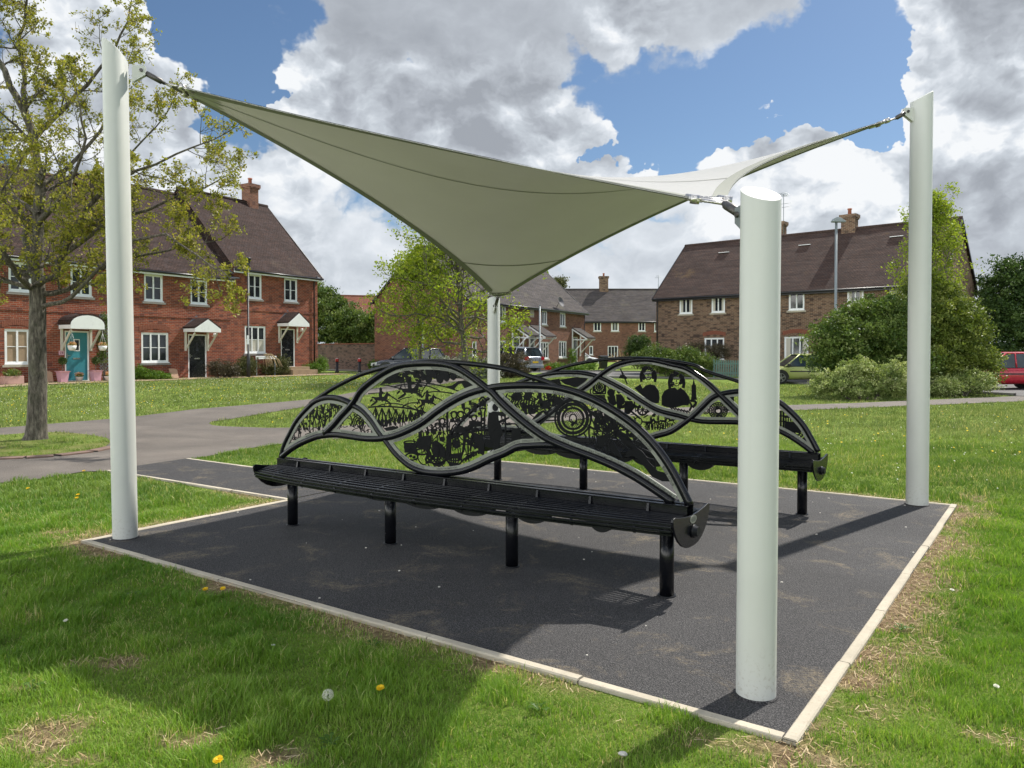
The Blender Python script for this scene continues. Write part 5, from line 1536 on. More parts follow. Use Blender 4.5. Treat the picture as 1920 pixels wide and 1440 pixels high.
def house(name, label, P, d, L0, L1, zb, ze, zr, depth, brick, tile, ops_w, ops_d, gable_l=True, gable_r=True, over=0.30, group=None, verge='gutter_black', gutter='gutter_black', fascia='gutter_black', back=True, arches=()):
    tfn, dd, nn, P0 = facade(P, d)
    root = thing(name, label, 'house', (P0[0], P0[1], 0), atan2(dd[1], dd[0]), group)
    ops = [(o[0], o[1], o[2], o[3]) for o in ops_w] + [(o[0], o[1], o[2], o[3]) for o in ops_d]
    m = MB()
    wall_with_openings(m, L0, L1, zb, ze, ops)
    ym = depth / 2
    for x in (L0, L1): m.add([(x, 0, zb), (x, depth, zb), (x, depth, ze), (x, ym, zr - 0.12), (x, 0, ze)], [(0, 1, 2, 3, 4)])
    m.add([(L0, depth, zb), (L1, depth, zb), (L1, depth, ze), (L0, depth, ze)], [(0, 1, 2, 3)])
    m.build('wall', brick, root, uv=True, fixn=False)
    # slab-like roof with thickness and slightly uneven tile plane
    r = MB(); sl = (zr - ze) / ym; o_ = over; tk = 0.09
    xa, xb = L0 - (0.12 if gable_l else 0), L1 + (0.12 if gable_r else 0)
    nseg = max(int((xb - xa) / 1.2), 2)
    rr = random.Random(int(abs(L0) * 10))
    jit = [[rr.uniform(-0.018, 0.018) for _ in range(5)] for _ in range(nseg + 1)]
    for side in (0, 1):
        vs = []; 
        for i in range(nseg + 1):
            x = xa + (xb - xa) * i / nseg
            for k in range(5):
                t = k / 4; y = -o_ + (ym + o_) * t; z = ze - o_ * sl + (zr - ze + o_ * sl) * t + (jit[i][k] if 0 < k < 4 else 0) - 0.03 * sin(pi * t)
                vs.append((x, y if side == 0 else depth - y, z + tk))
        fs = [(i * 5 + k, (i + 1) * 5 + k, (i + 1) * 5 + k + 1, i * 5 + k + 1) for i in range(nseg) for k in range(4)]
        r.add(vs, fs, 0, False)
    rf = r.build('roof', tile, root, uv=True)
    rt = MB(); rt.tube([(xa, ym, zr + tk - 0.005), (xb, ym, zr + tk - 0.005)], 0.10, 8); rt.build('ridge_tiles', tile, rf, uv=True)
    # verge boards / soffit / gutter
    vb = MB()
    for x, g in ((xa, gable_l), (xb, gable_r)):
        if g:
            vg = MB()
            for side in (0, 1):
                a = (x, -o_ if side == 0 else depth + o_, ze - o_ * sl + tk - 0.07); b = (x, ym, zr + tk - 0.07)
                vg.obox(a, b, 0.05, 0.13)
            vg.build('verge', verge, rf)
    vb.box(xa, xb, -o_ + 0.02, -o_ + 0.05, ze - o_ * sl - 0.12, ze - o_ * sl + 0.06)
    vb.add([(xa, -o_ + 0.05, ze - o_ * sl - 0.05), (xb, -o_ + 0.05, ze - o_ * sl - 0.05), (xb, 0.0, ze - o_ * sl - 0.05), (xa, 0.0, ze - o_ * sl - 0.05)], [(0, 1, 2, 3)])
    vb.build('fascia', fascia, rf)
    gt = MB(); gt.tube([(xa, -o_ - 0.035, ze - o_ * sl + 0.01), (xb, -o_ - 0.035, ze - o_ * sl + 0.01)], 0.058, 8); gt.build('gutter', gutter, rf)
    for o in ops_w:
        kw = o[4] if len(o) > 4 else {}
        window(root, o[0], o[1], o[2], o[3], **kw)
    for o in ops_d: door(root, o[0], o[1], o[2], o[3], o[4])
    am = MB()
    for (x0, x1, z) in arches:
        n = max(int((x1 - x0 + 0.2) / 0.075), 4)
        for k in range(n):
            t = (k + 0.5) / n; x = x0 - 0.1 + (x1 - x0 + 0.2) * t; h = 0.12 * sin(pi * t)
            am.box(x - 0.032, x + 0.032, -0.012, 0.02, z + h, z + h + 0.225)
    if am.v: am.build('brick_arch', 'brick_arch', root)
    return root, tfn
def porch(root, x0, x1, ze, zr, tile, arched=False, proj=0.85):
    """little gabled canopy on brackets over a door"""
    xm = (x0 + x1) / 2
    m = MB()
    if arched:
        n = 10; pts = [(xm + (x1 - x0) / 2 * cos(pi - pi * k / n), ze + (zr - ze) * sin(pi * k / n)) for k in range(n + 1)]
    else: pts = [(x0, ze), (xm, zr), (x1, ze)]
    out = [(p[0] + (p[0] - xm) * 0.06, p[1] + 0.08) for p in pts]
    poly = pts + out[::-1]
    m.prism([(p[0], p[1] + 0.0) for p in poly], -proj, -0.005)
    r = m.build('canopy_roof', tile, root, uv=True)
    f = MB(); f.prism([(pts[0][0], ze - 0.16)] + pts + [(pts[-1][0], ze - 0.16)], -proj - 0.03, -proj - 0.001)
    f.box(x0 + 0.02, x1 - 0.02, -proj, -0.01, ze - 0.15, ze - 0.13)
    for s_, x in ((1, x0), (-1, x1)): f.box(min(x, x + s_ * 0.03), max(x, x + s_ * 0.03), -proj, -0.01, ze - 0.16, ze - 0.001)
    f.build('pediment', 'pvc', r)
    for x in (x0 + 0.10, x1 - 0.10):
        b = MB(); b.box(x - 0.04, x + 0.04, -0.08, -0.003, ze - 1.05, ze - 0.16); b.obox((x, -0.07, ze - 0.95), (x, -proj + 0.12, ze - 0.20), 0.06, 0.07); b.build('bracket', 'cream_paint', r)
    l = MB(); l.prism([(pts[0][0] - 0.08, ze), (xm, zr + 0.22 if not arched else zr + 0.12), (pts[-1][0] + 0.08, ze)], -0.012, -0.004); l.build('flashing', 'lead', r)
    return r

PLt, DLt = (-15.2, 37), (.51, .86)
tL, dL, nL, _ = facade(PLt, DLt)
def W(t, x0, x1, z0, z1, **kw): return (t(x0)[0], t(x1)[0], z0, z1, kw)
# --- red brick terrace, three houses
A1ops = [W(tL, 8, 56, 1.09, 2.45, arch=True, inside='blind', sill='sill_pale'), W(tL, 16.7, 61, 3.92, 5.08), W(tL, 133, 173, 3.90, 5.08)]
A1d = [(tL(120.8)[0], tL(166.7)[0], 0.38, 2.44, 'teal_paint')]
hA1, _ = house('terraced_house', 'red brick terraced house with the turquoise front door and hanging baskets', PLt, DLt, -13.5, -3.55, 0.1, 5.50, 9.55, 8.4, 'brick_red', 'tile_red', A1ops, A1d,
               gable_r=False, group='red brick terrace', fascia='pvc', arches=[(tL(8)[0], tL(56)[0], 2.50)])
A2ops = [W(tL, 264.6, 315.6, 1.09, 2.45, lights=3, arch=True), W(tL, 270.8, 306, 3.88, 5.10), W(tL, 357.7, 389, 3.88, 5.05)]
A2d = [(tL(352.5)[0], tL(387)[0], 0.35, 2.42, 'door_black')]
hA2, _ = house('terraced_house', 'middle red brick terraced house with black front door under a white gabled canopy', PLt, DLt, -3.548, 2.05, 0.1, 5.50, 9.82, 8.4, 'brick_red', 'tile_red', A2ops, A2d,
               gable_l=False, gable_r=False, group='red brick terrace', fascia='pvc', arches=[(tL(264.6)[0], tL(315.6)[0], 2.50)])
A3ops = [W(tL, 458.8, 498, 1.52, 2.93, lights=3, arch=True, inside='half'), W(tL, 466, 491, 4.35, 5.62), W(tL, 533.3, 557.7, 4.35, 5.60)]
A3d = [(tL(526.5)[0], tL(552.5)[0], 0.80, 2.85, 'door_black')]
hA3, _ = house('terraced_house', 'end red brick terraced house, taller than its neighbours, with steps up to its black door', PLt, DLt, 2.052, 8.05, 0.1, 6.00, 10.20, 8.4, 'brick_red', 'tile_red', A3ops, A3d,
               gable_l=False, group='red brick terrace', fascia='pvc', arches=[(tL(458.8)[0], tL(498)[0], 2.98)])
chimney(hA3, 6.9, 4.2, 9.6, 11.35, 0.62, 0.7, 'brick_mid', 1)
def pf(h_, x0, x1, yb, yt, tile, arched=False):
    a = tL(x0, yb, -0.85); b = tL(x1, yb, -0.85); c = tL((x0 + x1) / 2, yt, -0.85)
    return porch(h_, a[0], b[0], (a[1] + b[1]) / 2 + 0.13, c[1] - 0.05, tile, arched)
pf(hA2, 365.5, 413.5, 621.5, 597, 'tile_red'); pf(hA3, 541, 579.5, 611, 586, 'tile_red'); pf(hA1, 132, 195.5, 615.5, 589, 'tile_red', True)
m = MB(); s_r = (10.20 - 6.0) / 4.2
m.add([(2.038, -0.02, 5.45), (2.038, 4.2, 9.72), (2.038, 4.2, 10.20), (2.038, -0.02, 6.05)], [(0, 1, 2, 3)]); m.build('stepped_flashing', 'tile_red', hA3, uv=True)
# string course, downpipe, roof vents, number plate, flue
for h_, a, b, z in ((hA1, -13.4, -3.56, 3.18), (hA2, -3.54, 2.03, 3.18), (hA3, 2.07, 8.03, 3.72)):
    m = MB(); m.box(a, b, -0.028, 0.004, z, z + 0.07); m.build('string_course', 'brick_red', h_, uv=True)
m = MB(); m.tube([(7.72, -0.33, 5.86), (7.72, -0.10, 5.55), (7.72, -0.07, 5.45), (7.72, -0.07, 0.6)], 0.038, 8); m.build('downpipe', 'gutter_black', hA3)
m = MB(); m.box(1.8, 2.35, -0.30, 1.1, 5.28, 5.33); m.add([(1.85, -.28, 5.5), (2.04, -.28, 5.5), (2.04, .9, 6.35), (1.85, .9, 6.35)], [(0, 1, 2, 3)]); m.build('lead_valley', 'lead', hA2)
m = MB(); a, b = tL(108)[0], tL(118)[0]; m.box(a + 0.03, b + 0.03, -0.02, -0.004, 1.44, 1.62); npl = m.build('number_plate', 'pink_pot', hA1)
m = MB(); flat_text(m, '24', (a + b) / 2 + 0.03, 1.475, 0.14, -0.022); m.build('lettering', 'letter_black', npl)
for h_, px, z in ((hA2, 398, 2.35), (hA3, 562, 2.75)):
    m = MB(); x = tL(px)[0]; m.tube([(x, -0.02, z), (x, -0.16, z + 0.02)], 0.03, 8); m.tube([(x, -0.16, z - 0.02), (x, -0.16, z + 0.14)], 0.07, 12); m.build('wall_lamp', 'basket_white', h_)
m = MB(); m.box(tL(531)[0] - 0.15, tL(548)[0] + 1.0, -0.9, -0.03, 0.3, 0.62); m.box(tL(531)[0] - 0.15, tL(548)[0] + 0.7, -0.6, -0.03, 0.62, 0.78); m.build('steps', 'paving_tan', hA3)
# trellis fixed on the wall
tr = MB(); x0, x1 = tL(185)[0], tL(207)[0] + 0.5; zt, zb = 3.2, 0.75
n = 22
for k in range(-n, n * 2):
    for sg in (1, -1):
        xa = x0 + k * 0.14; 
        a = [xa, zb]; b = [xa + sg * (zt - zb), zt]
        # clip to the panel
        def cl(p, q):
            t0, t1 = 0.0, 1.0
            dx = q[0] - p[0]
            for bound, s_ in ((x0, 1), (x1, -1)):
                f0 = (p[0] - bound) * s_; f1 = (q[0] - bound) * s_
                if f0 < 0 and f1 < 0: return None
                if f0 < 0: t0 = max(t0, f0 / (f0 - f1))
                if f1 < 0: t1 = min(t1, f0 / (f0 - f1))
            if t0 >= t1: return None
            return [(p[0] + dx * t, p[1] + (q[1] - p[1]) * t) for t in (t0, t1)]
        c = cl(a, b)
        if c and hypot(c[0][0] - c[1][0], c[0][1] - c[1][1]) > 0.05: tr.obox((c[0][0], -0.03 - 0.012 * (sg > 0), c[0][1]), (c[1][0], -0.03 - 0.012 * (sg > 0), c[1][1]), 0.010, 0.028, up=(0, 1, 0))
o = tr.build('trellis', 'trellis'); o.location = hA1.location; o.rotation_euler = hA1.rotation_euler
tagp(o, 'grey-green diamond trellis with climbing plant beside the turquoise door', 'trellis')

def on_facade(tf, h_, x, y, z):
    M = Matrix.Translation(h_.location) @ Matrix.Rotation(h_.rotation_euler.z, 4, 'Z')
    return M @ Vector((x, y, z))

# --- brown brick house on the right
PRt = ((1480 - 960) / FPX * 44, 44.0); DRt = (.751, -.66)
tR, dR, nR, _ = facade(PRt, DRt)
Rops = [W(tR, 1273.9, 1298, 4.0, 5.0, bar=False, sill='sill_pale', inside='curtain'), W(tR, 1333.9, 1359, 4.0, 5.0, bar=False, sill='sill_pale', inside='curtain'), W(tR, 1478.6, 1508, 3.97, 5.0, bar=False, sill='sill_pale'),
        W(tR, 1588, 1619, 3.97, 5.0, bar=False, sill='sill_pale', inside='curtain'), W(tR, 1667, 1692, 3.97, 5.0, bar=False, sill='sill_pale', inside='curtain'), W(tR, 1320.7, 1358, 1.15, 2.46, lights=3, bar=False, arch=True, inside='half', sill='sill_pale'),
        W(tR, 1470.8, 1516, 0.93, 2.46, lights=3, bar=False, arch=True, inside='curtain', sill='sill_pale'), W(tR, 1640, 1680, 0.93, 2.46, lights=3, bar=False, arch=True, sill='sill_pale')]
hR, _ = house('detached_house', 'long brown brick house with a plain tiled roof and tall chimney', PRt, DRt, -8.72, 7.75, -0.2, 5.22, 8.78, 8.0, 'brick_brown', 'tile_brown', Rops, [], arches=[(tR(1320.7)[0], tR(1358)[0], 2.55), (tR(1470.8)[0], tR(1516)[0], 2.55)])
tRr = facade((PRt[0] + nR[0] * 4, PRt[1] + nR[1] * 4), DRt)[0]
chimney(hR, tRr(1593, 420)[0], 4.0, 8.3, tRr(1593, 400)[1] - 0.1, 0.78, 0.62, 'brick_brown', 1)
chimney(hR, tRr(1460, 430)[0] - 0.1, 4.6, 8.3, tRr(1460, 414)[1], 0.5, 0.6, 'brick_brown', 0)
m = MB(); x = tRr(1463, 400)[0] + 0.05; zt = tRr(1463, 362)[1]; m.tube([(x, 4.4, 8.6), (x, 4.4, zt)], 0.022, 6)
for k in range(5): m.tube([(x - 0.30 + k * 0.02, 4.1 + k * 0.16, zt - 0.12 * (k % 2)), (x + 0.30 - k * 0.02, 4.1 + k * 0.16, zt - 0.12 * (k % 2))], 0.012, 4)
m.tube([(x, 4.0, zt - 0.06), (x, 5.0, zt - 0.02)], 0.014, 4)
m.tube([(x - 0.2, 4.5, zt - .6), (x + 0.4, 4.5, zt - .6)], 0.012, 4); m.tube([(x - 0.2, 4.6, zt - .8), (x + 0.4, 4.6, zt - .8)], 0.012, 4)
m.build('aerial', 'lamp_grey', hR)
m = MB(); m.tube([(-8.72, -0.05, 5.1), (-8.60, -0.07, 4.9), (-8.60, -0.07, 0)], 0.036, 8); m.build('downpipe', 'gutter_black', hR)
m = MB()
for px, zz in ((1520, 7.6), (1690, 7.9), (1370, 8.2)):
    x = tRr(px, 450)[0]; m.box(x - 0.35, x + 0.35, 2.95, 3.1, 8.03, 8.06)
m.build('ridge_vent', 'pvc', hR)

# --- middle row behind the tree
PMt = ((1096 - 960) / FPX * 62, 62.0); DMt = (.5, .866)
tM, dM, nM, _ = facade(PMt, DMt)
Mops = [W(tM, 937, 948.5, 3.55, 4.65, bar=False, lights=2, sill='sill_pale'), W(tM, 1015.6, 1026, 3.6, 4.62, bar=False, sill='sill_pale'), W(tM, 1050, 1060.4, 3.55, 4.6, bar=False, sill='sill_pale'),
        W(tM, 1013.5, 1029, 1.12, 2.35, bar=False, lights=3, arch=True, sill='sill_pale'), W(tM, 1048, 1062.5, 1.2, 2.45, bar=False, lights=3, arch=True, sill='sill_pale'), W(tM, 937, 949.5, 1.3, 2.35, bar=False, arch=True, sill='sill_pale'),
        W(tM, 885.5, 894, 1.35, 2.25, bar=False, lights=1, arch=True, sill='sill_pale')]
Md = [(tM(963)[0], tM(975)[0], 0.7, 2.7, 'door_black'), (tM(994)[0], tM(1002.5)[0], 0.75, 2.75, 'door_black'), (tM(1075)[0], tM(1083)[0], 0.8, 2.8, 'door_black')]
hM, _ = house('row_house', 'brick row with a grey-brown tiled roof, lean-to porches and a satellite dish', PMt, DMt, -17.3, 0.0, 0.1, 4.95, 8.25, 7.2, 'brick_mid', 'tile_grey', Mops, Md)
for px0, px1 in ((958, 995), (990, 1022), (1071, 1101)):
    a = tM(px0)[0] + 0.1; b = tM(px0 + 22)[0] if px0 < 1050 else tM(px0 + 16)[0]
    m = MB(); zt_, zb_ = 3.55, 2.75
    m.add([(a, 0, zt_), (b, 0, zt_), (b, -1.35, zb_), (a, -1.35, zb_), (a, 0, zt_ - .1), (b, 0, zt_ - .1), (b, -1.35, zb_ - .1), (a, -1.35, zb_ - .1)], [(0, 1, 2, 3), (7, 6, 5, 4), (0, 3, 7, 4), (1, 5, 6, 2), (2, 6, 7, 3)])
    pr = m.build('porch_roof', 'tile_grey', hM, uv=True)
    m = MB()
    for x in (a + .02, b - .02):
        m.obox((x, -0.02, zt_ - .16), (x, -1.33, zb_ - .16), 0.06, 0.10); m.box(x - .04, x + .04, -0.10, -0.02, 1.3, zt_ - .2); m.obox((x, -0.06, 1.5), (x, -1.15, zb_ - .15), 0.06, 0.07); m.box(x - .03, x + .03, -1.3, -0.06, zb_ - .22, zb_ - .14)
    m.build('bracket', 'pvc', pr)
m = MB(); x = tM(1042)[0]; zc = tM(1042, 566)[1]
n = 16; m.add([(x + 0.42 * cos(2 * pi * k / n), -0.45 + 0.12 * sin(2 * pi * k / n), zc + 0.36 * sin(2 * pi * k / n)) for k in range(n)] + [(x, -0.30, zc)], [(k, (k + 1) % n, n) for k in range(n)]); m.tube([(x, -0.3, zc), (x, -0.02, zc - 0.5)], 0.02, 6)
m.build('satellite_dish', 'dish', hM, fixn=False)
m = MB(); m.box(tM(994)[0], tM(1001)[0], -0.02, 0.01, 4.05, 4.6); m.build('wall_panel', 'sill_pale', hM)
m = MB(); m.tube([(-0.12, -0.06, 4.9), (-0.12, -0.06, 0.8)], 0.035, 8); m.build('downpipe', 'gutter_black', hM)
# --- frontal row at the back
t2, _, _, _ = facade((10, 86), (1, 0))
Nops = [W(t2, 1113, 1127, 4.0, 5.0, bar=False, sill='sill_pale'), W(t2, 1146, 1160.4, 4.0, 5.0, bar=False, sill='sill_pale', inside='curtain'), W(t2, 1197, 1210, 4.0, 5.0, bar=False, sill='sill_pale'), W(t2, 1227, 1237, 3.95, 5.0, bar=False, sill='sill_pale'),
        W(t2, 1105, 1112, 1.35, 2.35, bar=False, lights=1, arch=True, sill='sill_pale'), W(t2, 1139.6, 1159, 1.0, 2.35, bar=False, lights=3, arch=True, sill='sill_pale'), W(t2, 1205, 1222, 1.0, 2.35, bar=False, lights=3, arch=True, sill='sill_pale')]
hN, _ = house('row_house', 'distant brick row with a dark grey roof and a single chimney, seen square on', (10, 86), (1, 0), -4.2, 10.2, 0.2, 5.25, 8.95, 9.0, 'brick_mid', 'tile_grey', Nops, [], gable_l=True)
chimney(hN, t2(1140)[0] * 90.5 / 86, 4.5, 8.6, 10.55, 1.0, 0.8, 'brick_brown', 1)
m = MB(); zt = 10.4; m.tube([(7.2, 4.5, 8.9), (7.2, 4.5, zt + 0.3)], 0.03, 5); m.tube([(6.8, 4.5, zt), (7.6, 4.5, zt)], 0.02, 4); m.tube([(6.9, 4.5, zt + .2), (7.4, 4.5, zt + .2)], 0.02, 4); m.build('aerial', 'lamp_grey', hN)
m = MB(); m.add([(9.1 + 0.5 * cos(2 * pi * k / 14), -0.4, 5.7 + 0.5 * sin(2 * pi * k / 14)) for k in range(14)], [list(range(14))]); m.tube([(9.1, -0.4, 5.7), (9.1, 0, 5.3)], 0.03, 6); m.build('satellite_dish', 'dish', hN)
# --- red roofed house far beyond the wall
tF, dF, nF, _ = facade((-19.5, 86), (0.97, 0.25))
hF, _ = house('distant_house', 'small far-off house with an orange tiled roof beyond the garden wall', (-19.0, 84), (0.96, 0.28), 0.0, 9.0, 0.2, 5.3, 8.0, 7.0, 'brick_mid', 'tile_orange', [], [])

# ================================================================== garden wall, fences
wl = MB()
wp = [(-15.5, 58.5), (-8.0, 51.8)]
d_ = Vector((wp[1][0] - wp[0][0], wp[1][1] - wp[0][1], 0)); Lw = d_.length; rz = atan2(d_.y, d_.x)
wroot = thing('garden_wall', 'old mottled brick garden wall with an orange coping behind the red-topped bollards', 'wall', (wp[0][0], wp[0][1], 0.3), rz)
wl.box(0, Lw, 0, 0.22, -0.3, 1.86); wl.build('wall', 'brick_wall', wroot, uv=True)
m = MB(); m.box(-0.02, Lw, -0.04, 0.26, 1.863, 1.93); m.build('coping', 'tile_orange', wroot, uv=True)
# green picket fences either side of the nearest post
def picket(x0, y0, x1, y1, h, label):
    root = thing('picket_fence', label, 'fence', (x0, y0, terr(x0, y0)), atan2(y1 - y0, x1 - x0), 'green picket fences')
    L = hypot(x1 - x0, y1 - y0); k = 0.0; m = MB()
    while k < L:
        m.prism([(k, 0.05), (k + 0.075, 0.05), (k + 0.075, h - 0.05), (k + 0.0375, h), (k, h - 0.05)], -0.01, 0.01); k += 0.125
    m.build('pickets', 'fence_green', root)
    m = MB(); m.box(0, L, 0.011, 0.05, h * 0.22, h * 0.22 + 0.08); m.box(0, L, 0.011, 0.05, h * 0.75, h * 0.75 + 0.08); m.build('rail', 'fence_green', root)
    k = 0.0
    while k <= L + 0.01:
        m = MB(); m.box(k - 0.04, k + 0.04, 0.051, 0.13, 0, h + 0.03); m.build('fence_post', 'fence_green', root); k += L / max(round(L / 2.2), 1)
g0 = atY(1338, 700, 42.5); g1 = atY(1520, 700, 40.6)
picket(g0[0], g0[1], g1[0], g1[1], 0.98, 'sage green picket fence in front of the brown brick house')

# ================================================================== street furniture
def lamp_black():
    x, y, _ = atY(466, 703, 37.5)
    z = terr(x, y); H = 1.5 + (688 - 482) / FPX * y - tan(TILT) * y - z
    r = thing('street_lamp', 'slim black lamp post with a lantern on top in front of the end terraced house', 'street lamp', (x, y, z))
    m = MB(); m.tube([(0, 0, 0), (0, 0, 1.15), (0, 0, 1.17), (0, 0, H - 0.5)], [0.085, 0.085, 0.05, 0.036], 14); m.build('pole', 'bollard_black', r)
    m = MB(); m.tube([(0, 0, H - 0.5), (0, 0, H - 0.44), (0, 0, H - 0.40), (0, 0, H - 0.12), (0, 0, H - 0.10), (0, 0, H - 0.02), (0, 0, H)], [0.05, 0.12, 0.10, 0.13, 0.19, 0.10, 0.02], 16); m.build('lantern', 'bollard_black', r)
    m = MB(); m.box(-0.05, 0.05, -0.075, -0.06, 1.62, 2.05); m.build('notice', 'sign_white', r)
lamp_black()
def lamp_grey():
    Y = 35.0; x, y, zt = atY(1568, 416, Y); z = terr(x, y)
    r = thing('street_lamp', 'tall grey street lamp with a small hooded head rising behind the big shrub', 'street lamp', (x, y, z))
    H = zt - z; m = MB(); m.tube([(0, 0, 0), (0, 0, 1.2), (0, 0, 1.25), (0, 0, H)], [0.085, 0.085, 0.062, 0.055], 14); m.build('pole', 'lamp_grey', r)
    m = MB()
    m.prism([(-0.22, 0.02), (-0.12, 0.16), (0.02, 0.22), (0.20, 0.16), (0.42, 0.02), (0.38, -0.02), (-0.18, -0.02)], -0.13, 0.13)
    o = m.build('lamp_head', 'sign_grey', r, bevel=0.03); o.location = (0, 0, H)
lamp_grey()
for px, pt, pb_, Y, lb in ((1012, 573, 678, 50, 'thin grey lamp column in front of the middle brick row'), (793, 596, 668, 46, 'thin pale pole half hidden under the lime green tree')):
    x, y, zt = atY(px, pt, Y); z = terr(x, y)
    r = thing('lamp_column', lb, 'pole', (x, y, z)); m = MB(); m.tube([(0, 0, 0), (0, 0, 1.0), (0, 0, 1.02), (0, 0, zt - z)], [0.09, 0.09, 0.065, 0.05], 10); m.build('pole', 'lamp_grey', r)
    m = MB(); m.tube([(0, 0, zt - z), (0, 0, zt - z + 0.05)], [0.07, 0.04], 10); m.build('cap', 'sign_grey', r)
for px, lb in ((632, 'left-hand black bollard with a red top before the garden wall'), (674, 'right-hand black bollard with a red top before the garden wall')):
    Y = 47.5; x, y, _ = atY(px, 690, Y); z = terr(x, y)
    r = thing('bollard', lb, 'bollard', (x, y, z), 0, 'red topped bollards')
    m = MB(); m.tube([(0, 0, 0), (0, 0, 0.10), (0, 0, 0.11), (0, 0, 0.66)], [0.12, 0.12, 0.085, 0.085], 14); m.build('body', 'bollard_black', r)
    m = MB(); m.tube([(0, 0, 0.66), (0, 0, 0.665), (0, 0, 0.84), (0, 0, 0.86)], [0.09, 0.105, 0.105, 0.07], 14); cp = m.build('cap', 'bollard_red', r)
    m = MB(); m.tube([(0, 0, 0.86), (0, 0, 0.885)], [0.085, 0.06], 14); m.build('top', 'sign_white', cp)
# street name sign
x, y, _ = gpt(483, 706); x2, y2, z2_ = atY(518, 664, y + 2.2)
z = terr(x, y); a = Vector((*atY(479.5, 667, y)[:2], 0)); b = Vector((*atY(518, 667, y + 1.4)[:2], 0)); L = (b - a).length
r = thing('street_sign', 'low white street name sign on grey legs in front of the bushes', 'sign', (a.x, a.y, z), atan2(b.y - a.y, b.x - a.x))
ht = atY(480, 667.5, y)[2] - z
m = MB(); m.box(0, L, -0.012, 0.012, ht - 0.16, ht); o = m.build('board', 'sign_white', r, bevel=0.004)
m = MB(); xx = 0.06
rd = random.Random(3)
while xx < L - 0.1:
    if not (L * 0.42 < xx < L * 0.5 or L * 0.66 < xx < L * 0.70): m.box(xx, xx + 0.022, -0.0135, -0.0125, ht - 0.10, ht - 0.055)
    xx += 0.055
m.build('lettering', 'sign_grey', o)
for k in (0.06, L - 0.1): m = MB(); m.box(k, k + 0.05, 0.012, 0.05, 0, ht - 0.02); m.build('leg', 'sign_grey', r)
# wheelie bin
x, y, _ = atY(1131, 697, 60); z = terr(x, y)
r = thing('wheelie_bin', 'black wheelie bin beside the white car', 'bin', (x, y, z), 0.2)
m = MB(); m.add([(-.24, -.26, .08), (.24, -.26, .08), (.24, .26, .08), (-.24, .26, .08), (-.29, -.36, .98), (.29, -.36, .98), (.29, .34, .98), (-.29, .34, .98)], [(3, 2, 1, 0), (4, 5, 6, 7), (0, 1, 5, 4), (1, 2, 6, 5), (2, 3, 7, 6), (3, 0, 4, 7)]); m.build('body', 'bin_black', r, bevel=0.02)
m = MB(); m.prism([(-.38, .98), (-.36, 1.05), (0, 1.10), (.38, 1.06), (.42, .98)], -.31, .31, plane='yz'); m.build('lid', 'bin_black', r)
for s_ in (-.27, .27): m = MB(); m.tube([(s_ - .025, .30, .10), (s_ + .025, .30, .10)], .10, 14); m.build('wheel', 'tyre', r)
# pots, troughs, slabs and baskets by the terrace
def world_at(px, off, z=None):
    """a point off metres in front of the terrace, seen at column px"""
    Q = np.array([PLt[0], PLt[1], 0]) - nL * off
    r_ = ray(px, 700); k = ((Q - CAMP) @ nL) / (r_ @ nL); q = CAMP + k * r_
    return float(q[0]), float(q[1]), terr(q[0], q[1]) + 0.02
rzL = atan2(dL[1], dL[0])
def leafball(name, parent, c, rad, n, size, mat, seed=0, flat=1.0):
    r2 = np.random.default_rng(seed + 100)
    P = r2.normal(size=(n, 3)); P /= np.linalg.norm(P, axis=1)[:, None]
    P = P * (r2.random((n, 1)) ** 0.4) * rad * np.array([1, 1, flat]) + np.array(c)
    return leaves(name, P, size, mat, parent, seed)
def leaves(name, P, size, mat, parent=None, seed=0, var=0.5, tint=None, droop=0.0, aspect=0.55):
    r2 = np.random.default_rng(seed)
    n = len(P)
    a = r2.normal(size=(n, 3)); a /= np.linalg.norm(a, axis=1)[:, None]; a[:, 2] -= droop
    b = r2.normal(size=(n, 3)); b -= a * (a * b).sum(1)[:, None] / (a * a).sum(1)[:, None]; b /= np.linalg.norm(b, axis=1)[:, None]
    s = size * (1 - var / 2 + var * r2.random((n, 1)))
    a = a * s; b = b * s * aspect
    V = np.stack([P - a * 0.5, P + b * 0.5, P + a * 0.5, P - b * 0.5], 1).reshape(-1, 3)
    q = np.arange(n * 4).reshape(n, 4)
    if tint is None: tint = r2.random(n)
    return npmesh(name, V, q, mat, tint, parent)
for i, px in enumerate((117.5, 179.5)):
    x, y, z = world_at(px, 0.55)
    r = thing('planter', ['tall pink flared planter with a clipped ball shrub, left of the turquoise door', 'tall pink flared planter with a clipped ball shrub, right of the turquoise door'][i], 'planter', (x, y, z), rzL, 'pink planters')
    m = MB(); m.add([(s1 * w_, s2 * w_, h) for (w_, h) in ((.13, 0), (.17, .38), (.22, .44)) for s1, s2 in ((-1, -1), (1, -1), (1, 1), (-1, 1))], [(3, 2, 1, 0), (8, 9, 10, 11)] + [(l * 4 + k, l * 4 + (k + 1) % 4, l * 4 + 4 + (k + 1) % 4, l * 4 + 4 + k) for l in (0, 1) for k in range(4)]); m.build('pot', 'pink_pot', r)
    m = MB(); m.tube([(0, 0, .4), (0, 0, .75)], .015, 6); m.build('stem', 'bark', r)
    leafball('foliage', r, (0, 0, .85), .17, 700, .05, 'leaf_dark', i)
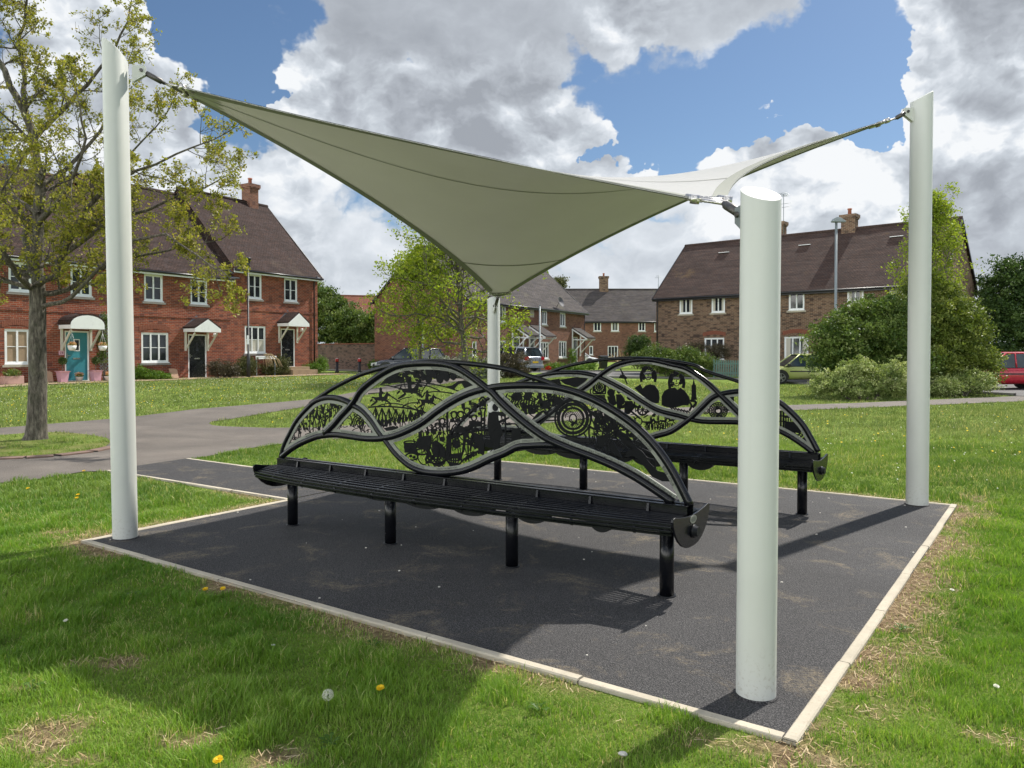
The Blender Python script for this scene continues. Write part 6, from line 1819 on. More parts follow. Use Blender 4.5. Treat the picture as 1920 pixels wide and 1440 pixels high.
for i, (px, off, lb, mt) in enumerate(((148.5, .35, 'small white pot of orange flowers on the turquoise door step', 'petal_orange'), (200, .45, 'wide white bowl of orange flowers under the trellis', 'petal_orange'))):
    x, y, z = world_at(px, off); r = thing('flower_pot', lb, 'flower pot', (x, y, z), 0, 'pots of orange flowers')
    m = MB(); m.tube([(0, 0, 0), (0, 0, .17), (0, 0, .19)], [.10, .15 + .04 * i, .17 + .04 * i], 16); m.build('pot', 'basket_white', r)
    leafball('foliage', r, (0, 0, .24), .17, 220, .06, 'leaf_bright', i, .5); leafball('flowers', r, (0, 0, .29), .19, 260, .05, mt, i + 5, .5)
for i, (px, lb) in enumerate(((135.5, 'white hanging basket at the left bracket of the turquoise door canopy'), (193, 'white hanging basket at the right bracket, before the trellis'))):
    x, y, z = world_at(px, .80); r = thing('hanging_basket', lb, 'hanging basket', (x, y, 1.62), 0, 'white hanging baskets')
    m = MB(); m.tube([(0, 0, 0), (0, 0, .06), (0, 0, .20)], [.09, .14, .17], 16); m.build('bowl', 'basket_white', r)
    m = MB()
    for k in range(3): m.tube([(.16 * cos(k * 2.1), .16 * sin(k * 2.1), .2), (0, 0, .72)], .005, 4)
    m.tube([(0, 0, .70), (0, 0, .84)], .006, 4); m.build('chain', 'sign_white', r)
    leafball('flowers', r, (0, 0, .26), .17, 240, .055, 'petal_orange', i + 9, .6); leafball('foliage', r, (0, 0, .24), .17, 160, .06, 'leaf_bright', i + 19, .6)
x, y, z = world_at(22.5, .6); r = thing('trough', 'pale pink trough with a low green plant under the left window', 'planter', (x, y, z), rzL)
m = MB(); m.box(-.36, .36, -.15, .15, 0, .30); m.build('box', 'trough', r, bevel=.01); leafball('foliage', r, (0, 0, .42), .32, 500, .07, 'leaf_mid', 4, .55)
for px, lb in ((90, 'tan paving slab leaning on the wall left of the turquoise door'), (327, 'tan paving slab leaning on the wall left of the middle black door')):
    x, y, z = world_at(px, .40); r_o = thing('paving_slab', lb, 'slab', (x, y, z), rzL, 'leaning tan slabs')
    m = MB(); m.prism([(-.2, 0), (.2, 0), (.2, .40), (.12, .45), (-.2, .47)], -.05, 0.0); o = m.build('slab', 'slab', r_o, bevel=.006); o.rotation_euler = (-0.3, 0, 0)
# front paving strip of the terrace
fp = [(-18, 0.02), (8.3, 0.02), (8.8, 2.05), (-18, 2.05)]
poly = [(PLt[0] + dL[0] * a - nL[0] * b, PLt[1] + dL[1] * a - nL[1] * b) for a, b in fp]
flat('pavement', poly, 'paving_tan', 0.02, 'tan paved strip along the foot of the red terrace', 1.5)

# ================================================================== cars
def car(name, label, x, y, z, rz, mat, L=4.1, Wd=1.75, H=1.48, kind='hatch', plate=None, group=None):
    """x forward. Lofted body, glazed cabin, roof, pillars, wheels, lamps"""
    root = thing(name, label, 'car', (x, y, z), rz, group)
    hw = Wd / 2; h = L / 2
    belt = H * 0.60
    if kind == 'hatch':
        st = [(-h, .42, .70, .80, belt * .88), (-h + .12, .30, .62, .93, belt), (-h * .55, .22, .60, 1.0, belt * 1.02), (0, .20, .58, 1.0, belt), (h * .35, .20, .58, 1.0, belt * .99), (h * .48, .20, .58, 1.0, belt * .97), (h * .72, .22, .56, .98, belt * .88), (h * .93, .26, .52, .90, belt * .74), (h, .34, .48, .74, belt * .60)]
        cab = [(-h + .10, belt), (-h + .42, H * .96), (-h * .35, H), (h * .12, H * .985), (h * .52, belt * .96)]
    else:
        st = [(-h, .40, .74, .84, belt * .95), (-h + .10, .30, .70, .95, belt * 1.05), (-h * .55, .22, .66, 1.0, belt * 1.05), (0, .20, .62, 1.0, belt * 1.02), (h * .35, .20, .60, 1.0, belt), (h * .48, .20, .60, 1.0, belt * .98), (h * .72, .22, .58, .98, belt * .88), (h * .93, .26, .54, .90, belt * .74), (h, .34, .50, .74, belt * .60)]
        cab = [(-h + .06, belt * 1.03), (-h + .28, H * .95), (-h * .30, H), (h * .15, H * .985), (h * .60, belt * .95)]
    ring = []
    for (xx, zl, zm, wf, zb) in st:
        w_ = hw * wf
        half = [(0, zl), (w_ * .80, zl), (w_ * .97, zl + .10), (w_, zm), (w_ * .965, zb - .04), (w_ * .90, zb), (0, zb + .03)]
        ring.append([(xx, -a, b_) for a, b_ in half] + [(xx, a, b_) for a, b_ in half[::-1][1:-1]])
    n = len(ring[0]); m = MB(); vs = [p for r_ in ring for p in r_]; fs = []
    for i in range(len(ring) - 1):
        for k in range(n): k2 = (k + 1) % n; fs.append((i * n + k, i * n + k2, (i + 1) * n + k2, (i + 1) * n + k))
    fs.append(tuple(range(n))[::-1]); fs.append(tuple((len(ring) - 1) * n + k for k in range(n)))
    m.add(vs, fs, 0, True)
    bo = m.build('body', mat, root); sb = bo.modifiers.new('s', 'SUBSURF'); sb.levels = 1; sb.render_levels = 2
    # cabin glass
    wb, wr = hw * .90, hw * .68
    def cw(z_): return wb + (wr - wb) * max(0, min(1, (z_ - belt * .95) / (H - belt * .95)))
    m = MB(); vs = []
    lo = [(cab[0][0], cab[0][1]), (cab[-1][0], cab[-1][1])]
    prof = [(a, b_ - .02) for a, b_ in cab]
    for s_ in (-1, 1): vs += [(a, s_ * (cw(b_)), b_) for a, b_ in prof]
    k = len(prof)
    m.add(vs, [tuple(range(k)), tuple(range(2 * k - 1, k - 1, -1))] + [(i, k + i, k + i + 1, i + 1) for i in range(k - 1)], 0)
    m.build('windows', 'car_glass', root)
    # roof skin
    m = MB(); rp = [(cab[1][0] - .04, cab[1][1] - .02), (cab[1][0] + .1, cab[1][1] + .012), cab[2], (cab[3][0] - .05, cab[3][1] + .01), (cab[3][0] + .05, cab[3][1] - .015)]
    vs = [];
    for a, b_ in rp:
        w_ = wr * 1.03
        for f_, dz in ((-1, -.045), (-.85, .0), (0, .022), (.85, .0), (1, -.045)): vs.append((a, f_ * w_, b_ + dz))
    m.add(vs, [(i * 5 + k_, (i + 1) * 5 + k_, (i + 1) * 5 + k_ + 1, i * 5 + k_ + 1) for i in range(4) for k_ in range(4)], 0, True); m.build('roof', mat, root)
    # pillars
    m = MB()
    for s_ in (-1, 1):
        def pt(q, dz=0): return (q[0], s_ * (cw(q[1]) + .004), q[1] + dz)
        m.tube([pt((cab[4][0] + .02, cab[4][1] - .03)), pt((cab[3][0], cab[3][1] - .02))], .035, 6)
        m.tube([pt((cab[0][0], cab[0][1] - .02)), pt((cab[1][0], cab[1][1] - .03))], .06, 6)
        m.tube([pt((cab[1][0], cab[1][1] - .035)), pt((cab[2][0], cab[2][1] - .04)), pt((cab[3][0], cab[3][1] - .03))], .03, 6)
        xb_ = -.05; m.tube([(xb_, s_ * (wb + .002), belt - .02), (xb_ - .05, s_ * (wr + .012), H - .05)], .035, 6)
        xc = -h * .52; m.tube([(xc, s_ * (wb + .002), belt - .02), (xc - .10, s_ * (wr + .012), H - .05)], .045, 6)
    m.build('pillars', mat, root)
    tm = MB()
    for s_ in (-1, 1): tm.box(-h * .62, h * .40, s_ * hw * .985 - .012, s_ * hw * .985 + .012, H * .40, H * .44); tm.box(-h * .70, h * .55, s_ * hw * .93 - .01, s_ * hw * .93 + .01, belt - .035, belt - .015)
    tm.build('trim', 'trim_black', root)
    for sx_, nm in ((h * .62, 'front'), (-h * .60, 'rear')):
        for s_ in (-1, 1):
            m = MB(); y0 = s_ * (hw - .20); y1 = s_ * (hw - .01)
            R_ = .315
            m.tube([(sx_, y0, R_), (sx_, y0 * .0 + s_ * (hw - .19), R_), (sx_, s_ * (hw - .02), R_), (sx_, y1, R_)], [R_ * .95, R_, R_, R_ * .93], 28)
            wh = m.build('wheel', 'tyre', root)
            m = MB(); m.tube([(sx_, s_ * (hw - .03), R_), (sx_, s_ * (hw - .004), R_)], [.20, .205], 24, caps=True)
            rm = m.build('rim', 'trim_black', wh)
            m = MB()
            for k_ in range(5):
                a = k_ * 2 * pi / 5 + .3
                for da in (-.13, .13): m.obox((sx_, s_ * hw, R_), (sx_ + .20 * cos(a + da), s_ * hw, R_ + .20 * sin(a + da)), .015, .03, up=(0, 1, 0))
            m.tube([(sx_, s_ * (hw - .002), R_), (sx_, s_ * (hw + .012), R_)], .05, 12)
            for k_ in range(20):
                a, b_ = k_ * pi / 10, (k_ + 1) * pi / 10; m.obox((sx_ + .205 * cos(a), s_ * hw, R_ + .205 * sin(a)), (sx_ + .205 * cos(b_), s_ * hw, R_ + .205 * sin(b_)), .012, .022, up=(0, 1, 0))
            o_ = m.build('spokes', 'alloy', wh)
            # arch
            m = MB()
            for k_ in range(12):
                a, b_ = pi * k_ / 12, pi * (k_ + 1) / 12; m.obox((sx_ + .37 * cos(a), s_ * (hw - .01), R_ + .37 * sin(a)), (sx_ + .37 * cos(b_), s_ * (hw - .01), R_ + .37 * sin(b_)), .05, .035, up=(0, 1, 0))
            m.prism([(sx_ + .36 * cos(pi * k_ / 14), R_ + .36 * sin(pi * k_ / 14)) for k_ in range(15)], s_ * (hw - .05), s_ * (hw + .001)) if False else None
            m.prism([(sx_ + .365 * cos(pi * k_ / 14), R_ + .365 * sin(pi * k_ / 14)) for k_ in range(15)] + [(sx_ - .365, .2), (sx_ + .365, .2)], s_ * (hw - .06), s_ * (hw - .006) if abs(st[0][3]) else 0)
            m.build('wheel_arch', 'trim_black', root)
    for s_ in (-1, 1):
        m = MB(); m.add([(-h + .01, s_ * hw * .62, belt * .80), (-h + .02, s_ * hw * .90, belt * .80), (-h + .34, s_ * hw * 1.0, belt * .86), (-h + .30, s_ * hw * .985, belt * 1.0), (-h + .06, s_ * hw * .92, belt * 1.04), (-h - .005, s_ * hw * .62, belt * 1.0)], [(0, 1, 2, 3, 4, 5)])
        m.box(-h - .02, -h + .10, min(s_ * hw * .66, s_ * hw * .93), max(s_ * hw * .66, s_ * hw * .93), belt * .76, belt * .98); m.build('tail_lamp', 'lens_red', root)
        m = MB(); m.obox((h - .02, s_ * hw * .52, belt * .62), (h - .30, s_ * hw * .90, belt * .68), .12, .15); m.build('headlight', 'lens_clear', root)
        m = MB(); m.box(h * .40, h * .40 + .12, min(s_ * hw * .95, s_ * hw * 1.16), max(s_ * hw * .95, s_ * hw * 1.16), belt * .98, belt * 1.13); m.build('wing_mirror', 'trim_black' if mat == 'car_green' else mat, root, bevel=.02)
    m = MB(); m.box(-h - .03, -h + .12, -hw * .86, hw * .86, .24, .44); m.box(h - .12, h + .02, -hw * .75, hw * .75, .22, .38); m.build('bumper', mat if kind != 'mpv' else 'sign_grey', root, bevel=.03)
    m = MB(); m.box(-h - .045, -h - .031, -.26, .26, .56, .67); m.build('number_plate', 'plate_yellow', root)
    return root
zc = terr
cx, cy, _ = atY(1500, 700, 38.6); car('parked_car', 'lime green hatchback parked facing left beyond the variegated shrub', cx, cy, zc(cx, cy), pi, 'car_green', 4.0, 1.68, 1.48)
cx, cy, _ = atY(1880, 700, 32.6); rc = car('parked_car', 'red car parked at the right behind the big shrub', cx, cy, zc(cx, cy), pi, 'car_red', 4.4, 1.82, 1.56)
m = MB()
h = 2.2; b_ = 1.56 * .6
for yy in (-.86, .86):
    m.tube([(-h * .25, yy, b_ + .015), (-h * .60, yy, b_ + .03), (-h * .80, yy * .97, b_ + .10), (-h * .62, yy * .86, 1.40), (-h * .3, yy * .80, 1.50)], .014, 6)
m.build('window_trim', 'stainless', rc)
cx, cy, _ = atY(957, 690, 50.8); car('parked_car', 'silver people carrier seen from its rear corner beside the brown bush', cx, cy, zc(cx, cy), radians(135), 'car_silver', 4.5, 1.85, 1.62, 'mpv')
cx, cy, _ = atY(768, 690, 43.5); car('parked_car', 'dark blue-black car with its nose to the left behind the silvery shrubs', cx, cy, zc(cx, cy), pi + .12, 'car_dark', 4.2, 1.76, 1.50)
cx, cy, _ = atY(1082, 690, 70.0); car('parked_car', 'white car nosing out from behind the corner of the middle brick row', cx, cy, zc(cx, cy), -0.25, 'car_white', 4.2, 1.76, 1.46)
# ================================================================== trees and shrubs
class Grow:
    def __init__(s, seed):
        s.r = random.Random(seed); s.m = MB(); s.tips = []
    def limb(s, pts, r0, r1, n=8):
        P = [Vector(p) for p in pts]; k = len(P)
        s.m.tube(P, [r0 + (r1 - r0) * (i / (k - 1)) ** 0.8 for i in range(k)], n, caps=False)
    def branch(s, p, d, L, r, lev, spec):
        """spec[lev] = (children, length factor, angle, wander, lift)"""
        r_ = s.r; n = max(int(L / (0.10 + 0.05 * (3 - lev))), 3); pts = [Vector(p)]; d = Vector(d).normalized(); st = L / n
        wander, lift = spec['wander'], spec['lift']
        for i in range(n):
            d = (d + Vector((r_.gauss(0, wander), r_.gauss(0, wander), r_.gauss(0, wander) + lift))).normalized()
            pts.append(pts[-1] + d * st)
        s.m.tube(pts, [max(r * (1 - 0.8 * i / n), 0.003) for i in range(n + 1)], 6 if r > 0.012 else 4 if r > 0.006 else 3, caps=False)
        if lev <= 0:
            s.tips += pts[1:]
            return
        nc = spec['kids'][lev]
        for k in range(nc):
            t = 0.18 + 0.82 * (k + r_.random()) / nc
            i = min(int(t * n), n - 1); q = pts[i].lerp(pts[i + 1], r_.random())
            dd = (pts[i + 1] - pts[i]).normalized()
            ax = dd.orthogonal(); ax.rotate(Matrix.Rotation(r_.uniform(0, 2 * pi), 3, dd).to_quaternion())
            nd = (dd * cos(spec['ang']) + ax * sin(spec['ang'])).normalized()
            s.branch(q, nd, L * spec['len'][lev] * r_.uniform(0.6, 1.15) * (1.15 - 0.5 * t), max(r * 0.5 * (1 - 0.5 * t), 0.003), lev - 1, spec)
        s.tips.append(pts[-1])
def clumps(tips, per, spread, prob=1.0, seed=0):
    r2 = np.random.default_rng(seed); T = np.array([tuple(t) for t in tips])
    T = T[r2.random(len(T)) < prob]
    P = np.repeat(T, per, 0); P = P + r2.normal(size=P.shape) * spread
    tint = np.repeat(np.clip(r2.normal(0.5, 0.22, len(T)), 0, 1), per) + r2.normal(0, 0.12, len(P))
    return P, np.clip(tint, 0, 1)
# ---- the spring tree at the left
TY = 13.33
tb = Vector(gpt(70, 826)); 
def tp(px, py, dY=0.0): return Vector(atY(px, py, TY + dY)) - tb
g = Grow(21)
troot = thing('tree', 'young spring tree in the grass island with sparse new yellow-green leaves', 'tree', tuple(tb))
# trunk with a flared foot
trunk = [tp(66, 830), tp(68, 815), tp(69, 790), tp(71, 720), tp(70, 640), tp(71, 580), tp(70, 540)]
g.m.tube(trunk, [0.225, 0.175, 0.155, 0.142, 0.135, 0.128, 0.12], 18, caps=False)
spec = dict(kids={3: 9, 2: 8, 1: 6}, len={3: .5, 2: .5, 1: .48}, ang=0.85, wander=0.14, lift=0.05)
def limb(pts, r0, r1, kids, L=0.95, lev=2):
    """a traced main limb, then branchlets along it"""
    P = []
    for i in range(len(pts) - 1):
        a, b = Vector(pts[i]), Vector(pts[i + 1]); n = max(int((b - a).length / 0.25), 2)
        for k in range(n): P.append(a.lerp(b, k / n) + Vector((g.r.gauss(0, .012), g.r.gauss(0, .02), g.r.gauss(0, .012))))
    P.append(Vector(pts[-1])); K = len(P)
    g.m.tube(P, [r0 + (r1 - r0) * (i / (K - 1)) for i in range(K)], 10, caps=False)
    for k in range(kids):
        t = 0.15 + 0.85 * (k + g.r.random()) / kids; i = min(int(t * (K - 1)), K - 2)
        dd = (P[i + 1] - P[i]).normalized(); ax = dd.orthogonal(); ax.rotate(Matrix.Rotation(g.r.uniform(0, 2 * pi), 3, dd).to_quaternion())
        nd = (dd * 0.62 + ax * 0.8 + Vector((0, 0, 0.10))).normalized()
        g.branch(P[i].lerp(P[i + 1], g.r.random()), nd, L * g.r.uniform(0.6, 1.25), max((r0 + (r1 - r0) * t) * 0.42, 0.008), lev, spec)
    g.branch(P[-1], (P[-1] - P[-2]).normalized(), L * 0.8, r1, lev, spec)
limb([tp(70, 545), tp(71, 440, .05), tp(75, 330, .1), tp(62, 265, .1), tp(45, 208, .0), tp(19, 160, -.1), tp(-5, 105, -.1), tp(-20, 30, 0), tp(-10, -60, .1)], 0.105, 0.020, 12, 0.9)
limb([tp(62, 265, .1), tp(96, 224, .3), tp(144, 179, .5), tp(179, 140, .6), tp(215, 90, .7), tp(240, 40, .8)], 0.05, 0.015, 9, 0.75)
limb([tp(48, 200), tp(47, 150, .2), tp(36, 96, .3), tp(48, 16, .4), tp(60, -60, .4)], 0.045, 0.015, 8, 0.8)
limb([tp(69, 534, -.05), tp(104, 513, -.2), tp(117, 477, -.3), tp(145, 420, -.5), tp(180, 370, -.6), tp(204, 345, -.6), tp(256, 322, -.7), tp(330, 290, -.8), tp(400, 262, -.8)], 0.062, 0.010, 15, 0.85)
limb([tp(117, 477, -.3), tp(170, 440, 0), tp(215, 415, .2), tp(280, 392, .4), tp(351, 362, .5), tp(415, 335, .5)], 0.05, 0.01, 13, 0.8)
limb([tp(79, 552), tp(110, 548, .2), tp(135, 540, .3), tp(167, 515, .5), tp(215, 490, .7), tp(280, 478, .8), tp(350, 460, .9), tp(400, 452, 1.0)], 0.055, 0.009, 14, 0.75)
limb([tp(72, 500), tp(110, 470, .7), tp(160, 400, 1.4), tp(230, 310, 1.8), tp(290, 240, 2.0), tp(320, 200, 2.1)], 0.045, 0.009, 11, 0.85)
limb([tp(56, 525), tp(20, 495, -.2), tp(-10, 470, -.3), tp(-60, 420, -.4), tp(-120, 360, -.4)], 0.065, 0.015, 10, 0.9)
limb([tp(58, 540), tp(20, 530, .3), tp(-20, 520, .5), tp(-90, 500, .6)], 0.045, 0.012, 9, 0.8)
limb([tp(60, 540), tp(35, 515, -.8), tp(5, 480, -1.3), tp(-20, 420, -1.5), tp(20, 330, -1.6)], 0.06, 0.012, 9, 0.8)
limb([tp(66, 520), tp(48, 470, .3), tp(48, 420, .6), tp(20, 350, .9), tp(0, 280, 1.1)], 0.06, 0.012, 9, 0.8)
limb([tp(70, 420), tp(110, 380, -.6), tp(140, 330, -1.1), tp(160, 260, -1.3), tp(150, 200, -1.4)], 0.05, 0.012, 10, 0.8)
limb([tp(73, 350), tp(120, 320, .5), tp(170, 270, .8), tp(220, 200, 1.0), tp(235, 130, 1.1)], 0.045, 0.01, 9, 0.75)
limb([tp(72, 400), tp(30, 370, .4), tp(-10, 330, .6), tp(-40, 250, .6)], 0.045, 0.012, 8, 0.8)
limb([tp(79, 575), tp(130, 560, -.4), tp(190, 500, -.6), tp(250, 450, -.7), tp(310, 440, -.8), tp(400, 500, -.9), tp(430, 520, -1)], 0.04, 0.008, 9, 0.6)
g.m.build('trunk', 'bark', troot, fixn=False)
P, tint = clumps(g.tips, 5, 0.028, 0.40, 3)
print('left tree tips', len(g.tips), 'leaves', len(P))
leaves('crown', P, 0.052, 'leaf_young', troot, 4, 0.7, tint)

def simple_tree(name, label, cat, base, H, trunk_h, trunk_r, spread, kids, mat, size, per, sp, prob, seed, lean=(0, 0), group=None, lift=0.05, levels=2, blen=None, bark='bark', n_main=14, top=1.0, ang=(0.5, 1.25)):
    root = thing(name, label, cat, base, 0, group)
    gg = Grow(seed); tr_ = []
    n = 10
    for i in range(n + 1):
        t = i / n; tr_.append(Vector((lean[0] * t + gg.r.gauss(0, .02) * H * .1, lean[1] * t + gg.r.gauss(0, .02) * H * .1, H * 0.9 * t)))
    gg.m.tube(tr_, [trunk_r * (1 - 0.85 * i / n) for i in range(n + 1)], 10, caps=False)
    sp_ = dict(kids={2: kids, 1: max(kids - 2, 3)}, len={2: .5, 1: .5}, ang=0.8, wander=0.13, lift=lift)
    for k in range(n_main):
        t = trunk_h / H + (0.97 - trunk_h / H) * (k + gg.r.random() * 0.6) / n_main
        i = min(int(t / 0.9 * n), n - 1); q = tr_[i].lerp(tr_[i + 1], min(max(t / 0.9 * n - i, 0), 1))
        a = k * 2.4 + gg.r.uniform(-.4, .4); tt = (t - trunk_h / H) / (1 - trunk_h / H)
        el = ang[1] * (1 - tt) + ang[0] * tt
        d = Vector((cos(a) * sin(el), sin(a) * sin(el), cos(el)))
        Lb = (blen or spread) * (1 - 0.55 * abs(tt - 0.3) ** 1.1) * gg.r.uniform(.8, 1.1) * (1 if tt < .8 else .6)
        gg.branch(q, d, Lb, trunk_r * 0.42 * (1 - .6 * tt), levels, sp_)
    gg.m.build('trunk', bark, root, fixn=False)
    P, tint = clumps(gg.tips, per, sp, prob, seed)
    print(name, len(gg.tips), len(P))
    leaves('crown', P, size, mat, root, seed, 0.6, tint)
    return root
# ---- lime tree behind the far post
bx, by, _ = atY(876, 700, 31.5)
simple_tree('tree', 'broad lime-green spring tree behind the far short canopy post', 'tree', (bx, by, terr(bx, by)), 5.7, 1.4, 0.15, 3.6, 7, 'leaf_lime', 0.125, 5, 0.12, 0.85, 31, n_main=30, ang=(0.3, 1.45), lift=0.03, lean=(-.5, 0), blen=3.9)
bx, by, _ = atY(790, 700, 32.5)
simple_tree('tree', 'second lime-green tree crowding the left side of the broad one', 'tree', (bx, by, terr(bx, by)), 4.9, 1.2, 0.09, 2.2, 7, 'leaf_lime', 0.12, 5, 0.11, 0.75, 33, n_main=17, ang=(0.35, 1.3), lift=0.03, lean=(-.2, 0), blen=2.3)
# ---- upright lime tree in the big shrub, right
bx, by, _ = atY(1745, 745, 29.5)
simple_tree('tree', 'upright yellow-green tree rising out of the big shrub behind the right canopy post', 'tree', (bx, by, 0), 7.35, 1.0, 0.10, 2.1, 7, 'leaf_lime', 0.095, 6, 0.10, 0.8, 41, n_main=30, ang=(0.20, 1.0), lift=0.10, blen=2.3)

def bush(name, label, cat, blobs, n, size, mat, seed, clump=0.3, per=26, group=None, stems=6, dropz=True, hollow=0.55, extra=None):
    """leafy mass: clumps of leaves on lumpy ellipsoids, stems inside. blobs: (px,py,rx_px,ry_px,Y)"""
    r2 = np.random.default_rng(seed)
    E = []
    for (px, py, rx, ry, Y) in blobs:
        c = atY(px, py, Y); E.append((np.array(c), rx / FPX * Y, ry / FPX * Y))
    gx = np.mean([e[0][0] for e in E]); gy = np.mean([e[0][1] for e in E]); z0 = terr(gx, gy)
    root = thing(name, label, cat, (gx, gy, z0), 0, group)
    if n > 40000: per = 80; size *= 1.15; clump *= 1.15
    elif n > 20000: per = 50; size *= 1.1
    vol = np.array([e[1] * e[2] for e in E]); vol = vol / vol.sum(); Ps = []; Ts = []
    nc = n // per
    for (c, rx, rz), f in zip(E, vol):
        k = max(int(nc * f), 3)
        d = r2.normal(size=(k, 3)); d /= np.linalg.norm(d, axis=1)[:, None]
        rad = (1 - hollow * r2.random((k, 1)) ** 1.4) * (0.82 + 0.30 * r2.random((k, 1)) + 0.30 * (r2.random((k, 1)) > 0.93))
        cc = c + d * rad * np.array([rx, rx * 0.8, rz])
        cc[:, 2] = np.maximum(cc[:, 2], z0 + 0.05 + 0.2 * r2.random(k))
        P = np.repeat(cc, per, 0) + r2.normal(size=(k * per, 3)) * clump * np.repeat(r2.uniform(.5, 1.3, (k, 1)), per, 0) * np.array([1, 1, .62]) * 0.42
        P[:, 2] = np.maximum(P[:, 2], z0 + 0.02)
        tt = np.repeat(np.clip(r2.normal(.42, .26, k), 0, 1), per) + r2.normal(0, .13, k * per)
        Ps.append(P); Ts.append(tt)
    P = np.vstack(Ps) - np.array([gx, gy, z0]); T = np.clip(np.concatenate(Ts), 0, 1)
    m = MB()
    for i in range(stems):
        e = E[i % len(E)]; tgt = e[0] - np.array([gx, gy, z0]) + r2.normal(size=3) * np.array([e[1] * .4, e[1] * .3, e[2] * .3])
        st = Vector((tgt[0] * .3, tgt[1] * .3, 0)); m.tube([st, st.lerp(Vector(tgt), .5) + Vector((0, 0, .1)), Vector(tgt)], [0.035, 0.02, 0.008], 5, caps=False)
    m.build('stems', 'bark', root, fixn=False)
    leaves('foliage', P, size, mat, root, seed, 0.7, T)
    return root
bush('shrub', 'large dark green rounded shrub beside the lime green car, left of the right canopy post', 'shrub', [(1620, 650, 85, 82, 27.5), (1575, 655, 58, 66, 27), (1670, 625, 60, 62, 28), (1630, 590, 50, 40, 28), (1690, 690, 60, 50, 27.2)], 68000, 0.085, 'leaf_mid', 51, 0.32)
bush('shrub', 'big yellow-green bush right of the right canopy post, in front of the red car', 'shrub', [(1785, 640, 70, 85, 28.5), (1745, 600, 50, 90, 28.5), (1830, 685, 46, 48, 28), (1712, 560, 30, 34, 29), (1765, 565, 38, 44, 29), (1812, 612, 30, 44, 28.6), (1750, 690, 60, 50, 27.6)], 78000, 0.08, 'leaf_spring', 71, 0.30)
bush('shrub', 'low variegated cream and green shrub spilling onto the lawn beside the lime green car', 'shrub', [(1545, 722, 30, 24, 25.2), (1580, 708, 30, 30, 25.0), (1612, 695, 28, 26, 24.9), (1640, 712, 32, 32, 25), (1672, 700, 26, 30, 25.2), (1690, 722, 28, 24, 25), (1600, 728, 40, 20, 24.8)], 29750, 0.059, 'leaf_varieg', 52, 0.17)
bush('shrub', 'low pale-tipped shrub in front of the red car', 'shrub', [(1770, 724, 35, 18, 26.5), (1825, 716, 38, 20, 27)], 15750, 0.059, 'leaf_varieg', 53, 0.2)
bush('tree', 'dark green leafy tree at the far right beyond the red car', 'tree', [(1895, 560, 60, 75, 44), (1860, 620, 50, 70, 43), (1950, 600, 80, 110, 44), (1900, 510, 30, 26, 44), (1870, 670, 50, 30, 43)], 52500, 0.140, 'leaf_dark', 54, 0.5)
bush('shrub', 'silvery variegated shrubs in front of the dark car', 'shrub', [(800, 699, 24, 11, 37), (832, 689, 30, 20, 37), (870, 692, 36, 26, 37), (905, 700, 28, 30, 36)], 26250, 0.070, 'leaf_silver', 55, 0.24)
bush('shrub', 'brown-green clipped bush before the silver people carrier', 'shrub', [(945, 690, 34, 34, 37), (975, 688, 20, 28, 37), (925, 700, 20, 28, 37)], 21000, 0.052, 'leaf_brown', 56, 0.2)
bush('hedge', 'wide green garden hedge in front of the brown brick house', 'hedge', [(1235, 675, 38, 24, 43.5), (1280, 678, 45, 28, 43), (1318, 683, 26, 24, 43), (1210, 668, 24, 16, 44)], 28000, 0.084, 'leaf_mid', 57, 0.3)
bush('shrub', 'reddish brown shrub against the wall of the brown brick house', 'shrub', [(1345, 660, 26, 16, 44.5), (1300, 652, 26, 10, 45)], 7875, 0.070, 'leaf_brown', 58, 0.25)
bush('shrub', 'dark conical yew in front of the distant row', 'shrub', [(1198, 645, 24, 18, 62), (1198, 665, 27, 22, 62)], 15750, 0.098, 'leaf_dark', 59, 0.3)
bush('trees', 'tall mixed shrubs rising over the garden wall beside the end terraced house', 'hedge', [(618, 600, 40, 46, 63), (660, 615, 45, 36, 62), (705, 622, 45, 34, 61), (608, 560, 20, 26, 64), (740, 615, 30, 40, 59)], 52500, 0.168, 'leaf_mid', 60, 0.6)
bush('tree', 'small grey-green tree showing above the roofs of the middle row', 'tree', [(1050, 532, 12, 14, 95), (1042, 545, 10, 12, 95)], 3150, 0.210, 'leaf_olive', 61, 0.6)
bush('shrub', 'low spreading bright green juniper at the foot of the terrace', 'shrub', [(262, 702, 18, 14, 34.2), (288, 706, 22, 10, 34.4), (306, 711, 14, 7, 34.6)], 11375, 0.056, 'leaf_bright', 62, 0.16)
bush('shrub', 'rounded brown-green shrub right of the middle black door', 'shrub', [(412, 692, 26, 18, 36.6), (435, 697, 16, 14, 36.8)], 11375, 0.052, 'leaf_brown', 63, 0.18)
bush('shrub', 'tall brown-green shrub behind the black lamp post', 'shrub', [(462, 688, 20, 20, 38.8), (450, 696, 16, 14, 38.4)], 10500, 0.056, 'leaf_olive', 64, 0.18)
bush('shrub', 'olive shrub behind the street sign and beside the steps', 'shrub', [(525, 685, 20, 20, 41), (505, 694, 22, 14, 40.6)], 10500, 0.056, 'leaf_olive', 65, 0.2)
bush('shrub', 'low leafy green plants with white flowers at the end corner of the terrace', 'shrub', [(590, 690, 22, 10, 43.2), (604, 682, 10, 14, 43.6), (575, 692, 14, 7, 43)], 7875, 0.059, 'leaf_bright', 66, 0.2)
bush('shrub', 'climbing evergreen growing up the trellis', 'climber', [(193, 640, 9, 30, 32.55), (196, 600, 8, 14, 32.5), (190, 670, 8, 14, 32.5)], 4550, 0.049, 'leaf_mid', 67, 0.12, stems=2)
bush('shrub', 'low bright bush at the foot of the garden wall right of the bollards', 'shrub', [(702, 684, 10, 8, 50.5)], 1800, 0.11, 'leaf_bright', 68, 0.25)
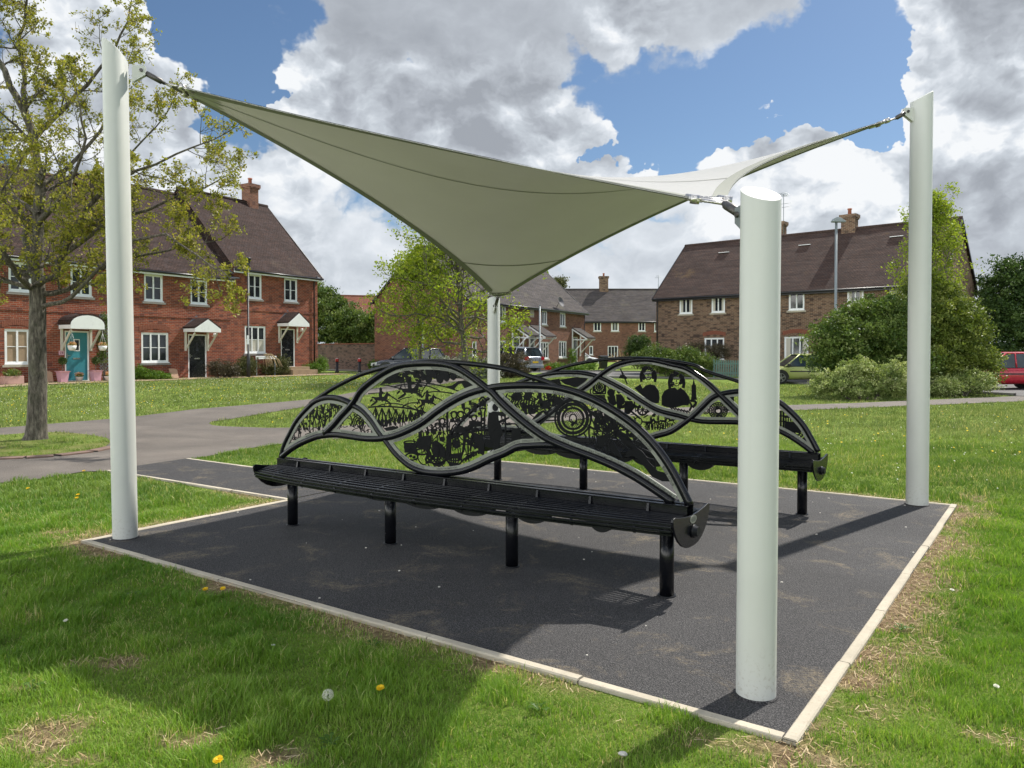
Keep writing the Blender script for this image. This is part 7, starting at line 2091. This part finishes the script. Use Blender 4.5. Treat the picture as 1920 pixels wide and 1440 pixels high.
bush('shrub', 'small garden plants with red flowers before the middle row', 'shrub', [(1040, 688, 24, 8, 55), (1075, 690, 24, 8, 56), (1100, 688, 20, 7, 57), (1072, 668, 6, 14, 58)], 7875, 0.084, 'leaf_bright', 69, 0.25)
r = thing('flowers', 'cluster of red tulips in the garden before the middle row', 'flowers', atY(1029, 690, 54.5))
leafball('flowers', r, (0, 0, 0), .26, 60, .16, 'petal_red', 3, .5)
m = MB()
for k in range(9): m.tube([(random.uniform(-.25, .25), 0, -.3), (random.uniform(-.25, .25), 0, 0)], .01, 4)
m.build('stems', 'leaf_bright', r)
# bare pollarded shrub before the distant row
bx, by, _ = atY(1163, 676, 64); g2 = Grow(77)
r = thing('bare_shrub', 'leafless pollarded shrub with pale twisted branches before the distant row', 'shrub', (bx, by, terr(bx, by)))
for k in range(9):
    a = k * .7; g2.branch((0, 0, .1), (cos(a) * .55, sin(a) * .4, 1), 1.5, .06, 1, dict(kids={1: 3}, len={1: .4}, ang=.6, wander=.2, lift=.05))
g2.m.build('branches', 'wood_pale', r, fixn=False)
# dry yellow leaves of a cordyline by the sign
bx, by, bz_ = atY(500, 676, 39.8)
r = thing('cordyline', 'pale dried strap leaves drooping behind the street sign', 'plant', (bx, by, bz_))
m = MB(); rc_ = random.Random(4)
for k in range(16):
    a = rc_.uniform(-.6, 1.3); L_ = rc_.uniform(.5, .95)
    m.tube([(0, 0, .30), (sin(a) * L_ * .35, -.05, .30 + .05 * cos(a)), (sin(a) * L_ * .75 + .1, -.08, .02), (sin(a) * L_ * .9 + .16, -.1, -.32)], [.02, .018, .013, .004], 4, caps=False)
m.build('leaves', 'wood_pale', r, fixn=False)

# ================================================================== grass
def blades(name, x0, x1, y0, y1, dens, h, w, seed, label, two=True, mat='grass_blade'):
    r2 = np.random.default_rng(seed); f0 = 0.0 if seed == 1 else y0 * 0.09; f1 = y1 * 0.09; Y0, Y1 = y0 - f0, y1 + f1
    n = int((x1 - x0) * (Y1 - Y0) * dens * 1.02)
    P = np.stack([r2.uniform(x0, x1, n) * (1.09), r2.uniform(Y0, Y1, n)], 1)
    # thin out towards the next zone instead of stopping dead
    pk = np.clip((P[:, 1] - Y0) / max(2 * f0, 1e-6), 0, 1) * np.clip((Y1 - P[:, 1]) / (2 * f1), 0, 1)
    P = P[r2.random(n) < pk]
    lim = 0.695 * P[:, 1] + 0.35
    P = P[(np.abs(P[:, 0]) < lim)]
    keep = ~inpoly(P, PAD) & ~inpoly(P, CONN) & ~(inpoly(P, PATH_L) & ~inpoly(P, ISLE)) & ~inpoly(P, ROAD)
    P = P[keep]
    sl = soilf(P) if y0 < 13 else np.zeros(len(P))
    keep = r2.random(len(P)) > sl * 0.93
    P = P[keep]; n = len(P)
    nz = vnoise(P, 1.6, 7); nf = vnoise(P, 5.5, 8); nb = vnoise(P, 0.45, 9)
    hh = h * (0.38 + 1.5 * np.clip((nf - 0.28) * 1.7, 0, 1.3) ** 1.3) * (0.7 + 0.6 * r2.random(n)) * (0.8 + 0.5 * nz)
    dp = np.minimum(polydist(P, PAD), polydist(P, CONN)) if y0 < 13 else np.full(n, 9.0)
    hh *= 0.55 + 0.45 * np.clip(dp / 0.35, 0, 1)
    az = r2.uniform(0, 2 * pi, n) + 2.0 * (vnoise(P, 3.0, 12) - .5) * 4
    ln = hh * r2.uniform(0.15, 0.95, n)
    D = np.stack([np.cos(az), np.sin(az)], 1); Nn = np.stack([-D[:, 1], D[:, 0]], 1)
    tw = r2.uniform(-0.8, 0.8, n); Nn = Nn * np.cos(tw)[:, None] + D * np.sin(tw)[:, None]
    ww = w * r2.uniform(0.6, 1.3, n)
    z = np.array([terr(a, b) for a, b in P]) - 0.016 if y0 > 12 else np.full(n, -0.016)
    z = z + 0.0
    def row(f, l, k): 
        c = np.column_stack([P + D * (ln * l)[:, None], z + hh * f]); o = np.column_stack([Nn * (ww * k / 2)[:, None], np.zeros(n)])
        return c - o, c + o
    if two:
        a0, b0 = row(0, 0, 1); a1, b1 = row(0.62, 0.32, .85); a2, b2 = row(1.0, 1.0, .15)
        V = np.stack([a0, b0, b1, a1, b2, a2], 1).reshape(-1, 3); i = np.arange(n)[:, None] * 6
        q = np.concatenate([i + np.array([[0, 1, 2, 3]]), i + np.array([[3, 2, 4, 5]])], 0)
    else:
        a0, b0 = row(0, 0, 1); a2, b2 = row(1.0, .8, .25)
        V = np.stack([a0, b0, b2, a2], 1).reshape(-1, 3); q = np.arange(n * 4).reshape(n, 4)
    t = np.clip(0.30 + 0.55 * (nb - .5) + 0.7 * (nz - 0.5) + r2.normal(0, .13, n), 0, .72)
    dry = (r2.random(n) < 0.035 + 0.16 * np.clip((vnoise(P, 1.1, 15) - .5) * 4, 0, 1)) | (r2.random(n) < sl[keep] * .5)
    t = np.where(dry, r2.uniform(.85, 1, n), t)
    if two: t = np.concatenate([t, t])
    o = npmesh(name, V, q, mat, t)
    print(name, n)
    return tagp(o, label, 'grass', kind='stuff')
blades('grass', -4.0, 4.0, 2.2, 4.6, 14000, 0.040, 0.0034, 1, 'short uneven grass blades nearest the viewer')
blades('grass', -6.4, 6.4, 4.6, 7.6, 6800, 0.043, 0.0048, 2, 'uneven grass blades either side of the pad')
blades('grass', -10.0, 10.0, 7.6, 13.0, 2300, 0.05, 0.0075, 3, 'mown grass blades beyond the pad', mat='grass_mid')
blades('grass', -19.0, 19.0, 13.0, 24.0, 520, 0.05, 0.015, 4, 'mown grass blades of the far lawn', two=False, mat='grass_far')
blades('grass', -25.0, 25.0, 24.0, 38.0, 170, 0.05, 0.03, 5, 'distant mown grass before the houses', two=False, mat='grass_far')
# dry thatch on the bare strips
r2 = np.random.default_rng(5); n = 120000
P = np.stack([r2.uniform(-5.5, 5.5, n), r2.uniform(2.3, 9.5, n)], 1)
P = P[~inpoly(P, PAD) & ~inpoly(P, CONN) & ~inpoly(P, PATH_L)]; P = P[r2.random(len(P)) < soilf(P) * 0.85]; n = len(P)
az = r2.uniform(0, 2 * pi, n); L = r2.uniform(.015, .05, n); D = np.stack([np.cos(az), np.sin(az)], 1); Nn = np.stack([-D[:, 1], D[:, 0]], 1) * .0016
z0 = -0.010 + r2.random(n) * .014; z1_ = z0 + r2.uniform(-.004, .016, n)
V = np.stack([np.column_stack([P - Nn, z0]), np.column_stack([P + Nn, z0]), np.column_stack([P + D * L[:, None] + Nn, z1_]), np.column_stack([P + D * L[:, None] - Nn, z1_])], 1).reshape(-1, 3)
o = npmesh('straw', V, np.arange(n * 4).reshape(n, 4), 'straw', r2.random(n)); tagp(o, 'dry brown thatch on the bare earth beside the edging', 'dry grass', kind='stuff')
# ---- flowers
def petals(c, r, n, rnd, tilt=0.25, up=Vector((0, -.35, 1))):
    vs = []; fs = []; up = up.normalized(); a_ = up.orthogonal().normalized(); b_ = up.cross(a_)
    for ring_, (rr, k, h) in enumerate(((r, n, 0), (r * .72, n, r * .18), (r * .4, n, r * .3))):
        for i in range(k):
            t = 2 * pi * (i + ring_ * .5) / k; d = a_ * cos(t) + b_ * sin(t); s_ = up.cross(d) * (r * .16)
            o = len(vs); p0 = Vector(c) + up * h * .4; p1 = Vector(c) + d * rr * rnd.uniform(.85, 1.05) + up * (h + rr * tilt)
            vs += [p0 - s_ * .5, p0 + s_ * .5, p1 + s_, p1 - s_]; fs.append((o, o + 1, o + 2, o + 3))
    return vs, fs
rf_ = random.Random(8)
dl = [(385, 1109, 'dandelion in the shaded grass, the left of the pair by the front edging'), (418, 1108, 'dandelion in the shaded grass, the right of the pair by the front edging'), (409, 1432, 'dandelion at the very bottom of the lawn'),
      (146, 930, 'dandelion, upper bloom of the two left of the tall post'), (144, 936, 'dandelion, lower bloom of the two left of the tall post'), (52, 918, 'dandelion alone at the left edge of the lawn'), (157, 885, 'dandelion at the border of the footpath'), (713, 1296, 'half-hidden dandelion in the shade below the front edging')]
for px, py, lb in dl:
    p = gpt(px, py, 0.035); r = thing('dandelion', 'yellow ' + lb, 'flower', (p[0], p[1], -0.012), 0, 'yellow dandelions in the near grass')
    m = MB(); m.tube([(0, 0, 0), (0.003, 0, .03), (0, 0, .058)], .0018, 5); m.build('stem', 'leaf_bright', r)
    m = MB(); m.add(*petals((0, 0, .06), .0185, 16, rf_)); m.build('flower_head', 'petal_yellow', r, fixn=False)
p = gpt(615, 1350, 0.0); r = thing('dandelion_clock', 'fluffy white dandelion seed head standing in the near grass', 'flower', (p[0], p[1], -0.012))
hz = 0.115
m = MB(); m.tube([(0, 0, 0), (.004, 0, .05), (0, 0, hz)], .002, 5); m.tube([(0, 0, hz - .004), (0, 0, hz + .004)], .005, 8); m.build('stem', 'leaf_bright', r)
m = MB(); rr_ = np.random.default_rng(3)
for k in range(190):
    d = rr_.normal(size=3); d /= np.linalg.norm(d)
    if d[2] < -.75: continue
    d = Vector(d); e = Vector((0, 0, hz)) + d * .021
    u = d.orthogonal().normalized(); v_ = d.cross(u)
    m.add([tuple(Vector((0, 0, hz)) + u * .0003), tuple(Vector((0, 0, hz)) - u * .0003), tuple(e)], [(0, 1, 2)])
    for q in range(5):
        a = q * 2 * pi / 5; w_ = u * cos(a) + v_ * sin(a); s_ = d.cross(w_) * .0006
        m.add([tuple(e - s_), tuple(e + s_), tuple(e + w_ * .007 + d * .003)], [(0, 1, 2)])
m.build('seed_head', 'seed_white', r, fixn=False)
for px, py, lb in ((123, 1168, 'white daisy in the shaded grass at the left'), (1868, 1292, 'white daisy in the bright grass at the right'), (1785, 1240 - 130, 'white daisy beyond the right-hand edging')):
    p = gpt(px, py, 0.03); r = thing('daisy', lb, 'flower', (p[0], p[1], -0.012), 0, 'white daisies in the near grass')
    m = MB(); m.tube([(0, 0, 0), (0, 0, .055)], .0012, 5); m.build('stem', 'leaf_bright', r)
    m = MB(); m.add(*petals((0, 0, .056), .013, 14, rf_, .05)); m.build('flower_head', 'petal_white', r, fixn=False)
# broad-leaved weeds in the turf
rw = random.Random(12)
for px, py, wl_ in ((250, 1115, 'in the shaded grass left of the pair of yellow dandelions'), (700, 1210, 'in the grass below the middle of the front edging'), (620, 1395, 'below the white dandelion seed head'), (1010, 1330, 'in the sunny turf left of the nearest post'), (1690, 1180, 'in the turf beside the right-hand edging'), (60, 1290, 'at the left edge of the near lawn')):
    p = gpt(px, py); r = thing('weed', 'low dandelion leaf rosette ' + wl_, 'weed', (p[0], p[1], -0.012), rw.uniform(0, 6), 'dandelion leaf rosettes in the near grass')
    m = MB()
    for k in range(9):
        a = k * 0.7 + rw.uniform(-.2, .2); L_ = rw.uniform(.035, .065); wd = L_ * .17; up_ = rw.uniform(.4, .9)
        c_, s_ = cos(a), sin(a); P_ = lambda t, o, z: (c_ * L_ * t - s_ * o, s_ * L_ * t + c_ * o, z)
        m.add([P_(0, 0, .004), P_(.3, wd * .5, .03 * up_), P_(.45, wd * .3, .036 * up_), P_(.6, wd, .042 * up_), P_(.8, wd * .7, .044 * up_), P_(1, 0, .040 * up_), P_(.8, -wd * .7, .044 * up_), P_(.6, -wd, .042 * up_), P_(.45, -wd * .3, .036 * up_), P_(.3, -wd * .5, .03 * up_)], [(0, 1, 9), (1, 2, 8, 9), (2, 3, 7, 8), (3, 4, 6, 7), (4, 5, 6)])
    m.build('leaves', 'leaf_bright', r, fixn=False)
for px, py, R, lb in ((1168, 1418, .013, 'pale stone chip in the grass at the very bottom of the lawn'), (512, 1212, .008, 'small pale stone at the foot of the front edging'), (1440, 1168 - 20, .010, 'single white chip on the sunny part of the pad')):
    p = gpt(px, py); bm = bmesh.new(); bmesh.ops.create_icosphere(bm, subdivisions=2, radius=R)
    for v in bm.verts: v.co = Vector((v.co.x * 1.4, v.co.y, v.co.z * .6)) * (1 + .25 * mnoise.noise(v.co * 90))
    me = bpy.data.meshes.new('stone'); bm.to_mesh(me); bm.free(); me.materials.append(MATS['stone_chip']); o = bpy.data.objects.new('stone', me); COL.objects.link(o); o.location = (p[0], p[1], R * .45 + (.004 if R == .010 else 0.004)); tagp(o, lb, 'stone')
def specks(name, polys_px, n, size, mat, seed, label, patch=0.5):
    r2 = np.random.default_rng(seed); out = []
    for reg, k in polys_px:
        R = np.array(PXL(reg)); lo, hi = R.min(0), R.max(0); P = r2.uniform(lo, hi, (k * 8, 2)); P = P[inpoly(P, R)]
        P = P[~inpoly(P, PAD) & ~inpoly(P, CONN) & ~inpoly(P, PATH_L) & ~inpoly(P, ROAD)]
        P = P[vnoise(P, .9, seed) + .12 * r2.random(len(P)) > patch][:k]; out.append(P)
    P = np.vstack(out); n = len(P); s = size * r2.uniform(.6, 1.4, n)
    z = np.array([terr(*p) for p in P]) + 0.03 + 0.03 * r2.random(n)
    C_ = np.column_stack([P, z]); ux = np.column_stack([s, np.zeros(n), np.zeros(n)]) / 2; uy = np.column_stack([np.zeros(n), s * .7, s * .7]) / 2
    V = np.stack([C_ - ux, C_ - uy * .8, C_ + ux, C_ + uy * .8], 1).reshape(-1, 3)
    o = npmesh(name, V, np.arange(n * 4).reshape(n, 4), mat, r2.random(n)); tagp(o, label, 'flowers', kind='stuff')
LAWN_L = [(-200, 740), (0, 726), (208, 718), (500, 704), (700, 698), (760, 712), (680, 728), (500, 752), (260, 776), (0, 798), (-200, 812)]
LAWN_R = [(1000, 712), (1380, 716), (1520, 728), (1560, 745), (1460, 755), (1150, 764), (1000, 774)]
LAWN_R2 = [(1100, 790), (1458, 775), (1920, 756), (2000, 800), (2000, 930), (1800, 930), (1500, 890), (1100, 850)]
WEDGE = [(430, 795), (560, 772), (700, 748), (1000, 740), (1000, 770), (600, 798)]
specks('daisies', [(LAWN_L, 2200), (LAWN_R, 170), (LAWN_R2, 150), (WEDGE, 90)], 0, 0.021, 'petal_white', 3, 'white daisies sprinkled over the lawns', .52)
specks('dandelions', [(LAWN_L, 600), (LAWN_R, 80), (LAWN_R2, 60), (WEDGE, 50)], 0, 0.032, 'petal_yellow', 6, 'yellow dandelions sprinkled over the lawns', .60)
